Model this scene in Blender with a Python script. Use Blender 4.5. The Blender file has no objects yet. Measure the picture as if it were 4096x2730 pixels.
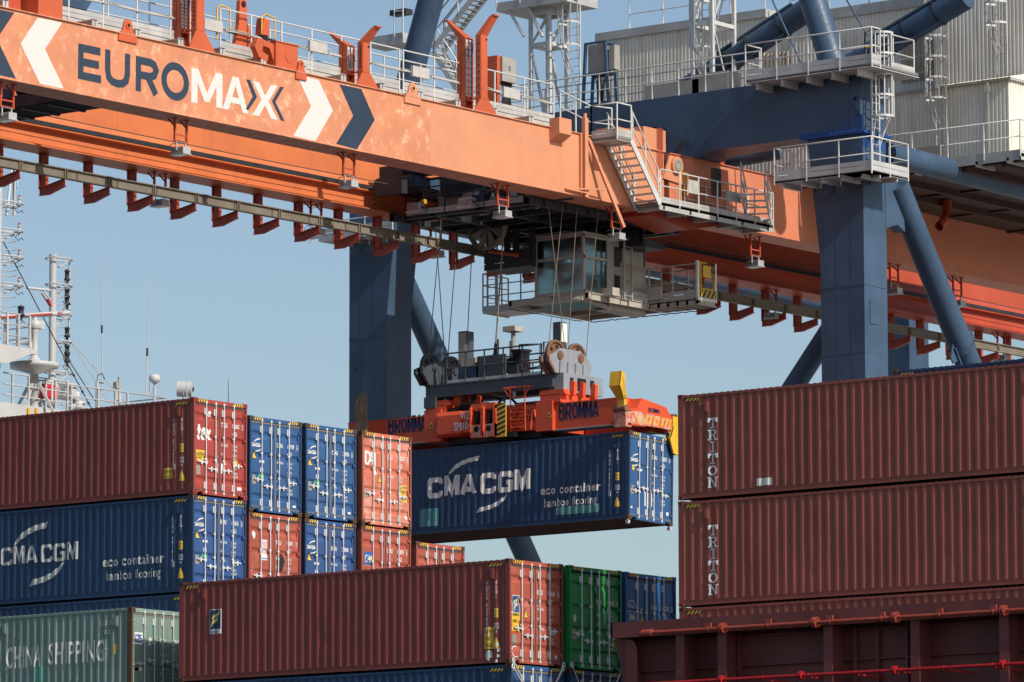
import bpy, bmesh, math, random
from mathutils import Vector, Matrix, noise as mnoise
random.seed(7)
S = bpy.context.scene
COL = S.collection
R = math.radians
# ------------------------------------------------------------------ camera
FPX, PITCH, YAW, ROLL, CZ = 21500.0, R(7.5808338631691), R(37.95936005679651), R(-0.13021700044886536), 6.0
_F0 = Vector((-math.sin(YAW), math.cos(YAW), 0)); _R0 = Vector((math.cos(YAW), math.sin(YAW), 0)); _U0 = Vector((0, 0, 1))
CF = _F0*math.cos(PITCH) + _U0*math.sin(PITCH); _U1 = -_F0*math.sin(PITCH) + _U0*math.cos(PITCH)
CR = _R0*math.cos(ROLL) + _U1*math.sin(ROLL); CU = -_R0*math.sin(ROLL) + _U1*math.cos(ROLL)
CPOS = Vector((0, 0, CZ))
cd = bpy.data.cameras.new('camera'); cam = bpy.data.objects.new('camera', cd); COL.objects.link(cam)
cam.matrix_world = Matrix(((CR.x, CU.x, -CF.x, 0), (CR.y, CU.y, -CF.y, 0), (CR.z, CU.z, -CF.z, CZ), (0, 0, 0, 1)))
cd.sensor_width = 36; cd.lens = 36*FPX/4096; cd.clip_start = 1; cd.clip_end = 20000
S.camera = cam
# ------------------------------------------------------------------ light
SUN_EL, SUN_AZ = R(39), math.atan2(-0.085, 1.0)          # azimuth measured from +X towards +Y
W = bpy.data.worlds.new('World'); S.world = W; W.use_nodes = True
nt = W.node_tree; bg = nt.nodes['Background']
sky = nt.nodes.new('ShaderNodeTexSky'); sky.sky_type = 'NISHITA'; sky.sun_disc = False
sky.sun_elevation = SUN_EL; sky.sun_rotation = math.pi/2 - SUN_AZ
sky.altitude = 0; sky.air_density = 1.0; sky.dust_density = 1.5; sky.ozone_density = 1.5
nt.links.new(sky.outputs[0], bg.inputs[0]); bg.inputs[1].default_value = 0.108
sl = bpy.data.lights.new('sun', 'SUN'); sun = bpy.data.objects.new('sun', sl); COL.objects.link(sun)
sl.energy = 4.0; sl.angle = R(0.5); sl.color = (1.0, 0.93, 0.83)
_sd = Vector((math.cos(SUN_EL)*math.cos(SUN_AZ), math.cos(SUN_EL)*math.sin(SUN_AZ), math.sin(SUN_EL)))
sun.rotation_euler = _sd.to_track_quat('Z', 'Y').to_euler(); sun.location = (-60, 90, 120)
S.view_settings.view_transform = 'Standard'; S.view_settings.look = 'None'
S.view_settings.exposure = 0.12; S.view_settings.gamma = 1.0
# ------------------------------------------------------------------ survey of the photograph (rays to known planes)
_K = .595
_O = {1: (0, 0), 2: (1350, 0), 3: (2696, 0), 4: (0, 900), 5: (1350, 900), 6: (2696, 900), 7: (0, 1800), 8: (1350, 1800), 9: (2696, 1800)}
def ray(x, y): return CF + CR*((x-2048)/FPX) - CU*((y-1365)/FPX)
def at(x, y, X=None, Y=None, Z=None):
    r = ray(x, y)
    t = X/r.x if X is not None else (Y/r.y if Y is not None else (Z-CZ)/r.z)
    return CPOS + r*t
def P(c, x, y, **k): return at(_O[c][0]+x*_K, _O[c][1]+y*_K, **k)
# ------------------------------------------------------------------ helpers
def tag(o, label=None, cat=None, group=None, kind=None):
    for k, v in (('label', label), ('category', cat), ('group', group), ('kind', kind)):
        if v: o[k] = v
    return o
def empty(name, loc=(0, 0, 0), label=None, cat=None, group=None, rz=0):
    o = bpy.data.objects.new(name, None); COL.objects.link(o); o.location = loc; o.rotation_euler = (0, 0, rz)
    o.empty_display_size = .3
    return tag(o, label, cat, group)
def origin(o):
    v = Vector((0, 0, 0))
    while o is not None: v += o.location; o = o.parent
    return v
class MB:
    def __init__(s): s.v = []; s.f = []; s.m = []; s.s = []
    def add(s, vs, fs, mi=0, sm=False):
        b = len(s.v); s.v += [Vector(q) for q in vs]
        for f in fs: s.f.append([b+i for i in f]); s.m.append(mi); s.s.append(sm)
        return s
    def hexa(s, q, mi=0):   # bottom 4 ccw, top 4 ccw
        return s.add(q, [(3, 2, 1, 0), (4, 5, 6, 7), (0, 1, 5, 4), (1, 2, 6, 5), (2, 3, 7, 6), (3, 0, 4, 7)], mi)
    def box(s, x0, x1, y0, y1, z0, z1, mi=0):
        return s.hexa([(x0, y0, z0), (x1, y0, z0), (x1, y1, z0), (x0, y1, z0), (x0, y0, z1), (x1, y0, z1), (x1, y1, z1), (x0, y1, z1)], mi)
    def bar(s, a, b, w, h, mi=0, up=(0, 0, 1)):
        a = Vector(a); b = Vector(b); d = (b-a).normalized(); u = Vector(up)
        if abs(d.dot(u)) > .98: u = Vector((1, 0, 0)) if abs(d.x) < .9 else Vector((0, 1, 0))
        r = d.cross(u).normalized()*(w/2); u = r.cross(d).normalized()*(h/2)
        return s.hexa([a-r-u, a+r-u, b+r-u, b-r-u, a-r+u, a+r+u, b+r+u, b-r+u], mi)
    def ring(s, c, d, r, n):
        d = d.normalized(); u = Vector((0, 0, 1)) if abs(d.z) < .95 else Vector((1, 0, 0))
        a = d.cross(u).normalized(); b = a.cross(d)
        return [c + a*(r*math.cos(2*math.pi*i/n)) + b*(r*math.sin(2*math.pi*i/n)) for i in range(n)]
    def tube(s, a, b, r, n=8, r2=None, mi=0, cap=True):
        a = Vector(a); b = Vector(b); r2 = r if r2 is None else r2
        q = s.ring(a, b-a, r, n) + s.ring(b, b-a, r2, n)
        s.add(q, [(i, (i+1) % n, n+(i+1) % n, n+i) for i in range(n)], mi, True)
        if cap: s.add(q[:n], [tuple(range(n-1, -1, -1))], mi); s.add(q[n:], [tuple(range(n))], mi)
        return s
    def path(s, pts, r, n=6, mi=0, closed=False):
        pts = [Vector(p) for p in pts]
        if closed: pts.append(pts[0])
        q = []
        for i, p in enumerate(pts):
            d = (pts[min(i+1, len(pts)-1)] - pts[max(i-1, 0)])
            q += s.ring(p, d, r, n)
        fs = []
        for k in range(len(pts)-1):
            fs += [(k*n+i, k*n+(i+1) % n, (k+1)*n+(i+1) % n, (k+1)*n+i) for i in range(n)]
        return s.add(q, fs, mi, True)
    def prism(s, poly, ext, mi=0):
        e = Vector(ext); p = [Vector(q) for q in poly]; n = len(p)
        return s.add(p + [q+e for q in p], [tuple(range(n-1, -1, -1)), tuple(range(n, 2*n))] + [(i, (i+1) % n, n+(i+1) % n, n+i) for i in range(n)], mi)
    def poly(s, pts, mi=0): return s.add(pts, [tuple(range(len(pts)))], mi)
    def disc(s, c, d, r, t, n=20, mi=0):
        c = Vector(c); d = Vector(d).normalized()
        return s.tube(c-d*(t/2), c+d*(t/2), r, n, mi=mi)
    def lathe(s, c, prof, n=16, mi=0, axis=(0, 0, 1)):
        c = Vector(c); ax = Vector(axis).normalized(); q = []
        for r, h in prof: q += s.ring(c+ax*h, ax, max(r, 1e-4), n)
        fs = []
        for k in range(len(prof)-1):
            fs += [(k*n+i, k*n+(i+1) % n, (k+1)*n+(i+1) % n, (k+1)*n+i) for i in range(n)]
        return s.add(q, fs, mi, True)
    def build(s, name, mats, parent=None, local=False, label=None):
        if not isinstance(mats, (list, tuple)): mats = [mats]
        o0 = Vector((0, 0, 0)) if local or parent is None else origin(parent)
        me = bpy.data.meshes.new(name); me.from_pydata([tuple(v-o0) for v in s.v], [], s.f)
        for m in mats: me.materials.append(m)
        me.polygons.foreach_set('material_index', s.m); me.polygons.foreach_set('use_smooth', s.s)
        me.update()
        o = bpy.data.objects.new(name, me); COL.objects.link(o)
        if parent is not None: o.parent = parent
        if label: o['label'] = label
        return o
# ------------------------------------------------------------------ materials
def paint(name, col, rough=.5, var=.10, dirt=(.05, .045, .04), dirt_amt=.25, rust=0.0, metal=0.0, streak=True, fade=None, fade_amt=0.0, sc=1.0, fine=0.06):
    m = bpy.data.materials.new(name); m.use_nodes = True; t = m.node_tree; N = t.nodes; L = t.links
    b = N['Principled BSDF']
    tc = N.new('ShaderNodeTexCoord'); oi = N.new('ShaderNodeObjectInfo')
    ml = N.new('ShaderNodeMath'); ml.operation = 'MULTIPLY'; ml.inputs[1].default_value = 37.0; L.new(oi.outputs['Random'], ml.inputs[0])
    ad = N.new('ShaderNodeVectorMath'); ad.operation = 'ADD'; L.new(tc.outputs['Object'], ad.inputs[0]); L.new(ml.outputs[0], ad.inputs[1])
    def noise(scale, detail, rgh=.55, mapscale=None):
        n = N.new('ShaderNodeTexNoise'); n.inputs['Scale'].default_value = scale; n.inputs['Detail'].default_value = detail; n.inputs['Roughness'].default_value = rgh
        if mapscale:
            mp = N.new('ShaderNodeMapping'); mp.inputs['Scale'].default_value = mapscale; L.new(ad.outputs[0], mp.inputs['Vector']); L.new(mp.outputs[0], n.inputs['Vector'])
        else: L.new(ad.outputs[0], n.inputs['Vector'])
        return n.outputs['Fac']
    def ramp(src, a, b_, lo=0.0, hi=1.0):
        r = N.new('ShaderNodeMapRange'); r.inputs['From Min'].default_value = a; r.inputs['From Max'].default_value = b_
        r.inputs['To Min'].default_value = lo; r.inputs['To Max'].default_value = hi; r.interpolation_type = 'SMOOTHSTEP'; L.new(src, r.inputs['Value']); return r.outputs['Result']
    def mix(fac, a, b_):
        x = N.new('ShaderNodeMix'); x.data_type = 'RGBA'
        if isinstance(fac, float): x.inputs[0].default_value = fac
        else: L.new(fac, x.inputs[0])
        for i, c in ((6, a), (7, b_)):
            if isinstance(c, tuple): x.inputs[i].default_value = (*c, 1)
            else: L.new(c, x.inputs[i])
        return x.outputs[2]
    c0 = tuple(max(0, c*(1-var)) for c in col); c1 = tuple(min(1, c*(1+var)) for c in col)
    big = noise(.55*sc, 5)
    c = mix(ramp(big, .3, .7), c0, c1)
    if fade:
        c = mix(ramp(noise(1.1*sc, 8, .68), .60-.25*fade_amt, .78-.2*fade_amt, 0, .85), c, fade)
    fn = noise(9*sc, 6, .7)
    c = mix(ramp(fn, .35, .75, 0, fine), c, tuple(min(1, q*1.5+.02) for q in col))
    if dirt_amt > 0:
        st = noise(1.0, 5, .6, (3.2*sc, 3.2*sc, .22*sc)) if streak else noise(1.6*sc, 6, .65)
        c = mix(ramp(st, .52, .80, 0, dirt_amt), c, dirt)
    if rust > 0:
        rs = noise(2.6*sc, 9, .72); c = mix(ramp(rs, .74-.22*rust, .82-.18*rust, 0, .85), c, (.16, .065, .025))
    L.new(c, b.inputs['Base Color'])
    L.new(ramp(fn, .3, .8, max(.05, rough-.12), min(1, rough+.12)), b.inputs['Roughness'])
    b.inputs['Metallic'].default_value = metal
    b.inputs['Specular IOR Level'].default_value = .35
    bp = N.new('ShaderNodeBump'); bp.inputs['Strength'].default_value = .12; bp.inputs['Distance'].default_value = .02
    L.new(big, bp.inputs['Height']); L.new(bp.outputs[0], b.inputs['Normal'])
    return m
def plain(name, col, rough=.6, metal=0.0, emit=None):
    m = bpy.data.materials.new(name); m.use_nodes = True; b = m.node_tree.nodes['Principled BSDF']
    b.inputs['Base Color'].default_value = (*col, 1); b.inputs['Roughness'].default_value = rough; b.inputs['Metallic'].default_value = metal
    n = m.node_tree.nodes.new('ShaderNodeTexNoise'); n.inputs['Scale'].default_value = 14; n.inputs['Detail'].default_value = 5
    mr = m.node_tree.nodes.new('ShaderNodeMix'); mr.data_type = 'RGBA'
    mr.inputs[6].default_value = (*[c*.82 for c in col], 1); mr.inputs[7].default_value = (*[min(1, c*1.1) for c in col], 1)
    tc = m.node_tree.nodes.new('ShaderNodeTexCoord'); m.node_tree.links.new(tc.outputs['Object'], n.inputs['Vector'])
    m.node_tree.links.new(n.outputs['Fac'], mr.inputs[0]); m.node_tree.links.new(mr.outputs[2], b.inputs['Base Color'])
    return m
M = {}
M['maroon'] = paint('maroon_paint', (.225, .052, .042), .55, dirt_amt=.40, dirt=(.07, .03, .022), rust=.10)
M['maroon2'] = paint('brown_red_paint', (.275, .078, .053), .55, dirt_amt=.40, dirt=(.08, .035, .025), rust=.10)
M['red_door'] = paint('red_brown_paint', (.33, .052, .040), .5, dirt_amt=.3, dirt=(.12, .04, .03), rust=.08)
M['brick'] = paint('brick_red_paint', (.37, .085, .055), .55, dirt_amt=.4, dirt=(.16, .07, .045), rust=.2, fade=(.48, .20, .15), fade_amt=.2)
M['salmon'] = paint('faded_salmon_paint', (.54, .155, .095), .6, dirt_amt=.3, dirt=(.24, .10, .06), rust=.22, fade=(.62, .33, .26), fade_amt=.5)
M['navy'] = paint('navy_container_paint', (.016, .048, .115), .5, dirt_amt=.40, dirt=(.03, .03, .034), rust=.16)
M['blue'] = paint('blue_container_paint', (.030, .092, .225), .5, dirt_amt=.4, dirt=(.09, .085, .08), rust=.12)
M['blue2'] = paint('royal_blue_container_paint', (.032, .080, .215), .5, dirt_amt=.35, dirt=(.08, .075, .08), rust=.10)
M['cosco'] = paint('deep_blue_container_paint', (.012, .10, .28), .5, dirt_amt=.15, dirt=(.02, .04, .08))
M['green'] = paint('green_container_paint', (.016, .21, .045), .5, dirt_amt=.2, dirt=(.02, .08, .02), rust=.05)
M['sage'] = paint('sage_green_paint', (.19, .275, .235), .6, dirt_amt=.45, dirt=(.12, .10, .06), rust=.22, fade=(.28, .36, .32), fade_amt=.3)
M['teal'] = plain('teal_repair_paint', (.09, .27, .27), .55)
M['patch_green'] = plain('mint_repair_paint', (.13, .36, .27), .55)
M['rusty'] = paint('rusty_steel', (.115, .062, .035), .8, dirt_amt=.4, dirt=(.05, .03, .02), rust=.5, sc=2)
M['box_white'] = paint('weathered_white_box', (.46, .45, .42), .6, dirt_amt=.4, dirt=(.2, .13, .07), rust=.15, sc=4)
M['galv'] = paint('galvanised_rod_steel', (.62, .63, .62), .4, dirt_amt=.15, dirt=(.3, .26, .2), metal=.15)
M['gasket'] = plain('rubber_gasket', (.075, .07, .065), .8)
M['gasket2'] = plain('weathered_gasket', (.20, .17, .13), .85)
M['black'] = plain('black_hole', (.006, .006, .007), .9)
M['white'] = plain('white_lettering_paint', (.78, .78, .76), .6)
M['cream'] = plain('faded_white_lettering', (.74, .72, .67), .7)
M['grey_txt'] = plain('worn_grey_lettering', (.54, .55, .52), .7)
M['yellow'] = plain('yellow_sticker', (.72, .46, .05), .5)
M['hazard_black'] = plain('hazard_black', (.015, .015, .016), .5)
M['stick_white'] = plain('white_sticker', (.72, .73, .72), .5)
M['stick_green'] = plain('green_sticker', (.10, .52, .20), .5)
M['stick_blue'] = plain('blue_emblem', (.03, .12, .36), .5)
M['stick_navy'] = plain('navy_emblem', (.008, .035, .10), .5)
M['stick_lime'] = plain('pale_yellow_emblem', (.62, .56, .16), .5)
M['plate'] = plain('data_plate_metal', (.36, .34, .30), .45, .3)
M['red_tri'] = plain('red_sticker', (.5, .03, .02), .5)
M['under'] = plain('underside_steel', (.028, .022, .022), .8)
M['wood'] = plain('underside_rust_edges', (.10, .05, .035), .8)
# crane
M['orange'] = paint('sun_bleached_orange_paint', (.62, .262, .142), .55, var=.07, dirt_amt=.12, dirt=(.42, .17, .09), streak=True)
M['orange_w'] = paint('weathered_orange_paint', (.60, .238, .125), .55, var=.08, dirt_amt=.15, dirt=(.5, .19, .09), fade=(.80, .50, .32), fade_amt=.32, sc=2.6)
M['orange_shade'] = paint('shaded_orange_paint', (.60, .205, .112), .55, var=.08, dirt_amt=.3, dirt=(.28, .09, .05))  # same girder orange, reddened to put the bounce light of its shade into the colour
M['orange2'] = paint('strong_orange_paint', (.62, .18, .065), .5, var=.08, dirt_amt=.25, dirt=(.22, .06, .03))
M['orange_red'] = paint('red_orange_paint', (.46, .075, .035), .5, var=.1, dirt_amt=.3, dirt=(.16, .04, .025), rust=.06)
M['horn'] = paint('horn_orange_paint', (.52, .105, .040), .5, var=.08, dirt_amt=.2, dirt=(.30, .07, .03))
M['crane_blue'] = paint('crane_blue_paint', (.046, .084, .142), .5, var=.16, dirt_amt=.40, dirt=(.022, .032, .05))
M['bolt_blue'] = paint('bright_blue_touch_up', (.012, .06, .24), .5, dirt_amt=.1)
M['walk'] = paint('walkway_galvanised', (.46, .46, .44), .5, var=.12, dirt_amt=.3, dirt=(.26, .22, .17), rust=.05, metal=.1, sc=2)
M['rail'] = paint('handrail_galvanised', (.60, .60, .57), .45, var=.08, dirt_amt=.15, dirt=(.4, .35, .3), metal=.1, sc=3)
M['grate'] = plain('grating_steel', (.22, .22, .21), .7, .2)
M['dark_steel'] = paint('dark_greasy_steel', (.030, .032, .038), .55, var=.2, dirt_amt=.3, dirt=(.02, .015, .012), rust=.08, sc=2)
M['festoon'] = paint('grimy_rail_steel', (.20, .175, .135), .6, var=.15, dirt_amt=.5, dirt=(.06, .05, .035), sc=2, streak=False)
M['rope'] = plain('wire_rope', (.10, .085, .07), .6, .2)
M['rope_l'] = plain('pale_wire_rope', (.20, .155, .11), .6, .2)
M['cab'] = paint('dirty_cream_cab_paint', (.42, .38, .33), .6, var=.12, dirt_amt=.45, dirt=(.16, .10, .06), rust=.22, sc=2.5)
M['cladding'] = paint('weathered_white_cladding', (.82, .78, .67), .6, var=.10, dirt_amt=.55, dirt=(.36, .25, .13), rust=.05, sc=1.2)
M['clad_rust'] = paint('rust_stained_cladding', (.50, .42, .30), .7, var=.15, dirt_amt=.8, dirt=(.26, .12, .05), rust=.1, sc=2)
M['lamp'] = plain('lamp_housing_aluminium', (.50, .50, .49), .45, .3)
M['lamp_fin'] = plain('lamp_fin_shadow', (.16, .16, .16), .6)
M['lens'] = plain('lamp_glass', (.55, .56, .56), .15)
M['navy_txt'] = plain('navy_lettering_paint', (.022, .040, .068), .6)
M['navy_worn'] = paint('worn_navy_chevron', (.022, .040, .068), .6, fade=(.55, .25, .15), fade_amt=.04, sc=2.2, dirt_amt=0)
M['white_sign'] = plain('white_chevron_paint', (.66, .65, .61), .6)
M['box_grey'] = paint('electrical_box_grey', (.33, .32, .29), .55, dirt_amt=.3, dirt=(.2, .15, .1), sc=3)
M['cable'] = plain('black_cable', (.012, .012, .013), .6)
# spreader
M['spread'] = paint('spreader_red_orange', (.63, .085, .030), .45, var=.08, dirt_amt=.2, dirt=(.28, .04, .02), sc=2)
M['spread2'] = paint('spreader_deep_red', (.44, .045, .022), .5, dirt_amt=.25, dirt=(.15, .02, .015), sc=2)
M['scuffed'] = paint('scuffed_spreader_end', (.58, .12, .05), .6, fade=(.52, .50, .44), fade_amt=.75, dirt_amt=.5, dirt=(.10, .07, .05), streak=False, sc=4)
M['yel_paint'] = paint('chipped_yellow_paint', (.68, .40, .035), .5, dirt_amt=.35, dirt=(.22, .13, .04), rust=.12, sc=4)
M['flip_brown'] = paint('worn_flipper_steel', (.20, .15, .10), .6, dirt_amt=.5, dirt=(.08, .05, .03), fade=(.5, .28, .05), fade_amt=.35, sc=4)
M['headblock'] = paint('headblock_blue_grey', (.060, .070, .085), .5, dirt_amt=.35, dirt=(.03, .025, .02), rust=.14, sc=2.5)
M['sheave_side'] = paint('sheave_side_plate', (.25, .27, .30), .5, dirt_amt=.4, dirt=(.10, .06, .04), rust=.22, sc=3)
M['sheave'] = paint('rusty_sheave', (.20, .10, .06), .7, dirt_amt=.4, dirt=(.05, .03, .02), rust=.4, sc=4)
M['brom_blue'] = plain('blue_stencil_paint', (.010, .022, .085), .6)
M['dark_txt'] = plain('dark_red_stencil', (.055, .012, .010), .6)
# ship
M['ship_white'] = paint('ship_white_paint', (.48, .49, .49), .45, var=.06, dirt_amt=.35, dirt=(.5, .45, .36), sc=2)
M['coaming'] = paint('oxide_red_steel', (.165, .046, .042), .6, var=.16, dirt_amt=.5, dirt=(.06, .022, .02), rust=.12, sc=1.5)
M['pipe_red'] = paint('oxide_pipe_paint', (.30, .055, .035), .5, dirt_amt=.25, dirt=(.15, .03, .02), sc=3)
M['fire_red'] = paint('fire_main_red', (.36, .014, .018), .4, var=.05, dirt_amt=.1, dirt=(.2, .01, .01), sc=3)
M['hull'] = paint('hull_paint', (.05, .07, .10), .5)
M['red_light'] = plain('red_lamp_glass', (.30, .004, .006), .2)
M['bulb'] = plain('clear_lamp_glass', (.6, .62, .6), .1)
M['raft_red'] = plain('red_cover', (.55, .02, .03), .45)
M['ant'] = plain('antenna_fibreglass', (.55, .56, .56), .5)
M['ant_dark'] = plain('antenna_base', (.03, .035, .04), .5)
g = bpy.data.materials.new('cab_glass'); g.use_nodes = True; _t = g.node_tree; _t.nodes.remove(_t.nodes['Principled BSDF'])
_o = _t.nodes['Material Output']; _mx = _t.nodes.new('ShaderNodeMixShader'); _tr = _t.nodes.new('ShaderNodeBsdfTransparent'); _gl = _t.nodes.new('ShaderNodeBsdfGlossy')
_tr.inputs['Color'].default_value = (.40, .56, .55, 1); _gl.inputs['Color'].default_value = (.85, .95, .95, 1)
_n = _t.nodes.new('ShaderNodeTexNoise'); _n.inputs['Scale'].default_value = 4; _n.inputs['Detail'].default_value = 6; _r = _t.nodes.new('ShaderNodeMapRange'); _r.inputs['To Min'].default_value = .03; _r.inputs['To Max'].default_value = .20
_t.links.new(_n.outputs['Fac'], _r.inputs['Value']); _t.links.new(_r.outputs[0], _gl.inputs['Roughness']); _mx.inputs[0].default_value = .20
_t.links.new(_tr.outputs[0], _mx.inputs[1]); _t.links.new(_gl.outputs[0], _mx.inputs[2]); _t.links.new(_mx.outputs[0], _o.inputs['Surface'])
M['glass'] = g
def water_mat():
    m = bpy.data.materials.new('harbour_water'); m.use_nodes = True; t = m.node_tree; b = t.nodes['Principled BSDF']
    b.inputs['Base Color'].default_value = (.018, .030, .034, 1); b.inputs['Roughness'].default_value = .12
    n = t.nodes.new('ShaderNodeTexNoise'); n.inputs['Scale'].default_value = .5; n.inputs['Detail'].default_value = 6
    tc = t.nodes.new('ShaderNodeTexCoord'); t.links.new(tc.outputs['Object'], n.inputs['Vector'])
    bp = t.nodes.new('ShaderNodeBump'); bp.inputs['Strength'].default_value = .6; bp.inputs['Distance'].default_value = .4
    t.links.new(n.outputs['Fac'], bp.inputs['Height']); t.links.new(bp.outputs[0], b.inputs['Normal'])
    return m
M['under_brown'] = paint('dark_brown_underside', (.085, .042, .030), .8, dirt_amt=.4)
M['water'] = water_mat()
M['concrete'] = paint('quay_concrete', (.30, .29, .27), .8, dirt_amt=.3, streak=False, sc=.3)
# ------------------------------------------------------------------ lettering
_tcache = {}
def text2d(body, size=1.0, sx=1.0, bold=0.0, space=1.0, line=1.0, align='LEFT'):
    key = (body, bold, space, line, align)
    if key not in _tcache:
        cu = bpy.data.curves.new('t', 'FONT'); cu.body = body; cu.size = 1; cu.offset = bold*.45; cu.space_character = space; cu.space_line = line
        cu.align_x = align; cu.resolution_u = 3; cu.fill_mode = 'FRONT'
        ob = bpy.data.objects.new('t', cu); me = ob.to_mesh()
        _tcache[key] = ([(v.co.x, v.co.y) for v in me.vertices], [tuple(p.vertices) for p in me.polygons])
        ob.to_mesh_clear(); bpy.data.objects.remove(ob); bpy.data.curves.remove(cu)
    v, f = _tcache[key]
    return [(x*size*sx, y*size) for x, y in v], f
def stroke2d(lines, w):
    """polylines -> flat strokes with mitred corners"""
    v = []; f = []
    for ln in lines:
        closed = ln[0] == ln[-1] and len(ln) > 2
        pts = [Vector((p[0], p[1])) for p in (ln[:-1] if closed else ln)]; n = len(pts); L_ = []; R_ = []
        for i in range(n):
            a = pts[i-1] if (i > 0 or closed) else None; c = pts[(i+1) % n] if (i < n-1 or closed) else None
            d1 = (pts[i]-a).normalized() if a is not None else None; d2 = (c-pts[i]).normalized() if c is not None else None
            if d1 is None: d1 = d2
            if d2 is None: d2 = d1
            t = (d1+d2)
            t = t.normalized() if t.length > 1e-6 else d1
            nrm = Vector((-t.y, t.x)); k = max(.35, nrm.dot(Vector((-d1.y, d1.x)))); o = nrm*(w/2/k)
            L_.append(pts[i]+o); R_.append(pts[i]-o)
        b = len(v)
        for i in range(n): v += [tuple(L_[i]), tuple(R_[i])]
        for i in range(n if closed else n-1):
            j = (i+1) % n; f.append((b+2*i, b+2*i+1, b+2*j+1, b+2*j))
    return v, f
def arc(cx, cy, rx, ry, a0, a1, n=10): return [(cx+rx*math.cos(R(a0+(a1-a0)*i/n)), cy+ry*math.sin(R(a0+(a1-a0)*i/n))) for i in range(n+1)]
def merge2d(*parts):
    v = []; f = []
    for pv, pf in parts:
        b = len(v); v += list(pv); f += [tuple(b+i for i in q) for q in pf]
    return v, f
def shift2d(p, dx, dy, sx=1, sy=1, shear=0): return [(x*sx+dx+shear*y, y*sy+dy) for x, y in p[0]], p[1]
def rect2d(x0, y0, x1, y1): return [(x0, y0), (x1, y0), (x1, y1), (x0, y1)], [(0, 1, 2, 3)]
def poly2d(pts): return list(pts), [tuple(range(len(pts)))]
def fit2d(body, x, z, w, h, bold=0.0, space=1.0):
    """text scaled so that its outline fills the box (x, z, w, h)"""
    v, f = text2d(body, 1, 1, bold, space)
    x0 = min(p[0] for p in v); x1 = max(p[0] for p in v); y0 = min(p[1] for p in v); y1 = max(p[1] for p in v)
    return [((p[0]-x0)/(x1-x0)*w+x, (p[1]-y0)/(y1-y0)*h+z) for p in v], f
def island_lift(v, f, step=.0013):
    """small extra lift for every separate stroke, so that crossing strokes never share a plane"""
    par = list(range(len(v)))
    def find(i):
        while par[i] != i: par[i] = par[par[i]]; i = par[i]
        return i
    for q in f:
        a = find(q[0])
        for i in q[1:]: par[find(i)] = a
    ids = {}
    return [ids.setdefault(find(i), len(ids)) % 5*step for i in range(len(v))]
def cut_mesh(v3, f, xs):
    """cut a flat mesh in the local x direction at the given values (to bend it over corrugations)"""
    bm = bmesh.new(); vs = [bm.verts.new(p) for p in v3]
    for q in f:
        try: bm.faces.new([vs[i] for i in q])
        except ValueError: pass
    x0 = min(p[0] for p in v3); x1 = max(p[0] for p in v3)
    for x in xs:
        if x0 < x < x1:
            bmesh.ops.bisect_plane(bm, geom=bm.verts[:]+bm.edges[:]+bm.faces[:], plane_co=(x, 0, 0), plane_no=(1, 0, 0), dist=1e-6)
    bm.verts.index_update()
    r = [tuple(v.co) for v in bm.verts], [tuple(v.index for v in q.verts) for q in bm.faces]
    bm.free(); return r
# ------------------------------------------------------------------ shipping containers
CW = 2.438
def side_breaks(L):
    xs = []; x = -.19
    n = int((L-.38)/.278); p = (L-.38)/n
    for i in range(n):
        xs += [(x, 1), (x-p*.255, 1), (x-p*.5, 0), (x-p*.755, 0)]; x -= p
    xs.append((x, 1)); return xs
def side_y(L, xs, x):
    for (a, s), (b, t) in zip(xs, xs[1:]):
        if b <= x <= a:
            k = (a-x)/max(a-b, 1e-9); return .010 + (1-(s+(t-s)*k))*.036
    return .004
def door_prof(H, style):
    zb, zt = .17, H-.2; pr = [(zb, -.052)]
    if style == 'five':
        n = 4 if H > 2.7 else 3; step = (zt-zb)/(n); 
        for i in range(n):
            c = zb + step*(i+.62) - .1
            pr += [(c-.115, -.052), (c-.04, -.09), (c+.04, -.09), (c+.115, -.052)]
    else:
        for c in (zb+(zt-zb)*.33, zb+(zt-zb)*.64):
            pr += [(c-.07, -.052), (c-.03, -.075), (c+.055, -.075), (c+.062, -.052)]
    pr.append((zt, -.052)); return pr
def prof_x(pr, z):
    for (a, s), (b, t) in zip(pr, pr[1:]):
        if a <= z <= b: return s+(t-s)*(z-a)/max(b-a, 1e-9)
    return -.052
def on_door(root, door, name, mat, p2, pr, lift=.004, label=None):
    v3 = [(z, y, 0) for y, z in p2[0]]
    v, f = cut_mesh(v3, p2[1], [a for a, _ in pr])
    il = island_lift(v, f)
    return MB().add([(prof_x(pr, p_[0])+lift+k_, p_[1], p_[0]) for p_, k_ in zip(v, il)], f).build(name, mat, door, True, label)
def on_side(root, name, mat, p2, L, xs, lift=.004, parent=None, label=None):
    lift += .008
    v, f = cut_mesh([(x, z, 0) for x, z in p2[0]], p2[1], [a for a, _ in xs])
    il = island_lift(v, f)
    return MB().add([(p_[0], side_y(L, xs, p_[0])-lift-k_, p_[1]) for p_, k_ in zip(v, il)], f).build(name, mat, parent or root, True, label)
def hazard(mb, o, u, v, n, w, h, slant):
    """black tape with yellow bars: o corner, u direction, v up"""
    o = Vector(o); u = Vector(u); v = Vector(v); nrm = Vector(n)
    mb.poly([o, o+u*w, o+u*w+v*h, o+v*h], 0)
    k = 4; st = w/k
    for i in range(k):
        a = i*st+.01; e = o+nrm*.003
        mb.poly([e+u*a, e+u*(a+st*.5), e+u*min(w, a+st*.5+slant)+v*h, e+u*(a+slant*.85)+v*h], 1)
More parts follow.
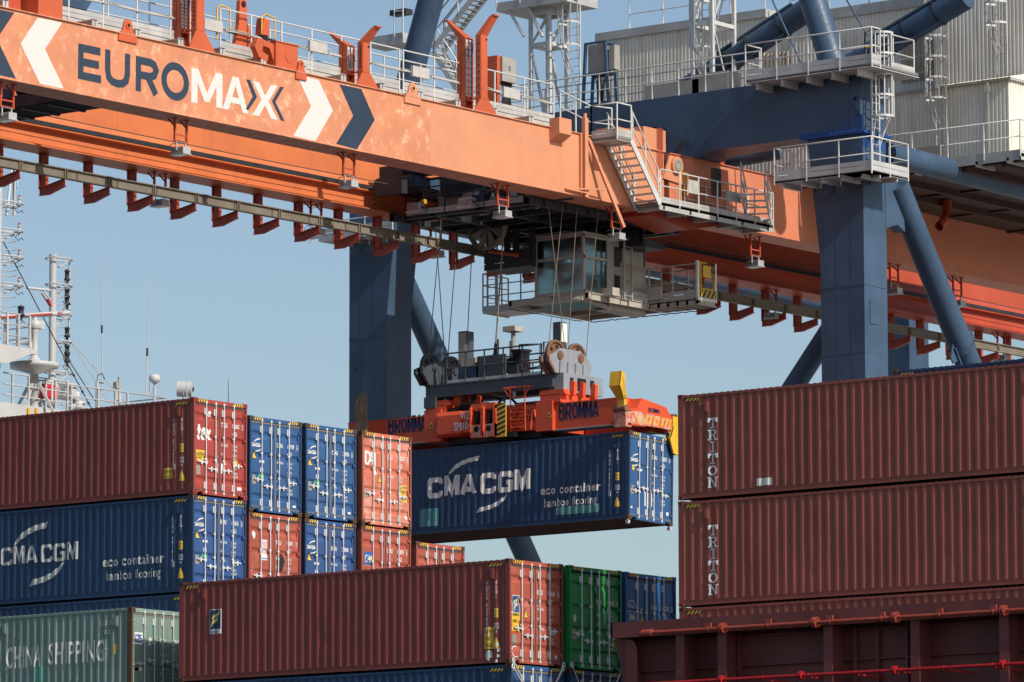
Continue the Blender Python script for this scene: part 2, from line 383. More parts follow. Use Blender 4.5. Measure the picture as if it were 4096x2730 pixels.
def casting(mb, x0, x1, y0, y1, z0, z1, sx, sy):
    mb.box(x0, x1, y0, y1, z0, z1, 0)
    cz = (z0+z1)/2
    for ax, c in ((0, (x1 if sx > 0 else x0)), (1, (y1 if sy > 0 else y0))):
        pts = []
        for i in range(12):
            a = 2*math.pi*i/12; du = .030*math.cos(a); dv = .042*math.sin(a)
            pts.append((c+sx*.002, (y0+y1)/2+du, cz+dv) if ax == 0 else ((x0+x1)/2+du, c+sy*.002, cz+dv))
        mb.poly(pts, 1)
def container(X, Y, Z, label, side='navy', door='blue', cast='rusty', post=None, L=12.192, H=2.896, group=None, style='five', gasket='gasket',
              code=None, logo=None, side_code=None, warn=True, near_tape='black', tilt=0, side_marks=None, doors=True, weights=('MAX.GROSS', 'TARE', 'PAYLOAD', 'CUBE'), tri=True, plate=.84, tape=True):
    root = empty('shipping_container', (X, Y, Z), label, 'container', group)
    if tilt: root.rotation_euler = (tilt, 0, 0)
    SM, DM = M[side], M[door]; PM = M[post] if post else SM
    xs = side_breaks(L); pr = door_prof(H, style)
    f = MB()
    for sy in (0, 1):
        ya, yb = (.006, .075) if sy == 0 else (CW-.075, CW-.006)
        for xa, xb in ((-.175, -.006), (-L+.006, -L+.175)): f.box(xa, xb, ya, yb, .11, H-.11, 1)
        f.box(-L+.17, -.17, *((.004, .06) if sy == 0 else (CW-.06, CW-.004)), H-.10, H-.032)
        f.box(-L+.17, -.17, *((.012, .05) if sy == 0 else (CW-.05, CW-.012)), .025, .165)
        f.box(-L+.17, -.17, *((.004, .016) if sy == 0 else (CW-.016, CW-.004)), .165, .174)
    f.box(-.10, -.008, .16, CW-.16, H-.14, H-.02, 2); f.box(-.12, -.008, .42, CW-.42, .018, .145, 2); f.box(-.12, -.008, .16, .30, .07, .145, 2); f.box(-.12, -.008, CW-.30, CW-.16, .07, .145, 2)
    f.box(-.1, -.008, .28, .44, .09, .145, 2); f.box(-.1, -.008, CW-.44, CW-.28, .09, .145, 2)
    f.box(-L+.008, -L+.1, .16, CW-.16, H-.14, H-.02); f.box(-L+.008, -L+.12, .16, CW-.16, .03, .145)
    f.box(-.10, -.012, .012, .075, .11, H-.11, 2); f.box(-.10, -.012, CW-.075, CW-.012, .11, H-.11, 2)
    f.build('frame', [SM, PM, DM], root, True)
    for sgn, nm in ((0, 'side_wall'), (1, 'side_wall')):
        w = MB(); fx = lambda y: y if sgn == 0 else CW-y
        if sgn: 
            for (a, s), (b_, t) in zip(xs, xs[1:]):
                ya, yb = fx(.010+(1-s)*.036), fx(.010+(1-t)*.036)
                w.add([(a, ya, .17), (b_, yb, .17), (b_, yb, H-.1), (a, ya, H-.1)], [(0, 1, 2, 3)])
        else:
            nz = 9; sd = X*7.3+Z*3.1; vs_ = []
            for i, (a, s) in enumerate(xs):
                for k in range(nz+1):
                    z = .17+(H-.27)*k/nz; e_ = 0 if k in (0, nz) or i in (0, len(xs)-1) else 1
                    n1 = mnoise.noise(Vector((a*1.9+sd, z*1.4, sd))); n2 = mnoise.noise(Vector((a*.55+sd*2, z*.6, 3.3))); n3 = max(0, mnoise.noise(Vector((a*2.6, z*3.0+sd, 9.1)))-.45)
                    vs_.append((a+e_*.010*n1, .010+(1-s)*.036+e_*(.004*n1+.005*n2+.055*n3), z))
            w.add(vs_, [(i*(nz+1)+k, (i+1)*(nz+1)+k, (i+1)*(nz+1)+k+1, i*(nz+1)+k+1) for i in range(len(xs)-1) for k in range(nz)])
        w.build(nm, SM, root, True)
    # roof and front wall
    r = MB(); n = int(L/.21); p = (L-.3)/n
    for i in range(n):
        x = -.15-i*p
        for a, b_, za, zb in ((0, .3, 0, 0), (.3, .45, 0, .022), (.45, .85, .022, .022), (.85, 1, .022, 0)):
            r.add([(x-p*a, .05, H-.034+za), (x-p*b_, .05, H-.034+zb), (x-p*b_, CW-.05, H-.034+zb), (x-p*a, CW-.05, H-.034+za)], [(0, 1, 2, 3)])
            r.add([(x-p*a, .05, H-.05), (x-p*b_, .05, H-.05), (x-p*b_, .05, H-.034+zb), (x-p*a, .05, H-.034+za)], [(0, 1, 2, 3)])
    r.build('roof', SM, root, True)
    e = MB(); k = 8; wv = (CW-.15)/k
    for i in range(k):
        y = .075+i*wv
        for a, b_, xa, xb in ((0, .25, 0, 0), (.25, .5, 0, .045), (.5, .75, .045, .045), (.75, 1, .045, 0)):
            e.add([(-L+.02+xa, y+wv*a, .14), (-L+.02+xb, y+wv*b_, .14), (-L+.02+xb, y+wv*b_, H-.1), (-L+.02+xa, y+wv*a, H-.1)], [(0, 1, 2, 3)])
    e.build('front_wall', SM, root, True)
    fl = MB(); fl.box(-L+.1, -.1, .05, CW-.05, .10, .15, 0)
    nn = int(L/.3)
    for i in range(nn):
        x = -.25-i*(L-.5)/(nn-1); fl.box(x-.02, x+.02, .05, CW-.05, .035, .10, 0); fl.box(x-.024, x+.024, .05, CW-.05, .028, .035, 1)
    fl.build('floor', [M['under'], M['wood']], root, True)
    for xa, xb, sx in ((-.178, 0, 1), (-L, -L+.178, -1)):
        for ya, yb, sy in ((0, .162, -1), (CW-.162, CW, 1)):
            for za, zb in ((0, .118), (H-.118, H)):
                c = MB(); casting(c, xa, xb, ya, yb, za, zb, sx, sy); c.build('corner_casting', [M[cast], M['black']], root, True)
    if tape:
        for yo in (.2, CW-.62):
            t = MB(); hazard(t, (-.005, yo, H-.115), (0, 1, 0), (0, 0, 1), (1, 0, 0), .42, .085, .05); t.build('hazard_tape', [M['hazard_black'] if near_tape == 'black' else DM, M['yellow']], root, True)
        for xo in (-.75, -L+.25):
            t = MB(); hazard(t, (xo, .003, H-.20), (1, 0, 0), (0, 0, 1), (0, -1, 0), .5, .085, .09); t.build('hazard_tape', [M['hazard_black'], M['yellow']], root, True)
    for xv in (-.62, -L+.95): v = MB(); v.box(xv-.05, xv+.05, -.028, .012, H-.52, H-.27); v.box(xv-.065, xv+.065, -.006, .012, H-.56, H-.23); v.build('air_vent', SM, root, True)
    # doors
    D = []
    for i, (ya, yb) in enumerate(((.078, 1.212), (1.226, CW-.078))):
        d = MB()
        for (a, s), (b_, t) in zip(pr, pr[1:]):
            d.add([(s, ya+.06, a), (s, yb-.06, a), (t, yb-.06, b_), (t, ya+.06, b_)], [(0, 1, 2, 3)])
        d.box(-.1, -.045, ya, ya+.061, .165, H-.195); d.box(-.1, -.045, yb-.061, yb, .165, H-.195)
        d.box(-.1, -.046, ya, yb, H-.25, H-.195)
        d.box(-.08, -.03, ya-.02, yb+.02, H-.198, H-.150, 1); d.box(-.08, -.03, ya-.02, yb+.02, .146, .172, 1)
        if i == 0: d.box(-.08, -.032, yb-.012, yb+.026, .17, H-.19, 1)
        else: d.box(-.085, -.04, yb-.004, yb+.018, .17, H-.19, 1)
        for hz in (.30, .30+(H-.9)*.36, .30+(H-.9)*.72, H-.38):
            yy = ya-.055 if i == 0 else yb-.06
            d.prism([(-.03, yy, hz), (-.008, yy+.02, hz-.02), (-.008, yy+.1, hz-.02), (-.03, yy+.125, hz), (-.03, yy+.125, hz+.08), (-.03, yy, hz+.08)], (.012, 0, 0))
        dr = d.build('door', [DM, M[gasket]], root, True); D.append(dr)
        for j, ry in enumerate((ya+.50, yb-.20) if i == 0 else (ya+.16, yb-.52)):
            q = MB(); q.tube((-.012, ry, .06), (-.012, ry, H-.07), .019, 8)
            for zz in (.10, H-.11): q.box(-.035, .0, ry-.04, ry+.04, zz-.03, zz+.03)
            for zz in (.28, H-.40): q.tube((-.012, ry, zz-.11), (-.012, ry, zz+.13), .027, 8); q.box(-.05, -.02, ry-.075, ry-.03, zz-.08, zz+.12)
            for zz in (.28+(H-.68)*.36, .28+(H-.68)*.68): q.box(-.045, .003, ry-.055, ry+.03, zz-.03, zz+.03)
            q.build('lock_rod', M['galv'], dr, True)
            hq = MB(); hz = .95+(.12 if (j+i) % 2 else 0) if not style == 'five' else (.80 if (i+j) % 2 else .98)
            sg = -1 if i == 0 else 1
            hq.bar((-.002, ry, hz), (-.002, ry+sg*.36, hz+.01), .022, .035); hq.box(-.03, .006, ry+sg*.2-.03, ry+sg*.2+.03, hz-.07, hz+.07); hq.box(-.02, .008, ry-.045, ry+.045, hz-.05, hz+.05)
            hq.build('door_handle', M['galv'], dr, True)
    # door lettering
    if code:
        p1, p2, p3 = code[:3]; ty = code[3] if len(code) > 3 else '45G1'
        zt = H-.78 if len(code) < 5 else code[4]
        tx = merge2d(shift2d(text2d(p1, .18, .58, .05), 1.29, zt), shift2d(text2d(p2, .18, .58, .05), 1.80, zt), shift2d(text2d(ty, .18, .58, .05), 1.80, zt-.24))
        fr = [(2.245, zt-.02), (2.245, zt+.13), (2.335, zt+.13), (2.335, zt-.02), (2.245, zt-.02)]
        tx = merge2d(tx, shift2d(text2d(p3, .13, .62, .01), 2.262, zt+.005), stroke2d([fr], .012))
        on_door(root, D[1], 'number_lettering', M['white'], tx, pr)
        if weights:
            z0 = H-1.36; ps = []
            for k_, wd in enumerate(weights):
                ps += [shift2d(text2d(wd, .095, .58, .03), 1.30, z0-.27*k_), shift2d(text2d(['32.500 KG', '3.700 KG', '28.800 KG', '76.4 CU.M'][k_], .095, .55, .03), 1.80, z0-.27*k_), shift2d(text2d(['71.650 LB', '8.160 LB', '63.490 LB', '2.700 CUFT'][k_], .095, .55, .03), 1.80, z0-.11-.27*k_)]
            on_door(root, D[1], 'weight_lettering', M['white'], merge2d(*ps), pr)
    if logo: logo(root, D, pr, H)
    if plate: on_door(root, D[0], 'data_plate', M['plate'], rect2d(.17, plate, .36, plate+.28), pr, .006)
    if tri: warn_tri(root, D[0], pr, *(tri if isinstance(tri, tuple) else (.20, H*.56)))
    if side_code: vert_code(root, L, H, xs, *side_code)
    if side_marks: side_marks(root, L, H, xs)
    root['_'] = 0; del root['_']
    return root, D, pr, xs
def warn_tri(root, d, pr, y, z, s=.17):
    o = on_door(root, d, 'warning_sticker', M['hazard_black'], poly2d([(y-.02, z-.015), (y+s+.02, z-.015), (y+s*.62, z+s*1.38), (y+s*.38, z+s*1.38)]), pr, .004)
    on_door(root, d, 'warning_sticker', M['yellow'], poly2d([(y, z), (y+s, z), (y+s*.5, z+s*1.3)]), pr, .007)
def vert_code(root, L, H, xs, chars, box, typ, x0=-.80, col='white', sub='87'):
    z = H-.72; ps = []
    for ch in chars:
        if ch != ' ': ps.append(shift2d(text2d(ch, .15, .72, .04, align='CENTER'), x0, z))
        z -= .128 if ch != ' ' else .08
    ps.append(shift2d(text2d(box, .11, .72, .012, align='CENTER'), x0, z)); ps.append(stroke2d([[(x0-.055, z-.03), (x0+.055, z-.03), (x0+.055, z+.115), (x0-.055, z+.115), (x0-.055, z-.03)]], .012))
    zt = H-.69
    for ch in typ: ps.append(shift2d(text2d(ch, .15, .72, .04, align='CENTER'), x0+.32, zt)); zt -= .128
    on_side(root, 'number_lettering', M[col], merge2d(*ps), L, xs)
    xr = x0+.32; zy = H-1.62
    on_side(root, 'height_sticker', M['yellow'], rect2d(xr-.07, zy-.0, xr+.06, zy+.26), L, xs)
    on_side(root, 'height_sticker', M['hazard_black'], merge2d(shift2d(text2d('2.9m', .085, .55, .008, align='CENTER'), xr-.005, zy+.15), shift2d(text2d("9'6\"", .085, .7, .008, align='CENTER'), xr-.005, zy+.035)), L, xs, .008)
    on_side(root, 'approval_mark', M[col], merge2d(stroke2d([[(xr-.06, zy-.30), (xr+.06, zy-.30), (xr+.06, zy-.16), (xr-.06, zy-.16), (xr-.06, zy-.30)]], .014), shift2d(text2d('IC', .1, .8, .01, align='CENTER'), xr, zy-.265), shift2d(text2d(sub, .085, .8, .01, align='CENTER'), xr, zy-.42)), L, xs)
    on_side(root, 'warning_sticker', M['yellow'], poly2d([(xr-.13, zy-.86), (xr+.12, zy-.86), (xr+.01, zy-.55), (xr-.02, zy-.55)]), L, xs, .004)
def dsticker(root, D, i, pr, name, mat, y0, z0, w, h, lift=.006):
    return on_door(root, D[i], name, M[mat], rect2d(y0, z0, y0+w, z0+h), pr, lift)
def ellipse2d(cx, cy, rx, ry, n=16): return poly2d(arc(cx, cy, rx, ry, 0, 360, n)[:-1])
def swoosh(cx, cy, w, h, flip=False):
    s = -1 if flip else 1
    a = [(-.5, -.5), (-.42, -.18), (-.2, .12), (.08, .30), (.5, .42)]; b = [(.42, .16), (.12, .08), (-.12, -.06), (-.34, -.28)]
    return poly2d([(cx+s*x*w, cy+s*y*h) for x, y in a+b])
def cma_small(root, D, pr, H):
    z = H-.92; y = .13
    on_door(root, D[0], 'line_emblem', M['stick_white'], merge2d(block_word('CMA CGM', y, z, .40, .10, .022, .24), swoosh(y+.26, z+.2, .3, .16), swoosh(y+.32, z-.1, .3, .16, True)), pr)
    zm = H*.52
    dsticker(root, D, 0, pr, 'sticker', 'stick_white', .50, H*.52, .22, .07); on_door(root, D[0], 'round_sticker', M['stick_white'], ellipse2d(.60, H*.445, .07, .10), pr, .006)
    dsticker(root, D, 0, pr, 'sticker', 'stick_green', .50, H*.35, .24, .16); dsticker(root, D, 1, pr, 'sticker', 'stick_white', 2.06, .25, .14, .07)
def cma_old(root, D, pr, H):
    z = H-.98; y = .13
    on_door(root, D[0], 'line_emblem', M['stick_white'], merge2d(block_word('CMA CGM', y, z, .40, .10, .022, .24), swoosh(y+.26, z+.2, .3, .16), swoosh(y+.32, z-.1, .3, .16, True)), pr)
    dsticker(root, D, 0, pr, 'sticker', 'stick_white', .52, H*.56, .24, .08); on_door(root, D[0], 'round_sticker', M['stick_white'], ellipse2d(.58, H*.42, .07, .09), pr, .006)
    dsticker(root, D, 0, pr, 'sticker', 'stick_white', .17, .36, .09, .07); dsticker(root, D, 1, pr, 'sticker', 'stick_white', 2.12, .32, .13, .11)
    for y0, z0, w, h in ((.92, .50, .06, .5), (1.04, .46, .08, .55)): dsticker(root, D, 0, pr, 'torn_sticker', 'stick_white', y0, z0, w, h)
    dsticker(root, D, 1, pr, 'torn_sticker', 'stick_white', 1.24, .52, .09, .55)
def flame_F(x, z, w, h):
    top = [(.18, .50), (.24, .68), (.40, .80), (.62, .84), (.95, .98), (.86, .74), (.62, .66), (.42, .62), (.30, .50)]
    bot = [(.06, .02), (.12, .28), (.24, .44), (.42, .52), (.80, .66), (.70, .44), (.48, .36), (.34, .30), (.22, .12)]
    return merge2d(poly2d([(x+a*w, z+b*h) for a, b in top]), poly2d([(x+a*w, z+b*h) for a, b in bot]))
def leaf_door(root, D, pr, H, z=None, blue='stick_blue'):
    z = H-1.33 if z is None else z; y = .21
    dsticker(root, D, 0, pr, 'emblem_panel', 'stick_white', y-.015, z-.10, .31, .58, .005); dsticker(root, D, 0, pr, 'emblem_panel', blue, y, z+.0, .28, .465, .008)
    on_door(root, D[0], 'emblem_letter', M['stick_lime'], flame_F(y+.01, z+.02, .26, .42), pr, .011)
    on_door(root, D[0], 'emblem_lettering', M['stick_navy'], shift2d(text2d('FLORENS', .07, .62, .012), y, z-.08), pr, .011)
def logo_tex(root, D, pr, H):
    on_door(root, D[0], 'owner_lettering', M['white'], merge2d(block_word('tex', .19, H-1.22, .62, .33, .085, .10), rect2d(.84, H-1.22, .88, H-1.18)), pr)
    on_door(root, D[0], 'sticker', M['stick_white'], poly2d([(.66, H-.50), (.83, H-.53), (.83, H-.38), (.76, H-.34), (.70, H-.38)]), pr, .006)
    dsticker(root, D, 0, pr, 'caution_sticker', 'yellow', .15, 1.02, .40, .32); on_door(root, D[0], 'caution_lettering', M['hazard_black'], merge2d(shift2d(text2d('CAUTION', .11, .75, .01), .17, 1.20), shift2d(text2d('2.9m 9\'HIGH', .075, .7, .006), .17, 1.08)), pr, .010)
    dsticker(root, D, 1, pr, 'sticker', 'stick_white', 2.03, .26, .2, .1); dsticker(root, D, 1, pr, 'sticker', 'yellow', 1.93, 1.02, .15, .16)
    on_door(root, D[1], 'red_sticker', M['red_tri'], poly2d([(1.93, .98), (2.10, .98), (2.015, .78)]), pr, .006)
    dsticker(root, D, 0, pr, 'torn_sticker', 'stick_white', 1.13, .72, .06, .5); on_door(root, D[1], 'torn_sticker', M['stick_white'], poly2d([(1.25, .70), (1.30, 1.0), (1.42, 1.08), (1.38, .72)]), pr, .006)
def logo_cai(root, D, pr, H):
    z = H-1.02
    st = stroke2d([[(.42, z+.27), (.42, z+.34), (.36, z+.38), (.26, z+.38), (.22, z+.34), (.22, z+.06), (.26, z+.02), (.36, z+.02), (.52, z+.36), (.57, z+.36), (.57, z)], [(.44, z+.13), (.56, z+.13)], [(.67, z), (.67, z+.39)]], .075)
    on_door(root, D[0], 'owner_lettering', M['stick_white'], st, pr)
    on_door(root, D[0], 'sticker', M['stick_white'], poly2d([(.62, 1.60), (.72, 1.56), (.76, 1.62), (.73, 1.86), (.67, 1.86)]), pr, .006)
    dsticker(root, D, 1, pr, 'caution_sticker', 'yellow', 1.98, .82, .25, .55)
    on_door(root, D[1], 'caution_lettering', M['hazard_black'], merge2d(shift2d(text2d('CAUTION', .085, .6, .008), 1.99, 1.26), shift2d(text2d("9'6\"", .12, .7, .008), 2.04, 1.08), shift2d(text2d('HIGH', .12, .6, .008), 2.02, .90)), pr, .010)
    dsticker(root, D, 1, pr, 'sticker', 'stick_white', 2.14, .30, .11, .09)
def logo_cai2(root, D, pr, H):
    z = H-1.16
    dsticker(root, D, 0, pr, 'emblem_panel', 'stick_blue', .19, z-.06, .46, .40); on_door(root, D[0], 'emblem_lettering', M['stick_lime'], poly2d([(.32, z+.12), (.63, z+.24), (.63, z+.0)]), pr, .009)
    on_door(root, D[0], 'emblem_lettering', M['stick_white'], shift2d(text2d('CAI', .32, .66, .035), .20, z+.02), pr, .012)
def logo_tal(root, D, pr, H):
    z = H-1.40
    dsticker(root, D, 0, pr, 'emblem_panel', 'stick_white', .60, z-.02, .30, .62, .005)
    P_ = plain('faded_pink', (.66, .42, .44)); on_door(root, D[0], 'emblem_panel', P_, rect2d(.62, z+.16, .885, z+.56), pr, .008)
    on_door(root, D[0], 'emblem_lettering', M['stick_white'], shift2d(text2d('TAL', .2, .62, .025), .615, z+.26), pr, .011); dsticker(root, D, 0, pr, 'emblem_panel', 'stick_blue', .61, z+.02, .28, .025, .010)
    on_door(root, D[0], 'sticker', M['stick_white'], poly2d([(.19, H-.66), (.27, H-.80), (.33, H-.78), (.36, H-.62), (.31, H-.55), (.24, H-.60)]), pr, .006)
    on_door(root, D[1], 'black_sticker', M['hazard_black'], poly2d([(1.36, z+.02), (1.46, z+.22), (1.62, z+.24), (1.72, z+.0), (1.60, z-.28), (1.46, z-.34), (1.37, z-.24)]), pr, .008)
    on_door(root, D[0], 'chalk_mark', M['stick_white'], shift2d(text2d('21', .14, .7, .01), .19, 1.12), pr, .006); dsticker(root, D, 0, pr, 'sticker', 'stick_white', .16, .62, .2, .08)
def logo_globe(root, D, pr, H):
    cx, cz = .36, H-1.02
    on_door(root, D[0], 'line_emblem', M['stick_white'], merge2d(stroke2d([arc(cx, cz, .20, .23, 20, 160)], .018), stroke2d([arc(cx, cz, .20, .23, 200, 340)], .018), stroke2d([arc(cx, cz, .09, .23, 35, 145)], .016), stroke2d([arc(cx, cz, .09, .23, 215, 325)], .016), shift2d(text2d('COSCO', .15, .80, .02, align='CENTER'), cx, cz-.0), shift2d(text2d('SHIPPING', .085, .86, .01, align='CENTER'), cx, cz-.12)), pr)
    on_door(root, D[0], 'round_sticker', M['grey_txt'], ellipse2d(.82, cz-.06, .06, .09), pr, .006)
    dsticker(root, D, 0, pr, 'sticker', 'grey_txt', .22, H*.36+.5, .30, .10); warn_tri(root, D[0], pr, .74, H*.36+.42, .19)
def logo_green(root, D, pr, H):
    on_door(root, D[0], 'round_sticker', M['grey_txt'], ellipse2d(.28, 1.42, .075, .11), pr, .006)
    d = MB(); d.box(-.05, .0, 1.16, 1.30, H-.72, H-.52); d.build('lock_box', M['green'], D[0], True)
    warn_tri(root, D[1], pr, 2.0, .72, .15); dsticker(root, D, 1, pr, 'sticker', 'yellow', 1.245, 1.35, .03, .06)
def logo_sage(root, D, pr, H):
    z = H-1.08
    dsticker(root, D, 0, pr, 'emblem_panel', 'stick_white', .17, z, .36, .36, .005)
    on_door(root, D[0], 'line_emblem', M['stick_blue'], merge2d(stroke2d([[(.34, z+.27), (.22, z+.27), (.22, z+.09), (.34, z+.09)], [(.35, z+.05), (.35, z+.31)], [(.48, z+.27), (.39, z+.27), (.39, z+.18), (.48, z+.18), (.48, z+.09), (.38, z+.09)]], .04)), pr, .008)
    on_door(root, D[0], 'round_sticker', M['stick_white'], ellipse2d(.86, z+.12, .065, .13), pr, .006)
    dsticker(root, D, 0, pr, 'sticker', 'stick_white', .18, z-.77, .32, .12)
    on_door(root, D[0], 'repair_patch', M['teal'], rect2d(.95, z+.33, 1.15, z+.66), pr, .006); on_door(root, D[0], 'repair_patch', M['teal'], rect2d(.96, .42, 1.14, .82), pr, .006)
# ---- big side logos
CMA_L = {'C': [[(.92, .70), (.92, .86), (.84, .94), (.16, .94), (.08, .86), (.08, .14), (.16, .06), (.84, .06), (.92, .14), (.92, .30)]],
         'M': [[(.07, 0), (.07, .98), (.14, .98), (.5, .22), (.86, .98), (.93, .98), (.93, 0)]],
         'A': [[(.04, 0), (.42, .95), (.58, .95), (.96, 0)], [(.2, .26), (.8, .26)]],
         'G': [[(.92, .72), (.92, .86), (.84, .94), (.16, .94), (.08, .86), (.08, .14), (.16, .06), (.84, .06), (.92, .14), (.92, .46), (.55, .46)]]}
CMA_L.update({'B': [[(.12, .06), (.12, .94), (.70, .94), (.84, .84), (.84, .62), (.70, .53), (.12, .53)], [(.70, .50), (.88, .40), (.88, .16), (.72, .06), (.12, .06)]],
              'R': [[(.12, 0), (.12, .94), (.72, .94), (.88, .84), (.88, .58), (.72, .46), (.12, .46)], [(.50, .46), (.90, 0)]], 'O': [arc(.5, .5, .40, .44, 0, 360, 18)[:-1]+[arc(.5, .5, .40, .44, 0, 360, 18)[0]]],
              't': [[(.5, 1.3), (.5, .18), (.62, .06), (.85, .10)], [(.12, .86), (.90, .86)]], 'e': [[(.14, .5), (.86, .5), (.84, .72), (.70, .90), (.45, .93), (.22, .80), (.14, .5), (.2, .22), (.40, .06), (.65, .06), (.88, .22)]], 'x': [[(.08, .92), (.92, .02)], [(.88, .92), (.10, .02)]]})
def block_word(word, x, z, w, h, bw, gap=.26, sp=.5):
    n = sum(sp if c == ' ' else 1 for c in word); u = w/(n+gap*(len(word)-1-2*word.count(' '))); ps = []
    for c in word:
        if c == ' ': x += u*(sp-gap); continue
        L_ = [[(x+a*u, z+b*h) for a, b in l] for l in CMA_L[c]]
        ps.append(stroke2d(L_, bw)); x += u*(1+gap)
    return merge2d(*ps)
def big_logo(root, L, H, xs, x, z, w, k, bw, mat, em=(.39, .60, .46, .76)):
    """two word company lettering with swooshes, k = letter height"""
    on_side(root, 'company_lettering', M[mat], block_word('CMA CGM', x, z, w, k, bw), L, xs)
    c0, c1, sw, sh = em
    on_side(root, 'company_emblem', M[mat], swoosh(x+c0*w, z+k+.40, sw*w, sh), L, xs); on_side(root, 'company_emblem', M[mat], swoosh(x+c1*w, z-.40, sw*w, sh, True), L, xs)
def eco(root, L, H, xs, x, z, k, mat):
    on_side(root, 'slogan_lettering', M[mat], fit2d('eco container', x, z, 2.45, .29, .05, 1.1), L, xs)
    on_side(root, 'slogan_lettering', M[mat], fit2d('bamboo flooring', x+.13, z-.50, 2.18, .37, .02, 1.1), L, xs)
def slab(ch):
    s = .16
    if ch == 'T': return merge2d(stroke2d([[(.5, .08), (.5, .92)]], .20), rect2d(0, .84, 1, 1), poly2d([(0, .56), (.16, .56), (.20, .72), (.32, .84), (0, .84)]), poly2d([(1, .56), (.84, .56), (.80, .72), (.68, .84), (1, .84)]), rect2d(.24, 0, .76, .12))
    if ch == 'R': return merge2d(rect2d(.16, .1, .34, .9), rect2d(.06, 0, .44, .12), rect2d(.06, .88, .5, 1), stroke2d([[(.34, .94), (.62, .94), (.78, .86), (.84, .72), (.78, .58), (.62, .50), (.34, .50)]], .13), stroke2d([[(.58, .48), (.80, .06)]], .17), rect2d(.66, 0, .96, .12))
    if ch == 'I': return merge2d(rect2d(.40, .1, .60, .9), rect2d(.26, 0, .74, .12), rect2d(.26, .88, .74, 1))
    if ch == 'O': return stroke2d([arc(.5, .5, .38, .42, 0, 360, 20)[:-1] + [arc(.5, .5, .38, .42, 0, 360, 20)[0]]], .17)
    if ch == 'N': return merge2d(rect2d(.10, .1, .24, .9), rect2d(.76, .1, .90, .95), stroke2d([[(.16, .96), (.84, .04)]], .17), rect2d(.0, 0, .36, .12), rect2d(.0, .88, .30, 1), rect2d(.62, .88, 1.0, 1))
def triton_side(root, L, H, xs):
    z = H-1.0; ps = []
    for ch in 'TRITON':
        ps.append(shift2d(slab(ch), -L+1.0, z, .335, .29)); z -= .325
    on_side(root, 'owner_lettering', M['stick_white'], merge2d(*ps), L, xs)

GA, GF = 'containers stacked on the left bay', 'containers stacked on the near middle bay'
def src(px, py, Y): return at(px, py, Y=Y)
def put(px, py, Y, H, **k):
    p = at(px, py, Y=Y); return container(p.x, p.y, p.z-H, H=H, **k)
HC, STD = 2.896, 2.591
YA = lambda k: 119.52+2.6423*k
YF = lambda k: 116.84+2.6423*k
# left bay, outer column
def tex_side(root, L, H, xs):
    on_side(root, 'caution_sticker', M['yellow'], rect2d(-1.22, .52, -.83, .84), L, xs); on_side(root, 'caution_lettering', M['hazard_black'], merge2d(shift2d(text2d('CAUTION', .11, .75, .01), -1.21, .69), shift2d(text2d("2.9m 9'HIGH", .085, .62, .008), -1.21, .55)), L, xs, .008)
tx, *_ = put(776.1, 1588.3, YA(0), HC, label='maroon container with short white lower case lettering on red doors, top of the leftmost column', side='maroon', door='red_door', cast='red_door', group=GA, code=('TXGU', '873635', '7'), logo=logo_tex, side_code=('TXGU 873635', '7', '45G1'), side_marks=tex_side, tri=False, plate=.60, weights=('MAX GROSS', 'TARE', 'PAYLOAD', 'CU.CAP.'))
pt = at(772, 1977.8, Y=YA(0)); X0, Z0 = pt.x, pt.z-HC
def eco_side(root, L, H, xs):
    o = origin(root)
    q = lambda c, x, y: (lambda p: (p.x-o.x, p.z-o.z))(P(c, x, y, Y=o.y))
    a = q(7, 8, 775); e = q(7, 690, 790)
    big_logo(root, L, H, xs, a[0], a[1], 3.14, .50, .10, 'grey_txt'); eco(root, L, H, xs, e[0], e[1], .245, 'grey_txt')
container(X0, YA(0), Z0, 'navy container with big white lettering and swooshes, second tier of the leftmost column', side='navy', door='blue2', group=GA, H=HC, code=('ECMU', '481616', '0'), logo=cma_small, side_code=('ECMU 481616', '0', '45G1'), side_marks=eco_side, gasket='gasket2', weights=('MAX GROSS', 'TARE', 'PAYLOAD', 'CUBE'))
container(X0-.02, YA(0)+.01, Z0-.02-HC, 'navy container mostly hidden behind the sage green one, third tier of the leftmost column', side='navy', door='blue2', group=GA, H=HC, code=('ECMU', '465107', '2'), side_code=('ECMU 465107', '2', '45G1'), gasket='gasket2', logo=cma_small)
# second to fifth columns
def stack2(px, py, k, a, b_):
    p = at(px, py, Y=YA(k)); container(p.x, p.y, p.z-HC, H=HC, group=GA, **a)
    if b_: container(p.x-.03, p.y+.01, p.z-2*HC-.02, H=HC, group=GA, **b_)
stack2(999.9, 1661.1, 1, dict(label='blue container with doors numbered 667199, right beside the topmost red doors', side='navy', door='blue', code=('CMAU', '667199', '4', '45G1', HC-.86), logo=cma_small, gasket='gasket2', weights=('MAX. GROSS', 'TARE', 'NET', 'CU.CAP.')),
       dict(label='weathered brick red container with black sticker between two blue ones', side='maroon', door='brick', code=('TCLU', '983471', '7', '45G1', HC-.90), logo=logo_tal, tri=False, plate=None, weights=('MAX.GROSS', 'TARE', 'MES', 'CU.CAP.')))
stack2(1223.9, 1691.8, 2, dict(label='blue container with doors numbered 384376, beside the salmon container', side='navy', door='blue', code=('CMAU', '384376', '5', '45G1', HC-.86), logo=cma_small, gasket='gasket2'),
       dict(label='blue container with doors numbered 563968, in the lower tier of its column', side='navy', door='blue2', code=('ECMU', '563968', '7', '45G1', HC-.90), logo=cma_small, gasket='gasket2'))
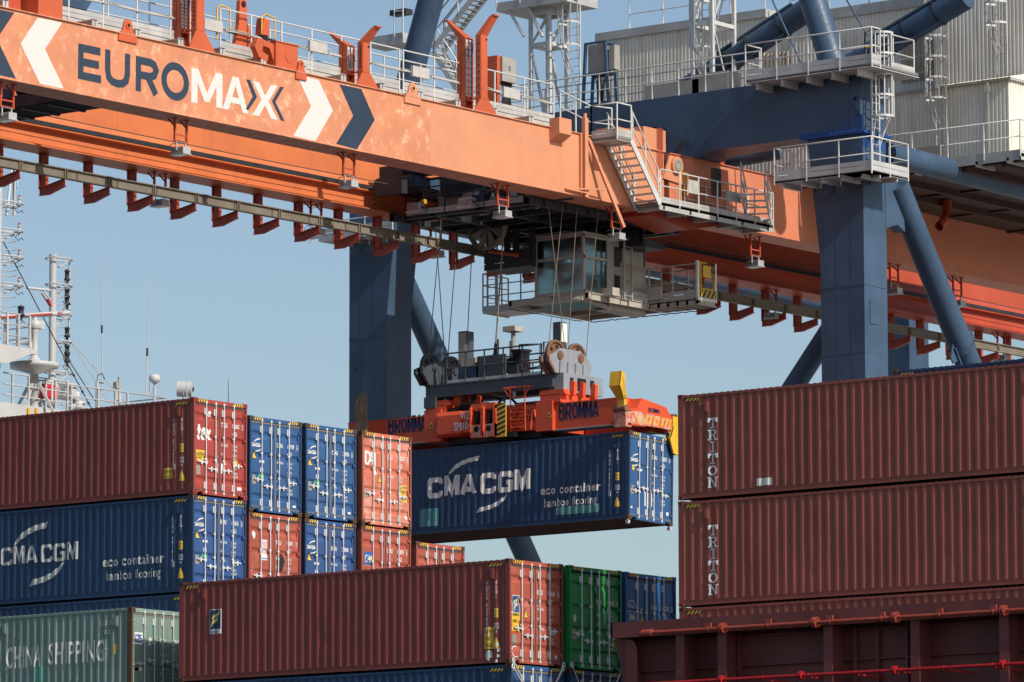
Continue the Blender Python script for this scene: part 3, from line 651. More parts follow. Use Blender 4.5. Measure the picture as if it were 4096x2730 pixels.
stack2(1449.1, 1722.7, 3, dict(label='sun faded salmon container with yellow caution sticker left of the hanging one', side='maroon2', door='salmon', code=('CAIU', '915754', '3'), logo=logo_cai, weights=('MAX. GROSS', 'TARE', 'NET', 'CU.CAP.'), plate=.84, tri=(.82, 1.36)),
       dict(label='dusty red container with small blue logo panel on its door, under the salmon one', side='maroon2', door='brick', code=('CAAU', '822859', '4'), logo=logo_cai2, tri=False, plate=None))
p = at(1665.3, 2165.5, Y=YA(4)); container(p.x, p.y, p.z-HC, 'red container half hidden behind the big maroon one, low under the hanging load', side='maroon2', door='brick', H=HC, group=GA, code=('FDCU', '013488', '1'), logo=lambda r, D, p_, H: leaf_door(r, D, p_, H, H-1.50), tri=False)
# sage green twenty foot container in front of the left bay
def sage_side(root, L, H, xs):
    o = origin(root)
    q = lambda c, x, y: (lambda p: (p.x-o.x, p.z-o.z))(P(c, x, y, Y=o.y))
    a = q(7, 40, 1470)
    on_side(root, 'company_lettering', M['cream'], merge2d(fit2d('CHINA', a[0], a[1]-.02, 1.40, .66, .03, 1.15), fit2d('SHIPPING', a[0]+1.72, a[1]+.02, 2.22, .66, .03, 1.1)), L, xs)
    b_ = q(7, 668, 1180)
    on_side(root, 'number_lettering', M['cream'], merge2d(shift2d(text2d('CSLU 172562 7', .17, .62, .01, 1.15), b_[0], b_[1]), shift2d(text2d('22G1', .17, .62, .01, 1.15), b_[0]+.22, b_[1]-.27)), L, xs)
    on_side(root, 'height_sticker', M['yellow'], rect2d(-.72, H-1.35, -.60, H-1.05), L, xs); on_side(root, 'approval_mark', M['cream'], merge2d(stroke2d([[(-1.1, H-1.33), (-.96, H-1.33), (-.96, H-1.18), (-1.1, H-1.18), (-1.1, H-1.33)]], .014), shift2d(text2d('33', .09, .8, .01), -1.08, H-1.45)), L, xs)
    for xa, xb, za, zb in ((-4.55, -4.45, H-.75, H-.55), (-3.9, -3.4, .55, 1.02), (-2.3, -1.9, .30, .68)): on_side(root, 'repair_patch', M['sage'] if za < .5 else M['patch_green'], rect2d(xa, za, xb, zb), L, xs, .003)
put(528.2, 2428.3, YF(0), STD, label='rusty sage green twenty foot container with ghosted white lettering, bottom left', side='sage', door='sage', cast='rusty', post='rusty', L=6.058, group='containers on the near side of the ship', style='two', code=('CSLU', '172562', '7', '22G1', STD-.98), logo=logo_sage, side_marks=sage_side, gasket='gasket2', tape=False, tri=False, plate=.70, weights=('MAX. GROSS', 'TARE', 'NET', 'CU.CAP.'))
# near middle bay
def flo_side(root, L, H, xs):
    x, z = -L+1.18, H-1.42
    on_side(root, 'emblem_panel', M['stick_white'], rect2d(x-.02, z-.14, x+.45, z+.57), L, xs, .004); on_side(root, 'emblem_panel', M['stick_navy'], rect2d(x, z, x+.43, z+.55), L, xs, .008)
    on_side(root, 'emblem_letter', M['stick_lime'], flame_F(x+.02, z+.01, .40, .52), L, xs, .012); on_side(root, 'emblem_lettering', M['stick_navy'], shift2d(text2d('FLORENS', .105, .66, .02), x+.01, z-.115), L, xs, .012)
    on_side(root, 'caution_sticker', M['yellow'], rect2d(-.92, .42, -.56, 1.02), L, xs); on_side(root, 'caution_lettering', M['hazard_black'], merge2d(shift2d(text2d('CAUTION', .10, .66, .01), -.91, .87), shift2d(text2d("9'6\"", .15, .7, .01), -.84, .66), shift2d(text2d('HIGH', .13, .7, .01), -.86, .48)), L, xs, .008)
    for xa, za in ((-.45, .32), (-.46, .16), (-.50, .48), (-.52, .02)): on_side(root, 'torn_sticker', M['stick_white'], poly2d([(xa, za), (xa+.1, za+.02), (xa+.09, za+.1), (xa+.01, za+.09)]), L, xs, .005)
    on_side(root, 'torn_sticker', M['grey_txt'], ellipse2d(-.75, .24, .13, .15, 10), L, xs, .005)
def flo_door(root, D, pr, H):
    leaf_door(root, D, pr, H, H-1.48)
    on_door(root, D[0], 'web_lettering', M['white'], shift2d(text2d('www.florens.com', .10, .50, .012), .10, 1.02+.36), pr)
    dsticker(root, D, 0, pr, 'caution_sticker', 'yellow', .15, .98-.08, .36, .55)
    on_door(root, D[0], 'caution_lettering', M['hazard_black'], merge2d(shift2d(text2d('CAUTION', .10, .66, .01), .17, 1.32), shift2d(text2d("9'6\"", .12, .7, .01), .24, 1.14), shift2d(text2d('HIGH', .11, .7, .01), .24, .97)), pr, .010)
    on_door(root, D[1], 'round_sticker', M['grey_txt'], ellipse2d(1.38, H-1.16, .06, .09), pr, .006); dsticker(root, D, 1, pr, 'sticker', 'grey_txt', 1.90, .88, .22, .12)
    on_door(root, D[0], 'chalk_mark', M['stick_white'], stroke2d([arc(.33, .33, .16, .15, 60, 300, 10)], .03), pr, .006); on_door(root, D[1], 'round_sticker', M['stick_white'], ellipse2d(2.15, .28, .05, .05), pr, .006)
pf = at(2038.4, 2233.6, Y=YF(0))
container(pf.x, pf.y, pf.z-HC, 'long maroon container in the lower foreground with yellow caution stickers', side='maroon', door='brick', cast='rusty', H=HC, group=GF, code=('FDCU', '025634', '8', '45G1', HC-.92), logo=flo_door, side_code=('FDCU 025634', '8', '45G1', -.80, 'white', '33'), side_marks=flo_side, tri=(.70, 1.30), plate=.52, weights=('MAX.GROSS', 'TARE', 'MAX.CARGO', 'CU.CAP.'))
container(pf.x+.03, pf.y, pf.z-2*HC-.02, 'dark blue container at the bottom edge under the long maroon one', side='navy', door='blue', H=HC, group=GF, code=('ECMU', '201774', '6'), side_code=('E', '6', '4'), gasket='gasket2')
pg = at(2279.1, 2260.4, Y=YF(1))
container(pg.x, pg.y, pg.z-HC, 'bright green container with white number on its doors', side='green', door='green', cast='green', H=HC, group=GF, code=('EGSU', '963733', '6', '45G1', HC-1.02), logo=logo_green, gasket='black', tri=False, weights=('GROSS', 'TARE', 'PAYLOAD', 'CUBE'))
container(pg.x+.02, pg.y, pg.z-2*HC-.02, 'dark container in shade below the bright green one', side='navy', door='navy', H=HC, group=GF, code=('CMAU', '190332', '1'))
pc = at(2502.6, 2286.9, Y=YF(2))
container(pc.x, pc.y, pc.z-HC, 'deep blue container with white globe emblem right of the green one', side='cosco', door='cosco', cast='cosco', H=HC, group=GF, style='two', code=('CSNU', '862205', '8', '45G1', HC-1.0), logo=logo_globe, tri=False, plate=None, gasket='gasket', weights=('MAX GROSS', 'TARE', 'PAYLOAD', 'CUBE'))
# right bay
pt = at(2710, 1581.5, Y=118.15); XT = pt.x+12.192; GT = 'maroon containers stacked on the right bay'
container(XT, pt.y, pt.z-HC, 'maroon container at the top of the right hand stack, white patch low on its side', side='maroon2', door='brick', cast='maroon2', H=HC, group=GT, side_marks=lambda r, L, H, xs: (triton_side(r, L, H, xs), on_side(r, 'repair_patch', M['cream'], rect2d(-L+2.62, .22, -L+3.13, .42), L, xs)))
container(XT-.01, pt.y, pt.z-2*HC-.035, 'maroon container in the middle of the right hand stack', side='maroon2', door='brick', cast='maroon2', H=HC, group=GT, side_marks=triton_side)
container(XT-.0, pt.y, pt.z-3*HC-.05, 'dented maroon container of the right hand stack, just above the red pipe', side='maroon2', door='brick', cast='rusty', H=HC, group=GT)
pb = at(3568, 1482, Y=118.15+4*2.6423); container(pb.x+12.192, pb.y, pb.z-HC, 'blue container peeping over the top of the right hand stack', side='navy', door='blue', H=HC, group=GT)
for k_, nm in ((1, 'second'), (2, 'third')):
    for j in range(3): container(XT-.05*k_, pt.y+2.6423*k_, pt.z-(j+1)*(HC+.02), '%s container of the %s column hidden behind the right hand stack' % (('top', 'middle', 'low')[j], nm), side='maroon2', door='brick', H=HC, group='containers hidden in the right bay')
# hanging container
HX, HY, HZ = -103.93, 139.35, 26.21-HC
def hang_side(root, L, H, xs):
    o = Vector((HX, HY, HZ))
    q = lambda c, x, y: (lambda p: (p.x-o.x, p.z-o.z))(P(c, x, y, Y=HY))
    a = q(8, 605, 318); e = q(8, 1362, 305)
    big_logo(root, L, H, xs, a[0], a[1]-.0, 4.25, .60, .175, 'cream', (.354, .635, .31, .62)); eco(root, L, H, xs, e[0], e[1], .22, 'cream')
    for x0, y0, x1, y1 in ((545, 520, 675, 390), (1468, 440, 1755, 362)):
        c0 = q(8, x0, y0); c1 = q(8, x1, y1); on_side(root, 'repair_patch', M['teal'], rect2d(c0[0], max(.175, c0[1]), c1[0], c1[1]), L, xs, .003)
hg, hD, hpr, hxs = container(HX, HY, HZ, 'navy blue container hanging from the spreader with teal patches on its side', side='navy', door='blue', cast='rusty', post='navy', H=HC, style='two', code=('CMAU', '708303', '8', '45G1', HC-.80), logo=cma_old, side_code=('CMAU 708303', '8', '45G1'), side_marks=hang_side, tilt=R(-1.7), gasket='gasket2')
for x, y in ((-.09, .08), (-.09, CW-.08)):
    l = MB(); l.tube((x, y, 0), (x, y, -.06), .05, 8); l.hexa([(x-.05, y-.04, -.15), (x+.05, y-.04, -.15), (x+.05, y+.04, -.15), (x-.05, y+.04, -.15), (x-.07, y-.05, -.05), (x+.07, y-.05, -.05), (x+.07, y+.05, -.05), (x-.07, y+.05, -.05)]); l.build('twist_lock', M['galv'], hg, True)
# ------------------------------------------------------------------ quay, water
def struct(name, mb, mat, kind='structure'): return tag(mb.build(name, mat), kind=kind)
struct('water', MB().box(-4000, 4000, -600, 4000, -3, 0), M['water'])
struct('quay', MB().box(-900, 900, 144.2, 3000, -2, 4.2), M['concrete'])
# ------------------------------------------------------------------ gantry crane
XC, XN, YL = -110.03, -105.95, 145.8
crane = empty('gantry_crane', (XC, 146.5, 4.2), 'giant blue and orange quay crane reaching over the ship', 'crane')
ZB, ZT = 34.14, 36.2
def mx(x): return 2*XC-x        # mirror to the far side
# girders
def girder(far, ya, yb, mats, split=None, name='boom_girder'):
    f = mx if far else (lambda x: x)
    prof = [(XN, ZB), (XN, ZT), (-106.60, ZT), (-106.60, 35.20), (-106.76, 34.80), (-107.0, 34.78), (-107.0, 34.73), (-106.78, 34.72), (-106.78, ZB+.05), (-107.0, ZB+.04), (-107.0, ZB)]
    g = MB(); ys = [ya] + ([split] if split else []) + [yb]
    for i, (a, b_) in enumerate(zip(ys, ys[1:])): g.prism([(f(x), a, z) for x, z in prof], (0, b_-a, 0), i)
    g.box(*sorted((f(XN+.06), f(-106.78))), ya, yb, ZT, ZT+.028, 0); g.box(*sorted((f(XN+.02), f(-107.03))), ya, yb, ZB-.028, ZB, 0)
    return g.build(name, mats, crane)
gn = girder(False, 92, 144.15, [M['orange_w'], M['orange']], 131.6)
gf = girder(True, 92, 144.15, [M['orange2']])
bn = girder(False, 144.45, 190, [M['orange_shade']], None, 'fixed_girder'); bf = girder(True, 144.45, 190, [M['orange_red']], None, 'fixed_girder')
seam = MB()
for y in (116.9, 122.8, 131.6, 138.4): seam.box(XN-.01, XN+.004, y, y+.018, ZB, ZT)
seam.build('plate_seam', M['orange'], gn)
# trolley rail with its greasy line on each girder
for far, g in ((0, gn), (1, gf)):
    f = mx if far else (lambda x: x); r = MB(); r.box(*sorted((f(-106.88), f(-106.97))), 92, 190, 34.79, 34.93); r.box(*sorted((f(-106.82), f(-107.02))), 92, 190, 34.783, 34.815)
    for i in range(60): y = 93+i*.85; r.box(*sorted((f(-106.84), f(-107.0))), y, y+.12, 34.79, 34.83)
    r.build('trolley_rail', M['dark_steel'], g)
# lettering and chevrons painted on the near girder
def paint_on(name, mat, p2, dx=.005, label=None):
    return MB().add([(XN+dx+k_, p_[0], p_[1]) for p_, k_ in zip(p2[0], island_lift(*p2))], p2[1]).build(name, M[mat], gn, label=label)
def PY(c, x, y): p = P(c, x, y, X=XN); return (p.y, p.z)
Z0, Z1 = 34.57, 35.63
def cell(lines, y0, y1, w=.235): return stroke2d([[(y0+a*(y1-y0), Z0+b*(Z1-Z0)) for a, b in l] for l in lines], w)
LET = {'E': ([[(.12, 0), (.12, 1)], [(.96, .89), (.12, .89)], [(.12, .11), (1, .11)], [(.12, .5), (.9, .5)]], 115.05, 116.06),
       'U': ([[(.11, 1), (.11, .42), (.16, .22), (.30, .12), (.5, .09), (.70, .12), (.84, .22), (.89, .42), (.89, 1)]], 116.22, 117.34),
       'R': ([[(.12, 0), (.12, 1)], [(.12, .89), (.62, .89), (.80, .84), (.88, .70), (.80, .54), (.62, .48), (.14, .48)], [(.50, .50), (.88, .0)]], 117.58, 118.62),
       'O': ([arc(.5, .5, .41, .44, 0, 360, 24)[:-1]+[arc(.5, .5, .41, .44, 0, 360, 24)[0]]], 118.74, 119.98)}
for ch in 'EURO': paint_on('company_lettering', 'navy_txt', cell(*LET[ch]))
GLY = [([[(0, 0), (0, 1), (.22, 1), (.5, .36), (.78, 1), (1, 1), (1, 0), (.80, 0), (.80, .60), (.58, .10), (.42, .10), (.20, .60), (.20, 0)]], 120.09, 121.52),
       ([[(0, 0), (.38, 1), (.5, 1), (.5, .74), (.22, 0)], [(1, 0), (.62, 1), (.5, 1), (.5, .74), (.78, 0)], [(.26, .22), (.74, .22), (.68, .40), (.32, .40)]], 121.53, 122.72),
       ([[(0, 1), (.26, 1), (.5, .64), (.74, 1), (1, 1), (.64, .5), (1, 0), (.74, 0), (.5, .36), (.26, 0), (0, 0), (.36, .5)]], 122.92, 124.10)]
for pl_, a, b_ in GLY:
    paint_on('company_lettering', 'white_sign', merge2d(*[poly2d([(a+u*(b_-a), Z0+v*(Z1-Z0)) for u, v in q]) for q in pl_]))
for q in ([(1655, 535), (1680, 538), (1727, 655), (1668, 742), (1650, 735), (1698, 650)], [(1882, 585), (1908, 588), (1850, 686), (1912, 816), (1888, 812), (1828, 680)]):
    paint_on('chevron_mark', 'navy_txt', poly2d([PY(1, *a) for a in q]), .008)
def chev(pts, mat, cc=1):
    n = len(pts)//2; a = [PY(cc, *q) for q in pts]
    paint_on('chevron', mat, (a, [(0, 1, 4, 5), (1, 2, 3, 4)]))
wl = [(252, 120), (137, 295), (268, 565), (428, 598), (302, 330), (417, 155)]
chev(wl, 'white_sign'); chev([(x-322, y-68) for x, y in wl], 'navy_txt')
chev([(1993, 500), (2090, 716), (1970, 915), (2120, 950), (2237, 745), (2142, 540)], 'white_sign')
chev([(12, 568), (105, 780), (-10, 968), (130, 1006), (250, 808), (160, 600)], 'navy_worn', 2)
# lifting lugs
for c, x, y in ((1, 853, 180), (2, 500, 600), (1, 2018, 455), (1, -480, -100)):
    p = P(c, x, y, X=XN); s = .62 if (c, x) == (1, 2018) else 1
    l = MB(); r = .19*s; pts = [(p.y-.42*s, 35.98), (p.y-.40*s, 36.15), (p.y-.24*s, 36.32)] + [(p.y+r*math.cos(a), 36.48+r*math.sin(a)) for a in [R(170-16*i) for i in range(11)]] + [(p.y+.24*s, 36.32), (p.y+.40*s, 36.15), (p.y+.42*s, 35.98)]
    l.prism([(XN+.004, y_, z) for y_, z in pts], (.05, 0, 0)); l.disc((XN+.05, p.y, 36.48), (1, 0, 0), .11*s, .05, 16); l.disc((XN+.078, p.y, 36.48), (1, 0, 0), .055*s, .008, 12, 1)
    l.build('lifting_lug', [M['horn'] if c == 1 else M['orange'], M['black']], gn)
# grey walkway along the top of the boom
def railing(path, h=1.1, sp=1.5, parent=crane, kick=.30, name='handrail', loops=False, mat='rail', mids=(.5,), pw=.05, post_mat=None, rr=.026):
    pts = [Vector(p) for p in path]; m = MB(); up = Vector((0, 0, 1))
    for k in (1,) + tuple(mids): m.path([p+up*(h*k) for p in pts], rr if k == 1 else rr*.85, 6)
    for a, b_ in zip(pts, pts[1:]):
        n = max(1, round((b_-a).length/sp)); d = (b_-a)
        for i in range(0 if a is pts[0] else 1, n+1):
            q = a+d*(i/n); m.bar(q-up*.12, q+up*h, pw, pw*.6)
    o = m.build(name, M[mat], parent)
    if kick:
        k = MB()
        for a, b_ in zip(pts, pts[1:]):
            k.bar(a+up*(kick*.24), b_+up*(kick*.24), .012, kick*.44); k.bar(a+up*(kick*.72), b_+up*(kick*.72), .012, kick*.42)
        k.build('kick_plate', M['walk'], o)
    return o
def grating(x0, x1, y0, y1, z, parent, t=.05, along='y'):
    m = MB(); n = max(2, int((x1-x0 if along == 'y' else y1-y0)/.09))
    m.box(x0, x0+.04, y0, y1, z-t-.06, z); m.box(x1-.04, x1, y0, y1, z-t-.06, z); m.box(x0, x1, y0, y0+.04, z-t-.06, z); m.box(x0, x1, y1-.04, y1, z-t-.06, z)
    for i in range(n):
        if along == 'y': x = x0+(x1-x0)*(i+.5)/n; m.box(x-.026, x+.026, y0+.04, y1-.04, z-t, z-.004)
        else: y = y0+(y1-y0)*(i+.5)/n; m.box(x0+.04, x1-.04, y-.026, y+.026, z-t, z-.004)
    return m.build('grating_floor', M['grate'], parent)
WZ = 36.64
bw = MB(); bw.box(-106.98, -106.92, 96, 139.3, WZ-.16, WZ+.02); bw.box(-107.98, -107.92, 96, 139.3, WZ-.16, WZ+.02)
boomwalk = bw.build('walkway', M['walk'], crane); grating(-107.92, -106.98, 96, 139.3, WZ, boomwalk)
railing([(-106.90, 96, WZ), (-106.90, 121.7, WZ)], 1.32, 1.55, boomwalk); railing([(-106.90, 122.5, WZ), (-106.90, 131.2, WZ)], 1.3, 1.55, boomwalk); railing([(-106.90, 131.4, WZ), (-106.90, 139.3, WZ)], 1.3, 1.5, boomwalk)
railing([(-108.0, 96, WZ), (-108.0, 139.3, WZ)], 1.3, 1.9, boomwalk, .3)
for i in range(22):
    y = 98.6+i*1.92
    s = MB(); s.box(-107.9, -106.06, y, y+.03, 36.27, WZ-.16); s.box(-107.9, -106.06, y-.09, y+.12, WZ-.19, WZ-.16); s.box(-107.9, -106.0, y-.09, y+.12, 36.235, 36.27); s.box(-106.1, -106.06, y-.10, y+.13, 36.25, WZ-.14)
    s.build('support_bracket', M['walk'], boomwalk)
for c, x, y in ((1, 1425, 175), (1, 2130, 320), (2, 550, 490), (2, 1160, 630)):     # junction boxes on the rail
    p = P(c, x, y, X=-106.86); b_ = MB(); b_.box(-106.88, -106.78, p.y-.42, p.y+.42, p.z-.17, p.z+.17); b_.path([(-106.83, p.y+.42, p.z), (-106.83, p.y+.62, p.z+.05), (-106.83, p.y+.6, p.z-.3)], .02)
    b_.build('junction_box', M['box_white'], boomwalk)
# conduit along the rail
cdt = MB()
for dz, xx in ((.62, -106.86), (.70, -106.95)):
    cdt.path([(xx, y, WZ+dz+.03*math.sin(y*2.1)) for y in [96+1.2*i for i in range(37)]], .022)
cdt.build('cable', M['box_grey'], boomwalk)
# cross walk loops (yellow and black hooped rail ends)
for c, x, y in ((1, 1530, 90), (1, 1830, 150)):
    p = P(c, x, y, X=-106.9); lp = MB()
    lp.path([(-106.9, p.y-.5, p.z-.9), (-106.9, p.y-.5, p.z+.1), (-106.9, p.y-.3, p.z+.2), (-106.9, p.y+.1, p.z+.15), (-106.9, p.y+.15, p.z-.5)], .03, 6, 0)
    lp.path([(-106.88, p.y-.45, p.z-.55), (-106.88, p.y+.4, p.z-.6)], .035, 6, 1)
    lp.build('hooped_rail', [M['yel_paint'], M['hazard_black']], boomwalk)
# guide horns
def horn(y, zw, zf, zt, k=1.0):
    h = MB(); x1 = XN+.02; w = .165*k
    # flared foot, stem and outward leaning head of the outer horn
    h.prism([(x1, y-.50*k, 36.22), (x1, y+.70*k, 36.20), (x1, y+w+.02, zw), (x1, y-w, zw)], (-.05, 0, 0)); h.prism([(x1, y-w, zw), (x1, y+w, zw), (x1, y+w, zf), (x1, y-w, zf)], (-.05, 0, 0))
    h.hexa([(x1-.05, y-w, zf), (x1, y-w, zf), (x1, y+w, zf), (x1-.05, y+w, zf), (x1+.30, y+.05, zt), (x1+.36, y+.05, zt), (x1+.36, y+w+.12, zt), (x1+.30, y+w+.12, zt)])
    h.box(x1-.22, x1-.02, y-w-.02, y-w+.02, 36.22, zf); h.box(x1-.20, x1-.02, y+w-.03, y+w+.01, 36.22, zf)
    h.hexa([(x1-.22, y-w-.02, zf), (x1, y-w-.02, zf), (x1, y-w+.02, zf), (x1-.22, y-w+.02, zf), (x1+.2, y+.03, zt), (x1+.36, y+.03, zt), (x1+.36, y+.06, zt), (x1+.2, y+.06, zt)])
    h.box(x1-.36, x1+.01, y-w-.03, y+w+.03, zw-.03, zw+.01)
    h.box(x1+.28, x1+.40, y+.02, y+w+.16, zt-.01, zt+.03)
    for i in range(8): z = zw+.15+i*(zf-zw-.2)/8; h.disc((x1-.10, y-w-.025, z), (0, 1, 0), .03, .01, 8, 1)
    h.disc((x1+.012, y+.1, zf-.12), (1, 0, 0), .035, .01, 8, 1)
    o = h.build('guide_horn', [M['horn'], M['black']], crane)
    q = MB(); x2 = -106.80; w2 = .19*k
    q.box(x2-.04, x2, y-w2+.1, y+w2+.1, 36.24, zf); q.box(x2, x2+.16, y-w2+.08, y-w2+.12, 36.24, zf); q.box(x2-.18, x2-.04, y-w2+.08, y-w2+.12, 36.24, zf); q.box(x2-.05, x2+.17, y+w2+.08, y+w2+.12, 36.24, zf)
    q.hexa([(x2-.14, y-w2+.08, zf), (x2+.16, y-w2+.08, zf), (x2+.16, y+w2+.12, zf), (x2-.14, y+w2+.12, zf), (x2-.62, y-w2+.06, zt), (x2-.56, y-w2+.06, zt), (x2-.56, y+.1, zt), (x2-.62, y+.1, zt)])
    q.box(x2-.70, x2-.54, y-w2+.03, y+.14, zt, zt+.03); q.box(x2-.20, x2+.19, y-w2+.06, y+w2+.13, zw-.02, zw+.02)
    for dy in (-.04, .12): 
        q.box(x2+.165, x2+.185, y+dy-.045, y+dy+.045, zw+.12, zf-.05, 2)
        for i in range(9): z = zw+.22+i*(zf-zw-.4)/8; q.disc((x2+.19, y+dy, z), (1, 0, 0), .022, .012, 8, 1)
    q.build('guide_horn', [M['horn'], M['black'], M['rail']], crane)
horn(P(2, 985, 700, X=XN).y, 36.70, 38.75, 39.38); horn(P(2, 190, 480, X=XN).y, 36.70, 37.62, 38.10, .92); horn(P(1, 1345, 220, X=XN).y, 36.85, 38.1, 38.9, 1.02)
# orange lever, hook and box in the middle of the boom
p = P(1, 1935, 470, X=XN); b_ = MB(); b_.box(XN-.75, XN-.02, p.y-.55, p.y+.50, 36.23, 37.02); b_.box(XN-.78, XN+.01, p.y-.58, p.y+.53, 37.02, 37.05)
b_.prism([(XN-.3, p.y-.55, 36.95), (XN-.3, p.y-1.30, 37.05), (XN-.3, p.y-1.45, 36.75), (XN-.3, p.y-1.25, 36.45), (XN-.3, p.y-.85, 36.35), (XN-.3, p.y-.80, 36.55), (XN-.3, p.y-1.10, 36.65), (XN-.3, p.y-1.05, 36.82), (XN-.3, p.y-.75, 36.80), (XN-.3, p.y-.55, 36.40)], (.2, 0, 0)); b_.disc((XN-.01, p.y+.1, 36.65), (1, 0, 0), .2, .012, 20)
b_.build('hook_box', M['horn'], crane)
p = P(1, 1615, 60, X=-107.2); l = MB(); x_ = -107.2
l.prism([(x_, p.y-.5, 36.6), (x_, p.y+.65, 36.55), (x_, p.y+.60, 37.2), (x_, p.y+.18, 37.7), (x_, p.y+.15, 38.35), (x_, p.y+.05, 38.50), (x_, p.y-.08, 38.50), (x_, p.y-.18, 38.35), (x_, p.y-.22, 37.6)], (.14, 0, 0)); l.disc((x_+.15, p.y-.01, 38.28), (1, 0, 0), .10, .02, 14, 1)
l.prism([(x_+.05, p.y+.65, 37.4), (x_+.05, p.y+.95, 37.3), (x_+.05, p.y+1.0, 37.9), (x_+.05, p.y+.72, 37.95)], (.3, 0, 0)); l.tube((x_+.2, p.y+.8, 36.9), (x_+.2, p.y+.8, 37.4), .2, 12, mi=1)
l.build('latch_lever', [M['horn'], M['black']], crane)
# orange block and blue hinge plate at the left edge of the frame
a = P(1, 262, 100, X=XN); c_ = P(1, 425, 145, X=XN)
MB().box(-106.9, XN-.03, a.y, c_.y, 36.23, 38.2).build('stay_anchor', M['horn'], crane)
q = MB(); q.box(-107.3, -106.5, a.y-4, a.y-.2, 36.23, 37.6); q.build('stay_anchor', M['orange_red'], crane)
a = P(1, 480, 60, X=-107.3); bl = MB(); bl.prism([(-107.3, a.y-.6, 36.4), (-107.3, a.y+.2, 36.45), (-107.3, a.y+.55, 36.9), (-107.3, a.y+1.6, 38.3), (-107.3, a.y-.6, 38.3)], (-.6, 0, 0)); bl.build('stay_link', M['crane_blue'], crane)
# dark cross frame under the boom near the left edge
xf = MB(); ya = P(1, 640, 760, X=-109).y-1.2
xf.box(-113.0, -107.1, ya-1.4, ya-1.28, 34.35, 34.72); xf.box(-113.0, -107.1, ya+.1, ya+.22, 34.35, 34.60); xf.box(-113.0, -107.1, ya-1.4, ya+.22, 34.33, 34.36, 1)
for i in range(6): x = -112.8+i*1.05; xf.box(x, x+.12, ya-1.4, ya+.22, 34.28, 34.36)
for i in range(3): x = -112.2+i*1.5; xf.box(x, x+.3, ya-1.1, ya-.9, 34.7, 35.7, 2); xf.tube((x+.6, ya-1.0, 34.95), (x+1.15, ya-1.0, 34.95), .17, 12)
xf.tube((-112.95, ya-1.34, 34.2), (-112.95, ya-1.34, 34.5), .18, 12)
xf.build('cross_frame', [M['dark_steel'], M['black'], M['crane_blue']], crane)
for x, y in ((-113.05, ya-1.6), (-113.05, ya-.1)): MB().box(x-.02, x+.28, y-.3, y+.05, 34.05, 34.4).box(x+.28, x+.30, y-.28, y+.03, 34.08, 34.36, 1).build('buffer', [M['dark_steel'], M['cream']], crane)
# ropes running along the boom
for x, z, r in ((-108.4, 35.35, .028), (-108.5, 35.22, .024), (-109.3, 35.15, .028), (-109.4, 35.02, .028), (-112.2, 34.9, .018), (-112.6, 35.0, .012), (-108.0, 34.6, .02)):
    rp = MB(); rp.path([(x, 92+i*6.5, z-.05*math.sin(math.pi*((i*6.5) % 26)/26)) for i in range(15)], r, 5); rp.build('running_rope', M['rope'], crane)
# rail brackets and festoon rail under the far girder
fr = MB(); XR = -113.06
pz = P(2, 0, 0, X=XR)
zt = at(600, 560+705/3.92, X=XR).z; zb = zt-.29
fr.box(XR-.05, XR-.02, 92, 190, zb, zt); fr.box(XR-.10, XR+.05, 92, 190, zt-.02, zt+.012); fr.box(XR-.10, XR+.05, 92, 190, zb-.03, zb)
festoon = fr.build('festoon_rail', M['festoon'], crane)
y0 = 128.34-2.06*17
for i in range(46):
    y = y0+i*2.06
    j = MB(); j.box(XR-.05, XR+.03, y+.02, y+.06, zb, zt); j.box(XR-.05, XR+.03, y+.12, y+.16, zb, zt); j.build('splice_rib', M['festoon'], festoon)
    b_ = MB(); xo = -114.08
    b_.box(xo, xo+.03, y-.06, y+.06, 32.98, ZB-.03); b_.box(xo+.29, xo+.32, y-.06, y+.06, 32.98, ZB-.03); b_.box(xo+.03, xo+.29, y-.012, y+.012, 32.98, ZB-.03)
    b_.box(xo-.03, xo+.36, y-.1, y+.1, ZB-.045, ZB-.029)
    b_.prism([(xo, y-.01, 32.80), (xo+.4, y-.01, 32.80), (XR+.06, y-.01, 33.0), (XR+.06, y-.01, zb-.03), (xo, y-.01, 33.02)], (0, .02, 0)); b_.hexa([(xo, y-.06, 32.78), (xo+.4, y-.06, 32.78), (xo+.4, y+.06, 32.78), (xo, y+.06, 32.78), (xo, y-.06, 32.80), (xo+.4, y-.06, 32.80), (xo+.4, y+.06, 32.80), (xo, y+.06, 32.80)])
    b_.hexa([(xo+.4, y-.06, 32.78), (XR+.06, y-.06, 32.98), (XR+.06, y+.06, 32.98), (xo+.4, y+.06, 32.78), (xo+.4, y-.06, 32.80), (XR+.06, y-.06, 33.0), (XR+.06, y+.06, 33.0), (xo+.4, y+.06, 32.80)])
    b_.hexa([(xo, y-.06, 33.0), (XR+.06, y-.06, zb-.05), (XR+.06, y+.06, zb-.05), (xo, y+.06, 33.0), (xo, y-.06, 33.02), (XR+.06, y-.06, zb-.03), (XR+.06, y+.06, zb-.03), (xo, y+.06, 33.02)])
    b_.build('rail_bracket', M['orange_red'], crane)
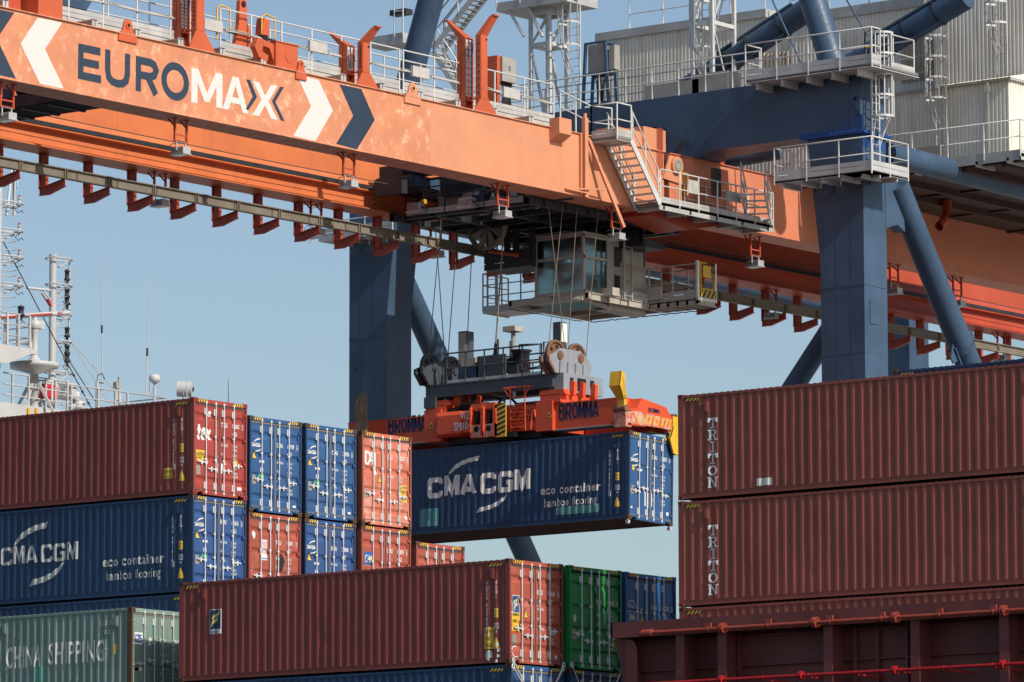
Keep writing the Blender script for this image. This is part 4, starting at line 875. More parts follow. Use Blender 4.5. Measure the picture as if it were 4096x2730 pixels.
# floodlights under the girders
def flood(x, y, drop=.72):
    zt_ = ZB-.03; z1 = zt_-drop; m = MB()
    for dy in (-.27, .27):
        m.box(x-.03, x+.03, y+dy-.03, y+dy+.03, z1, zt_); m.bar((x, y+dy-.02, zt_-.25), (x-.25, y+dy-.02, zt_), .04, .04)
    for z in (z1+.03, z1+.22): m.box(x-.02, x+.02, y-.27, y+.27, z-.02, z+.02)
    m.box(x-.1, x+.1, y-.33, y-.21, zt_-.02, zt_); m.box(x-.1, x+.1, y+.21, y+.33, zt_-.02, zt_)
    o = m.build('floodlight_bracket', M['orange_red'], crane)
    l = MB(); zl = z1-.16
    l.box(x-.25, x+.25, y-.17, y+.17, zl-.20, zl); l.box(x-.28, x+.28, y-.20, y+.20, zl-.225, zl-.20)
    for i in range(9): xx = x-.21+i*.052; l.box(xx-.012, xx+.012, y-.175, y-.17, zl-.17, zl-.03, 1)
    l.box(x-.02, x+.02, y-.22, y-.18, zl-.1, z1+.02); l.box(x-.02, x+.02, y+.18, y+.22, zl-.1, z1+.02); l.box(x-.02, x+.02, y-.2, y+.2, z1-.0, z1+.03)
    l.path([(x-.2, y-.2, zl-.1), (x-.3, y-.26, zl-.02), (x-.22, y-.2, zl+.1), (x, y, z1)], .012, 5, 2)
    ho = l.build('lamp_housing', [M['lamp'], M['lamp_fin'], M['cable']], o)
    MB().box(x-.24, x+.24, y-.16, y+.16, zl-.232, zl-.226).build('lamp_glass', M['lens'], o)
for c, x, y in ((1, 45, 700), (1, 1215, 925), (1, 2345, 1150), (2, 1110, 1360), (2, 1875, 1530), (6, 545, 190), (6, 1480, 380), (6, 1905, 470)): p = P(c, x, y, X=-106.4); flood(-106.4, p.y)
for c, x, y in ((1, 1075, 1250), (1, 2125, 1440), (5, 660, 110), (6, 660, 500), (6, 2200, 790)): p = P(c, x, y, X=-113.55); flood(-113.55, p.y)
# boxes on the near girder
p = P(2, 1497, 890, X=XN+.2); MB().prism([(XN+.01, p.y-.33, 35.75), (XN+.42, p.y-.33, 35.98), (XN+.42, p.y-.33, 36.50), (XN+.01, p.y-.33, 36.50)], (0, .66, 0)).build('cable_box', M['orange'], crane)
# hinge post with stay and vertical stiffeners near the boom end
p = P(2, 1668, 900, X=XN+.12); y = p.y
st = MB(); st.box(XN+.02, XN+.16, y-.08, y+.10, 34.10, 36.75); st.box(XN+.0, XN+.10, y-.22, y-.16, ZB, ZT); st.tube((XN+.1, y, 36.75), (XN+.1, y, 36.9), .06, 8)
st.build('hinge_post', M['orange'], crane)
a = P(2, 1690, 940, X=XN+.15); e_ = P(2, 1925, 1530, X=XN+.55); s = MB(); s.bar(a, e_, .10, .10); g1 = P(2, 1535, 1270, X=XN+.05); g2 = P(2, 1820, 1275, X=XN+.35); s.bar(g1, g2, .06, .05); s.bar(g1, P(2, 1680, 1300, X=XN+.2), .05, .04); s.build('boom_stay', M['orange'], crane)
# boom end blocks around the hinge
p = P(2, 2130, 950, X=XN); b_ = MB(); b_.box(-106.9, XN+.01, 143.0, 144.25, 36.22, 36.95); b_.box(-106.9, XN-.05, 141.6, 143.0, 36.22, 36.75)
b_.build('hinge_block', M['orange'], crane)
hp = MB()
for i in range(4): yy = 143.75+i*.09; hp.path([(XN+.05, yy, 37.0), (XN+.05, yy, 35.4)], .016, 5)
hp.build('hydraulic_pipe', M['orange_red'], crane)
hc = P(2, 2265, 1115, X=XN); h = MB(); h.disc((XN+.05, hc.y, hc.z), (1, 0, 0), .30, .2, 24); h.disc((XN+.16, hc.y, hc.z), (1, 0, 0), .2, .04, 20, 1); h.prism([(XN+.0, hc.y-.7, 35.3), (XN+.0, hc.y+.7, 35.2), (XN+.0, hc.y+.35, hc.z+.3), (XN+.0, hc.y-.35, hc.z+.3)], (.06, 0, 0))
for i in range(8): a_ = R(45*i); h.disc((XN+.185, hc.y+.13*math.cos(a_), hc.z+.13*math.sin(a_)), (1, 0, 0), .03, .03, 8, 1)
h.build('hinge_pin', [M['orange'], M['box_grey']], crane)
ur = MB(); ur.prism([(-107.2, 143.2, 33.95), (-107.2, 145.4, 33.70), (-107.2, 147.4, 34.1), (-107.2, 143.2, 34.1)], (1.35, 0, 0)); ur.build('hinge_bracket', M['orange_red'], crane)
# legs and portal beam
def leg(sx, y0, y1, ztop, taper=True, name='portal_leg'):
    f = (lambda x: x) if sx > 0 else mx
    q = [(-98.975, 4.2), (-98.975, ztop), (-101.2, ztop), (-100.72, 32.2), (-100.70, 4.2)] if taper else [(-98.975, 4.2), (-98.975, ztop), (-100.7, ztop), (-100.7, 4.2)]
    m = MB(); m.prism([(f(x), y0, z) for x, z in q], (0, y1-y0, 0)); m.box(*sorted((f(-98.96), f(-100.72))), y0-.012, y1+.012, 31.26, 31.29)
    o = m.build(name, M['crane_blue'], crane)
    if taper:
        w_ = MB()
        for z in (34.1, 29.0, 26.6): w_.box(*sorted((f(-98.972), f(-100.70 if z < 32 else -100.95))), y0-.006, y0-.002, z, z+.03); w_.box(*sorted((f(-98.973), f(-98.969))), y0, y1, z, z+.03)
        for x in (-99.5, -100.1): w_.box(*sorted((f(x), f(x+.02))), y0-.005, y0-.002, 4.2, 33.5)
        w_.build('weld_seam', M['crane_blue'], o)
        hh_ = MB(); hh_.disc((f(-99.3), y0-.02, 30.2), (0, 1, 0), .03, .03, 10); hh_.box(*sorted((f(-98.97), f(-98.95))), y0+.3, y0+.8, 30.0, 30.8); hh_.build('access_hatch', M['crane_blue'], o)
    return o
legn = leg(1, YL, 147.15, 36.33); legf = leg(-1, YL, 147.15, 36.33)
for sx in (1, -1): leg(sx, 179, 180.4, 36.3, False)
pb_ = MB(); pts = [(-98.975, 38.45), (-98.975, 36.40), (-101.2, 36.42), (-101.9, 36.42), (-104.9, 36.40), (-105.4, 36.34), (-105.65, 36.23), (-107.15, 36.23), (-107.4, 36.45), (XC, 36.45)]
full = pts + [(mx(x), z) for x, z in reversed(pts[:-1])]
pb_.prism([(x, YL-.01, z) for x, z in full], (0, 1.37, 0)); portal = pb_.build('portal_beam', M['crane_blue'], crane)
bf_ = MB(); bf_.box(-101.4, -98.80, YL-.17, 147.3, 36.325, 36.365); bf_.box(-101.4, -98.80, YL-.17, 147.3, 36.37, 36.41)
for i in range(18): x = -101.25+i*.135; bf_.tube((x, YL-.1, 36.28), (x, YL-.1, 36.46), .03, 6)
for i in range(8): y = YL+.05+i*.17; bf_.tube((-98.87, y, 36.28), (-98.87, y, 36.46), .03, 6)
bf_.box(-101.6, -98.95, YL-.016, YL-.012, 36.42, 36.56); bf_.box(-99.25, -98.96, YL-.016, YL-.011, 36.56, 37.0); bf_.box(-99.7, -99.5, YL-.016, YL-.011, 36.7, 36.9); bf_.box(-98.97, -98.966, YL, 147.1, 35.9, 36.32)
bf_.build('bolted_flange', M['bolt_blue'], crane)
lg = MB(); lz = P(3, 1225, 665, Y=YL-.05); n_ = [(-98.98, 36.95), (-98.98, 37.95), (-99.25, 37.9), (lz.x-.22, lz.z+.05)] + [(lz.x+.2*math.cos(R(a_)), lz.z+.2*math.sin(R(a_))) for a_ in (170, 200, 230, 260)]
lg.prism([(x, YL-.10, z) for x, z in n_], (0, .08, 0)); lg.disc((lz.x, YL-.11, lz.z), (0, 1, 0), .10, .03, 16); lg.disc((lz.x, YL-.13, lz.z), (0, 1, 0), .06, .02, 14, 1); lg.build('lifting_lug', [M['crane_blue'], M['black']], crane)
# braces (tubes)
def brace(a, b_, r, name='tube_brace', n=28):
    o = MB().tube(a, b_, r, n).build(name, M['crane_blue'], crane); a = Vector(a); d = (Vector(b_)-a); L = d.length; d.normalize()
    w_ = MB()
    for i in range(1, int(L/2.3)): w_.tube(a+d*(i*2.3), a+d*(i*2.3+.03), r+.004, n)
    w_.build('weld_seam', M['crane_blue'], o); return o
for f in ((lambda x: x), mx):
    brace((f(-100.37), 146.5, 38.3), (f(-103.6), 146.5, 47.4), .46, 'pylon_leg')
    a = P(3, 1540, 1065, X=-99.6); e_ = P(3, 2353, 1270, X=-99.6); a = Vector((f(a.x), a.y, a.z)); e_ = Vector((f(e_.x), e_.y, e_.z)); d = (e_-a).normalized(); brace(a-d*1.0, a+d*32, .40)
    a = P(3, 1555, 1400, X=-99.05); e_ = P(6, 1965, 900, X=-99.05); a = Vector((f(a.x), a.y, a.z)); e_ = Vector((f(e_.x), e_.y, e_.z)); d = (e_-a).normalized(); dg = brace(a-d*.9, a+d*26, .43, 'diagonal_brace')
    cl = MB(); q = a+d*(e_-a).length*.93; cl.tube(q-d*.10, q+d*.10, .47, 24); u_ = Vector((1, 0, 0)); v_ = d.cross(u_).normalized()
    for s_ in (1, -1): cl.bar(q+v_*(.5*s_)-d*.3, q+v_*(.62*s_)+d*2.6, .06, .26, up=(1, 0, 0)); cl.prism([q+v_*(.45*s_)-d*.45, q+v_*(.85*s_)-d*.15, q+v_*(.85*s_)+d*.1, q+v_*(.45*s_)+d*.2], (.05, 0, 0))
    cl.build('brace_clamp', M['crane_blue'], dg)
    gp = MB(); a2 = a-d*.9; gp.prism([(f(-98.96), 147.1, 33.3), (f(-98.96), 147.1, 35.3), (f(-98.96), 147.55, 35.35), (f(-98.96), 148.1, 34.4), (f(-98.96), 148.25, 33.3), (f(-98.96), 147.8, 33.5)], (f(-99.4)-f(-98.96), 0, 0)); gp.build('gusset_plate', M['crane_blue'], crane)
q0 = P(6, 1000, 830, Y=147.3); brace((q0.x+.5, 147.4, q0.z+.9), P(6, 700, 1250, Y=147.4), .36, 'diagonal_brace')
# backstay tubes rising towards the machinery house
for (x0, y0_), (x1, y1_), Y_ in (((330, 440), (800, 130), 150.6), ((1380, 330), (1850, 50), 150.2)):
    a = P(3, x0, y0_, Y=Y_); e_ = P(3, x1, y1_, Y=Y_)
    bt = brace(a-(e_-a)*.62, e_+(e_-a)*.25, .42, 'backstay_tube'); d = (e_-a)
    rg = MB()
    for t in (.12, .42, .86): c_ = a+d*t; rg = MB(); rg.tube(c_-d.normalized()*.03, c_+d.normalized()*.03, .455, 28); rg.build('clamp_ring', M['hazard_black'], bt)
    dn = d.normalized(); o_ = Vector((.1, -.2, .50))
    cb = MB(); cb.bar(a+o_-d*.1, e_+o_, .10, .08); cb.bar(a+Vector((.1, -.3, -.42)), e_-d*.1+Vector((.1, -.3, -.42)), .05, .05); cb.build('cable_tray', M['crane_blue'], bt)
# ------------------------------------------------------------------ stairs, platforms and ladders of the crane
def stairs(a, b_, w, inner=(-1, 0, 0), parent=crane, n=None, rail=True, mat='rail', sides=(0, 1)):
    """flight from a (low) to b_ (high); a, b_ on the outer stringer, w wide towards inner"""
    a = Vector(a); b_ = Vector(b_); wv = Vector(inner)*w; n = n or max(3, int(abs(b_.z-a.z)/.21)); m = MB()
    for o_ in (Vector((0, 0, 0)), wv): m.bar(a+o_, b_+o_, .05, .20)
    hd = Vector((b_.x-a.x, b_.y-a.y, 0)).normalized()
    for i in range(n):
        c_ = a+(b_-a)*((i+.5)/n); m.hexa([c_-hd*.11, c_-hd*.11+wv, c_+hd*.11+wv, c_+hd*.11, c_-hd*.11+Vector((0, 0, .035)), c_-hd*.11+wv+Vector((0, 0, .035)), c_+hd*.11+wv+Vector((0, 0, .035)), c_+hd*.11+Vector((0, 0, .035))])
    o = m.build('staircase', M[mat], parent)
    if rail:
        h = MB(); up = Vector((0, 0, 1))
        for k in sides:
            o_ = wv*k
            for hh in (1.05, .55): h.path([a+o_+up*hh*.72, a+o_+up*hh, b_+o_+up*hh], .026, 6)
            for t in (.05, .5, .95): q = a+o_+(b_-a)*t; h.bar(q, q+up*1.05, .05, .03)
        h.build('handrail', M[mat], o)
    return o
def ladder(base, h, wdir, out, w=.42, cage=True, parent=crane, c0=2.2, mat='rail'):
    b_ = Vector(base); wd = Vector(wdir); ou = Vector(out); m = MB(); up = Vector((0, 0, 1))
    for s_ in (-.5, .5): m.bar(b_+wd*(w*s_), b_+wd*(w*s_)+up*h, .05, .05)
    for i in range(int(h/.28)): z = .15+i*.28; m.tube(b_+wd*(-w/2)+up*z, b_+wd*(w/2)+up*z, .014, 5)
    o = m.build('ladder', M[mat], parent)
    if cage:
        g = MB(); rr = .38; loops = int((h-c0)/.85)+1
        def pt(a_, z): return b_+ou*(rr*.75-.0)+wd*(rr*math.cos(R(a_)))+ou*(rr*math.sin(R(a_)))+up*z
        for i in range(loops+1):
            z = c0+i*(h-c0)/max(1, loops); arcp = [b_+wd*(w/2)+up*z]+[pt(a_, z) for a_ in range(0, 181, 22)]+[b_-wd*(w/2)+up*z]
            for q0_, q1_ in zip(arcp, arcp[1:]): g.bar(q0_, q1_, .02, .07)
        for a_ in (0, 45, 90, 135, 180): g.bar(pt(a_, c0), pt(a_, h), .05, .02, up=ou)
        for a_ in (0, 90, 180): g.bar(pt(a_, c0), b_+wd*(w/2*math.cos(R(a_)))+up*(c0-1.0), .03, .02, up=ou)
        g.build('ladder_cage', M[mat], o)
    return o
XO = -104.85
# small outboard platform, stair down to the lower walkway beside the girder
pz_ = 36.12; pl = MB(); pl.box(XN+.03, XO, 140.06, 140.84, pz_-.14, pz_-.09); plat = pl.build('platform', M['walk'], crane); grating(XN+.03, XO, 140.06, 140.84, pz_, plat)
railing([(XN+.3, 140.84, pz_), (XN+.03, 140.06, pz_), (XO, 140.06, pz_), (XO, 140.84, pz_)], 1.1, .8, plat, .26)
railing([(XN-.9, 139.6, pz_+.55), (XN+.03, 140.06, pz_)], 1.1, .6, plat, 0)
stairs((XO, 142.42, 34.12), (XO, 140.84, 36.05), 1.0, parent=crane)
lwz = 34.2; lw = MB(); lw.box(XO-.04, XO, 142.4, 148.98, lwz-.26, lwz-.02); lw.box(XN+.04, XN+.08, 142.4, 148.98, lwz-.2, lwz-.02)
for i in range(5): y = 142.6+i*1.5; lw.box(XN+.02, XO, y, y+.10, lwz-.24, lwz-.08)
low = lw.build('walkway', M['walk'], crane); grating(XN+.05, XO, 142.4, 148.98, lwz, low)
railing([(XO, 142.45, lwz), (XO, 148.95, lwz)], 1.1, 1.1, low, .2); railing([(XN+.10, 145.2, lwz), (XN+.10, 148.9, lwz)], 1.1, 1.2, low, 0)
jb = MB(); jb.box(XO-.03, XO+.03, 144.0, 144.55, 34.7, 35.15); jb.build('junction_box', M['box_white'], low); jb = MB(); jb.box(XO-.02, XO+.04, 146.2, 147.0, 34.72, 35.05); jb.build('junction_box', M['box_white'], low)
MB().box(XO-.16, XO-.02, 145.55, 145.95, 34.75, 35.75).build('fire_cabinet', M['hazard_black'], low)
yb_ = MB(); yb_.path([(XO, 143.6, lwz+.2), (XO, 143.6, lwz+1.15), (XO, 144.0, lwz+1.15), (XO, 144.0, lwz+.4)], .025); yb_.build('safety_gate', M['yel_paint'], low)
stairs((-104.9, 148.6, 34.25), (-103.6, 145.7, 35.0), .9, inner=(0, .0, 0), rail=False, n=2) if False else None
a = P(3, 690, 1470, Y=147.6); stairs((XO+.10, 148.7, 34.2), (XO+1.1, 146.9, 35.0), .8, inner=(-.87, -.5, 0), n=5)
# platform round the leg
LP = 34.98; pl = MB(); pl.box(-101.75, -97.85, 144.65, 145.75, LP-.22, LP-.16); pl.box(-98.93, -97.85, 144.65, 146.8, LP-.22, LP-.16)
for i in range(5): x = -101.5+i*.8; pl.box(x, x+.05, 144.72, 145.78, LP-.34, LP-.12); pl.box(x-.05, x+.1, 144.72, 145.78, LP-.36, LP-.34)
for y in (145.2, 146.2): pl.box(-98.95, -97.9, y, y+.05, LP-.34, LP-.12)
lpl = pl.build('platform', M['walk'], crane); grating(-101.75, -97.85, 144.65, 145.75, LP-.1, lpl, along='x'); grating(-98.93, -97.85, 145.75, 146.8, LP-.1, lpl)
railing([(-101.75, 145.7, LP-.14), (-101.75, 144.65, LP-.14), (-97.85, 144.65, LP-.14), (-97.85, 146.8, LP-.14), (-98.6, 146.8, LP-.14)], 1.12, 1.15, lpl, .36)
# platform on top of the portal beam
UP_ = 38.52; pl = MB(); pl.box(-103.0, -97.9, 144.8, 147.6, UP_-.2, UP_-.14)
for i in range(5): x = -102.6+i*1.02; pl.box(x, x+.04, 144.85, 145.9, UP_-.42, UP_-.16); pl.box(x-.05, x+.09, 144.85, 145.9, UP_-.44, UP_-.42)
upl = pl.build('platform', M['walk'], crane); grating(-103.0, -97.9, 144.8, 147.6, UP_-.06, upl, along='x')
railing([(-103.0, 145.7, UP_-.1), (-103.0, 144.8, UP_-.1), (-97.9, 144.8, UP_-.1), (-97.9, 145.3, UP_-.1)], 1.22, 1.25, upl, .36); railing([(-98.1, 146.2, UP_-.1), (-98.1, 147.6, UP_-.1), (-101, 147.6, UP_-.1)], 1.2, 1.0, upl, .3)
gt = MB(); gy = 145.45
gt.path([(-98.0, gy, UP_), (-98.0, gy, UP_+1.15), (-98.3, gy, UP_+1.2), (-98.6, gy, UP_+1.1), (-98.6, gy, UP_)], .035); gt.path([(-98.0, gy, UP_+.6), (-98.6, gy, UP_+.6)], .03, mi=1); gt.build('safety_gate', [M['hazard_black'], M['yel_paint']], upl)
p = P(3, 1358, 800, X=-98.7); ladder((-98.72, p.y, LP), 4.7, (0, 1, 0), (1, 0, 0), c0=1.9)
# walkway along the portal beam top
railing([(-103.2, 145.9, 38.46), (-119, 145.9, 38.46)], 1.15, 1.15, crane, 0); railing([(-103.2, 147.1, 38.46), (-119, 147.1, 38.46)], 1.15, 1.5, crane, 0)
bx = MB(); p = P(2, 2240, 580, Y=146.6); bx.box(p.x-.9, p.x+1.4, 146.3, 147.0, 38.46, 39.05); p2 = P(3, 300, 520, Y=146.6); bx.box(p2.x-.9, p2.x+.6, 146.3, 147.0, 38.46, 39.2); bx.build('electrical_cabinet', M['box_grey'], portal)
cbm = MB()
for i in range(4): zc = 37.45-.07*i; a = P(2, 2000, 830, Y=YL-.05); cbm.path([(a.x, YL-.05, zc), (-107.4, YL-.05, zc), (-107.05-.06*i, YL-.05, zc-.1), (-107.0-.06*i, YL-.06, 36.95), (-107.5-.1*i, YL-.12, 36.6)], .022)
for i in range(4): q0_ = P(2, 2340, 880, Y=YL-.08); cbm.path([(q0_.x-.05*i, YL-.1, 36.9), (q0_.x-.1-.07*i, YL-.25, 36.5), (q0_.x-.6-.05*i, YL-.3, 36.25)], .02)
cbm.build('power_cable', M['cable'], portal)
# lamp frame on the portal (blue frame holding a grey box)
p = P(2, 1765, 680, Y=146.2); q1 = P(2, 1765, 340, Y=146.2); lf = MB(); zz = q1.z-.1
for sx_, sy_ in ((-.42, -.25), (.42, -.25), (-.42, .25), (.42, .25)): lf.bar((p.x+sx_*1.35, 146.2+sy_, 38.3), (p.x+sx_, 146.2+sy_, zz+.35), .09, .09)
for z in (38.6, zz-.75, zz+.33): lf.box(p.x-.47, p.x+.47, 145.92, 145.98, z-.04, z+.04); lf.box(p.x-.47, p.x+.47, 146.42, 146.48, z-.04, z+.04); lf.box(p.x+.40, p.x+.47, 145.95, 146.45, z-.04, z+.04)
lfo = lf.build('lamp_frame', M['crane_blue'], crane)
l_ = MB(); l_.box(p.x-.36, p.x+.36, 146.0, 146.4, zz-.70, zz+.28); l_.build('lamp_housing', M['box_grey'], lfo); l_ = MB(); l_.box(p.x+.5, p.x+.74, 146.05, 146.35, zz-.65, zz+.2); l_.build('lamp_housing', M['box_grey'], lfo)
wr = MB()
for i in range(7): wr.path([(p.x-.25+i*.09, 146.2, zz-.7), (p.x-.15+i*.06, 146.2, zz-1.0), (p.x-.08+i*.03, 146.2, 38.6)], .02, 5)
wr.build('cable', M['cable'], lfo)
# grey electrical cabinet on the boom walkway
p = P(2, 1100, 450, X=-107.6); cb = MB(); cb.box(-108.0, -107.45, p.y-.12, p.y+.62, p.z-.50, p.z+.32); cb.box(-107.45, -107.44, p.y+.2, p.y+.32, p.z-.12, p.z+.04, 1); cbo = cb.build('electrical_cabinet', [M['box_grey'], M['lamp_fin']], boomwalk)
MB().box(-107.95, -107.55, p.y-.28, p.y-.13, 36.6, p.z+.34).build('cabinet_post', M['horn'], boomwalk)
wr = MB()
for i in range(9): wr.path([(-107.6, p.y+.02+i*.065, p.z-.5), (-107.6, p.y+.08+i*.05, p.z-.8-.04*(i % 3)), (-107.6, p.y+.05+i*.06, 36.8)], .028, 5)
wr.build('cable', M['cable'], boomwalk)
# white lattice tower with ladder behind the boom
def lattice(cx, x0, x1, y0, y1, z0, z1, rng, name='lattice_tower', br=True):
    t = MB()
    for x in (x0, x1):
        for y in (y0, y1): t.box(x-.06, x+.06, y-.06, y+.06, z0, z1)
    zs = rng
    for z in zs:
        t.box(x0, x1, y0-.05, y0+.05, z-.07, z+.07); t.box(x0, x1, y1-.05, y1+.05, z-.07, z+.07); t.box(x0-.05, x0+.05, y0, y1, z-.07, z+.07); t.box(x1-.05, x1+.05, y0, y1, z-.07, z+.07)
    for i, (za, zb_) in enumerate(zip([z0]+zs, zs+[z1])):
        a_, c_ = (x0, x1) if i % 2 else (x1, x0); t.bar((a_, y0, za), (c_, y0, zb_), .05, .05); t.bar((a_, y1, za), (c_, y1, zb_), .05, .05)
        a_, c_ = (y0, y1) if i % 2 else (y1, y0); t.bar((x0, a_, za), (x0, c_, zb_), .05, .05); t.bar((x1, a_, za), (x1, c_, zb_), .05, .05)
    return t.build(name, M['rail'], crane)
YT = 149.0
a = P(2, 1300, 300, Y=YT); c_ = P(2, 1425, 300, Y=YT)
lt = lattice(0, a.x, c_.x, YT, YT+1.0, 38.4, 46, [P(2, 1360, 300, Y=YT).z, P(2, 1300, 95, Y=YT).z, 44.5])
fl_ = MB(); u0 = P(2, 1092, 50, Y=YT-.3); u1 = P(2, 1430, 50, Y=YT-.3); fl_.box(u0.x, u1.x+.9, YT-.5, YT+1.3, u0.z-.2, u0.z+.12); fo = fl_.build('platform', M['walk'], lt)
railing([(u0.x, YT-.5, u0.z+.1), (u1.x+.9, YT-.5, u0.z+.1)], 1.1, 1.2, crane, 0)
sb = MB(); sb.bar((a.x, YT-.4, P(2, 1290, 260, Y=YT).z), (u0.x+.5, YT-.4, u0.z-.2), .09, .07); sb.bar((c_.x, YT-.4, P(2, 1420, 260, Y=YT).z), (a.x+.2, YT-.4, u0.z-.2), .10, .08); sb.build('platform_strut', M['rail'], lt)
l0 = P(2, 1590, 690, Y=YT+.3); ladder((l0.x, YT+.3, 38.4), 8, (1, 0, 0), (0, -1, 0), w=.55, c0=3.1)
a = P(3, 128, 300, Y=YT); c_ = P(3, 258, 300, Y=YT); lt2 = lattice(0, a.x, c_.x, YT, YT+1.3, 38.4, 46, [P(3, 190, 160, Y=YT).z, 44.0])
l0 = P(3, 178, 400, Y=YT+.3); ladder((l0.x, YT+.6, 38.4), 8, (1, 0, 0), (0, -1, 0), w=.42, c0=2.4)
# stair beside the far pylon leg
a = P(2, 640, 330, Y=148.2); e_ = P(2, 900, 0, Y=148.2); stairs(a, e_+(e_-a)*.3, .7, inner=(0, .9, 0), n=15); a2 = P(2, 800, 600, Y=148.2); stairs(a2, P(2, 640, 345, Y=148.2), .7, inner=(0, .9, 0), n=9)
p = P(2, 400, 270, Y=148.0); fl_ = MB(); fl_.box(p.x-1.0, p.x+.6, 147.6, 148.6, p.z-.22, p.z+.15); fo = fl_.build('platform', M['walk'], crane); q = p; railing([(p.x+.2, 147.6, p.z+.15), (p.x+.6, 147.6, p.z+.15)], 1.6, 1.0, crane, 0)
bx_ = MB(); bx_.box(p.x-.1, p.x+.65, 147.7, 148.1, p.z+.85, p.z+1.05); bx_.build('warning_lamp', M['dark_steel'], fo)
# far leg platform seen under the far girder
p = P(5, 240, 20, Y=144.9); fp = MB(); fp.box(-121.6, -118.2, 144.7, 145.75, p.z-.3, p.z-.2)
for i in range(4): x = -121+i*.8; fp.box(x, x+.06, 144.75, 145.78, p.z-.42, p.z-.2)
fpo = fp.build('platform', M['walk'], crane); railing([(-122.0, 144.7, p.z-.2), (-118.2, 144.7, p.z-.2)], 1.15, 1.1, fpo, .36)
# ------------------------------------------------------------------ machinery house
def clad(mb, a, b_, z0, z1, n_out, pitch=.155, dep=.035, mi=0):
    a = Vector(a); b_ = Vector(b_); L = (b_-a).length; d = (b_-a)/L; o_ = Vector(n_out)*dep; n = max(1, int(L/pitch)); p_ = L/n
    for i in range(n):
        q = a+d*(i*p_); prof = [(0, 0), (.30, 0), (.42, 1), (.88, 1), (1, 0)]
        for (t0, h0), (t1, h1) in zip(prof, prof[1:]):
            u = q+d*(t0*p_)+o_*h0; v = q+d*(t1*p_)+o_*h1
            mb.add([(u.x, u.y, z0), (v.x, v.y, z0), (v.x, v.y, z1), (u.x, u.y, z1)], [(0, 1, 2, 3)], mi)
YH = 153.0
hc_ = P(3, 2262, 1040, Y=YH); hx = hc_.x; zlo = hc_.z; zmid = P(3, 2262, 540, Y=YH).z; ztop = P(3, 780, 100, Y=YH).z
house = None
w = MB(); xl = -113.5
clad(w, (xl, YH, 0), (hx, YH, 0), zlo, zmid, (0, -1, 0)); clad(w, (hx, YH, 0), (hx, YH+14, 0), zlo, zmid, (1, 0, 0))
house = w.build('machinery_house', M['cladding'], crane)
rf = MB(); rf.box(xl, hx+.12, YH-.12, YH+14, zmid, zmid+.10); rf.box(xl, hx+.06, YH-.06, YH+14, zlo-.3, zlo); rf.build('roof_edge', M['walk'], house)
xs_ = [P(3, x, 0, Y=YH+.6).x for x in (0, 610, 780, 1856, 2900)]
YB = YH+.6
up_ = MB(); zb1 = P(3, 300, 165, Y=YB).z
clad(up_, (xs_[0]-3.5, YB, 0), (xs_[1], YB, 0), zmid-2, zb1, (0, -1, 0)); clad(up_, (xs_[1], YB, 0), (xs_[1], YB+9, 0), zmid-2, zb1, (1, 0, 0))
clad(up_, (xs_[2], YB, 0), (xs_[3], YB, 0), zmid-2, ztop, (0, -1, 0)); clad(up_, (xs_[3], YB-1.0, 0), (xs_[4], YB-1.0, 0), zmid+.05, ztop+3, (0, -1, 0)); up_.box(xs_[3]-.03, xs_[3], YB-1.0, YB+6, zmid, ztop+3)
up_.box(xs_[1]-.2, xs_[2]+.1, YB+.4, YB+.5, zmid-2, ztop-.6)
up_.build('upper_wall', M['cladding'], house)
pr_ = MB(); pr_.box(xs_[0]-3.5, xs_[1]+.1, YB-.1, YB+9, zb1, zb1+.30); pr_.box(xs_[2]-.08, xs_[3], YB-.1, YB+9, ztop-.25, ztop+.12); pr_.build('parapet', M['walk'], house)
rs = MB(); a = P(3, 585, 490, Y=YB-.05); c_ = P(3, 770, 345, Y=YB-.05); clad(rs, (a.x, YB-.045, 0), (c_.x, YB-.045, 0), a.z, c_.z, (0, -1, 0)); rs.build('rusty_panel', M['clad_rust'], house); rs = MB(); a = P(3, 1530, 560, Y=YB-.05); c_ = P(3, 1840, 215, Y=YB-.05); clad(rs, (a.x, YB-.045, 0), (c_.x, YB-.045, 0), a.z, c_.z, (0, -1, 0)); rs.build('rusty_panel', M['clad_rust'], house)
# railings and ladders on the house
railing([(hx-3.2, YH-.05, zmid+.1), (hx-.0, YH-.05, zmid+.1), (hx+.1, YH+8, zmid+.1)], 1.15, 1.2, house, 0)
railing([(P(3, 1490, 600, Y=YH).x, YH-.05, zmid+.1), (hx-3.3, YH-.05, zmid+.1)], 1.15, 1.2, house, 0)
railing([(xs_[0]-2, YB, zb1+.3), (xs_[1], YB, zb1+.3)], 1.1, 1.6, house, 0); railing([(xs_[2], YB, ztop+.1), (xs_[3], YB, ztop+.1)], 1.1, 1.7, house, 0)
wz = P(3, 1850, 1110, Y=YH-1.1); wz = wz.z+.12; hw = MB(); hw.box(-104, hx+1.1, YH-1.1, YH-1.06, wz-.22, wz+.12); hw.box(hx+1.06, hx+1.1, YH-1.1, YH+10, wz-.22, wz+.12)
for i in range(9): x = -103.5+i*1.25; hw.box(x, x+.1, YH-1.1, YH, wz-.3, wz-.12)
hwo = hw.build('walkway', M['walk'], house); grating(-104, hx+1.1, YH-1.06, YH-.02, wz, crane, along='x'); railing([(-104, YH-1.1, wz), (hx+1.1, YH-1.1, wz), (hx+1.1, YH+10, wz)], 1.15, 1.6, house, 0)
for (x, y), hh, yy in (((1800, 1060), 5.6, YH-.30), ((2205, 500), 4.6, YB-1.35)):
    p = P(3, x, y, Y=yy); ladder((p.x, yy, p.z), hh, (1, 0, 0), (0, -1, 0), w=.42, parent=crane, c0=2.0 if y > 600 else 1.7, mat='rail')
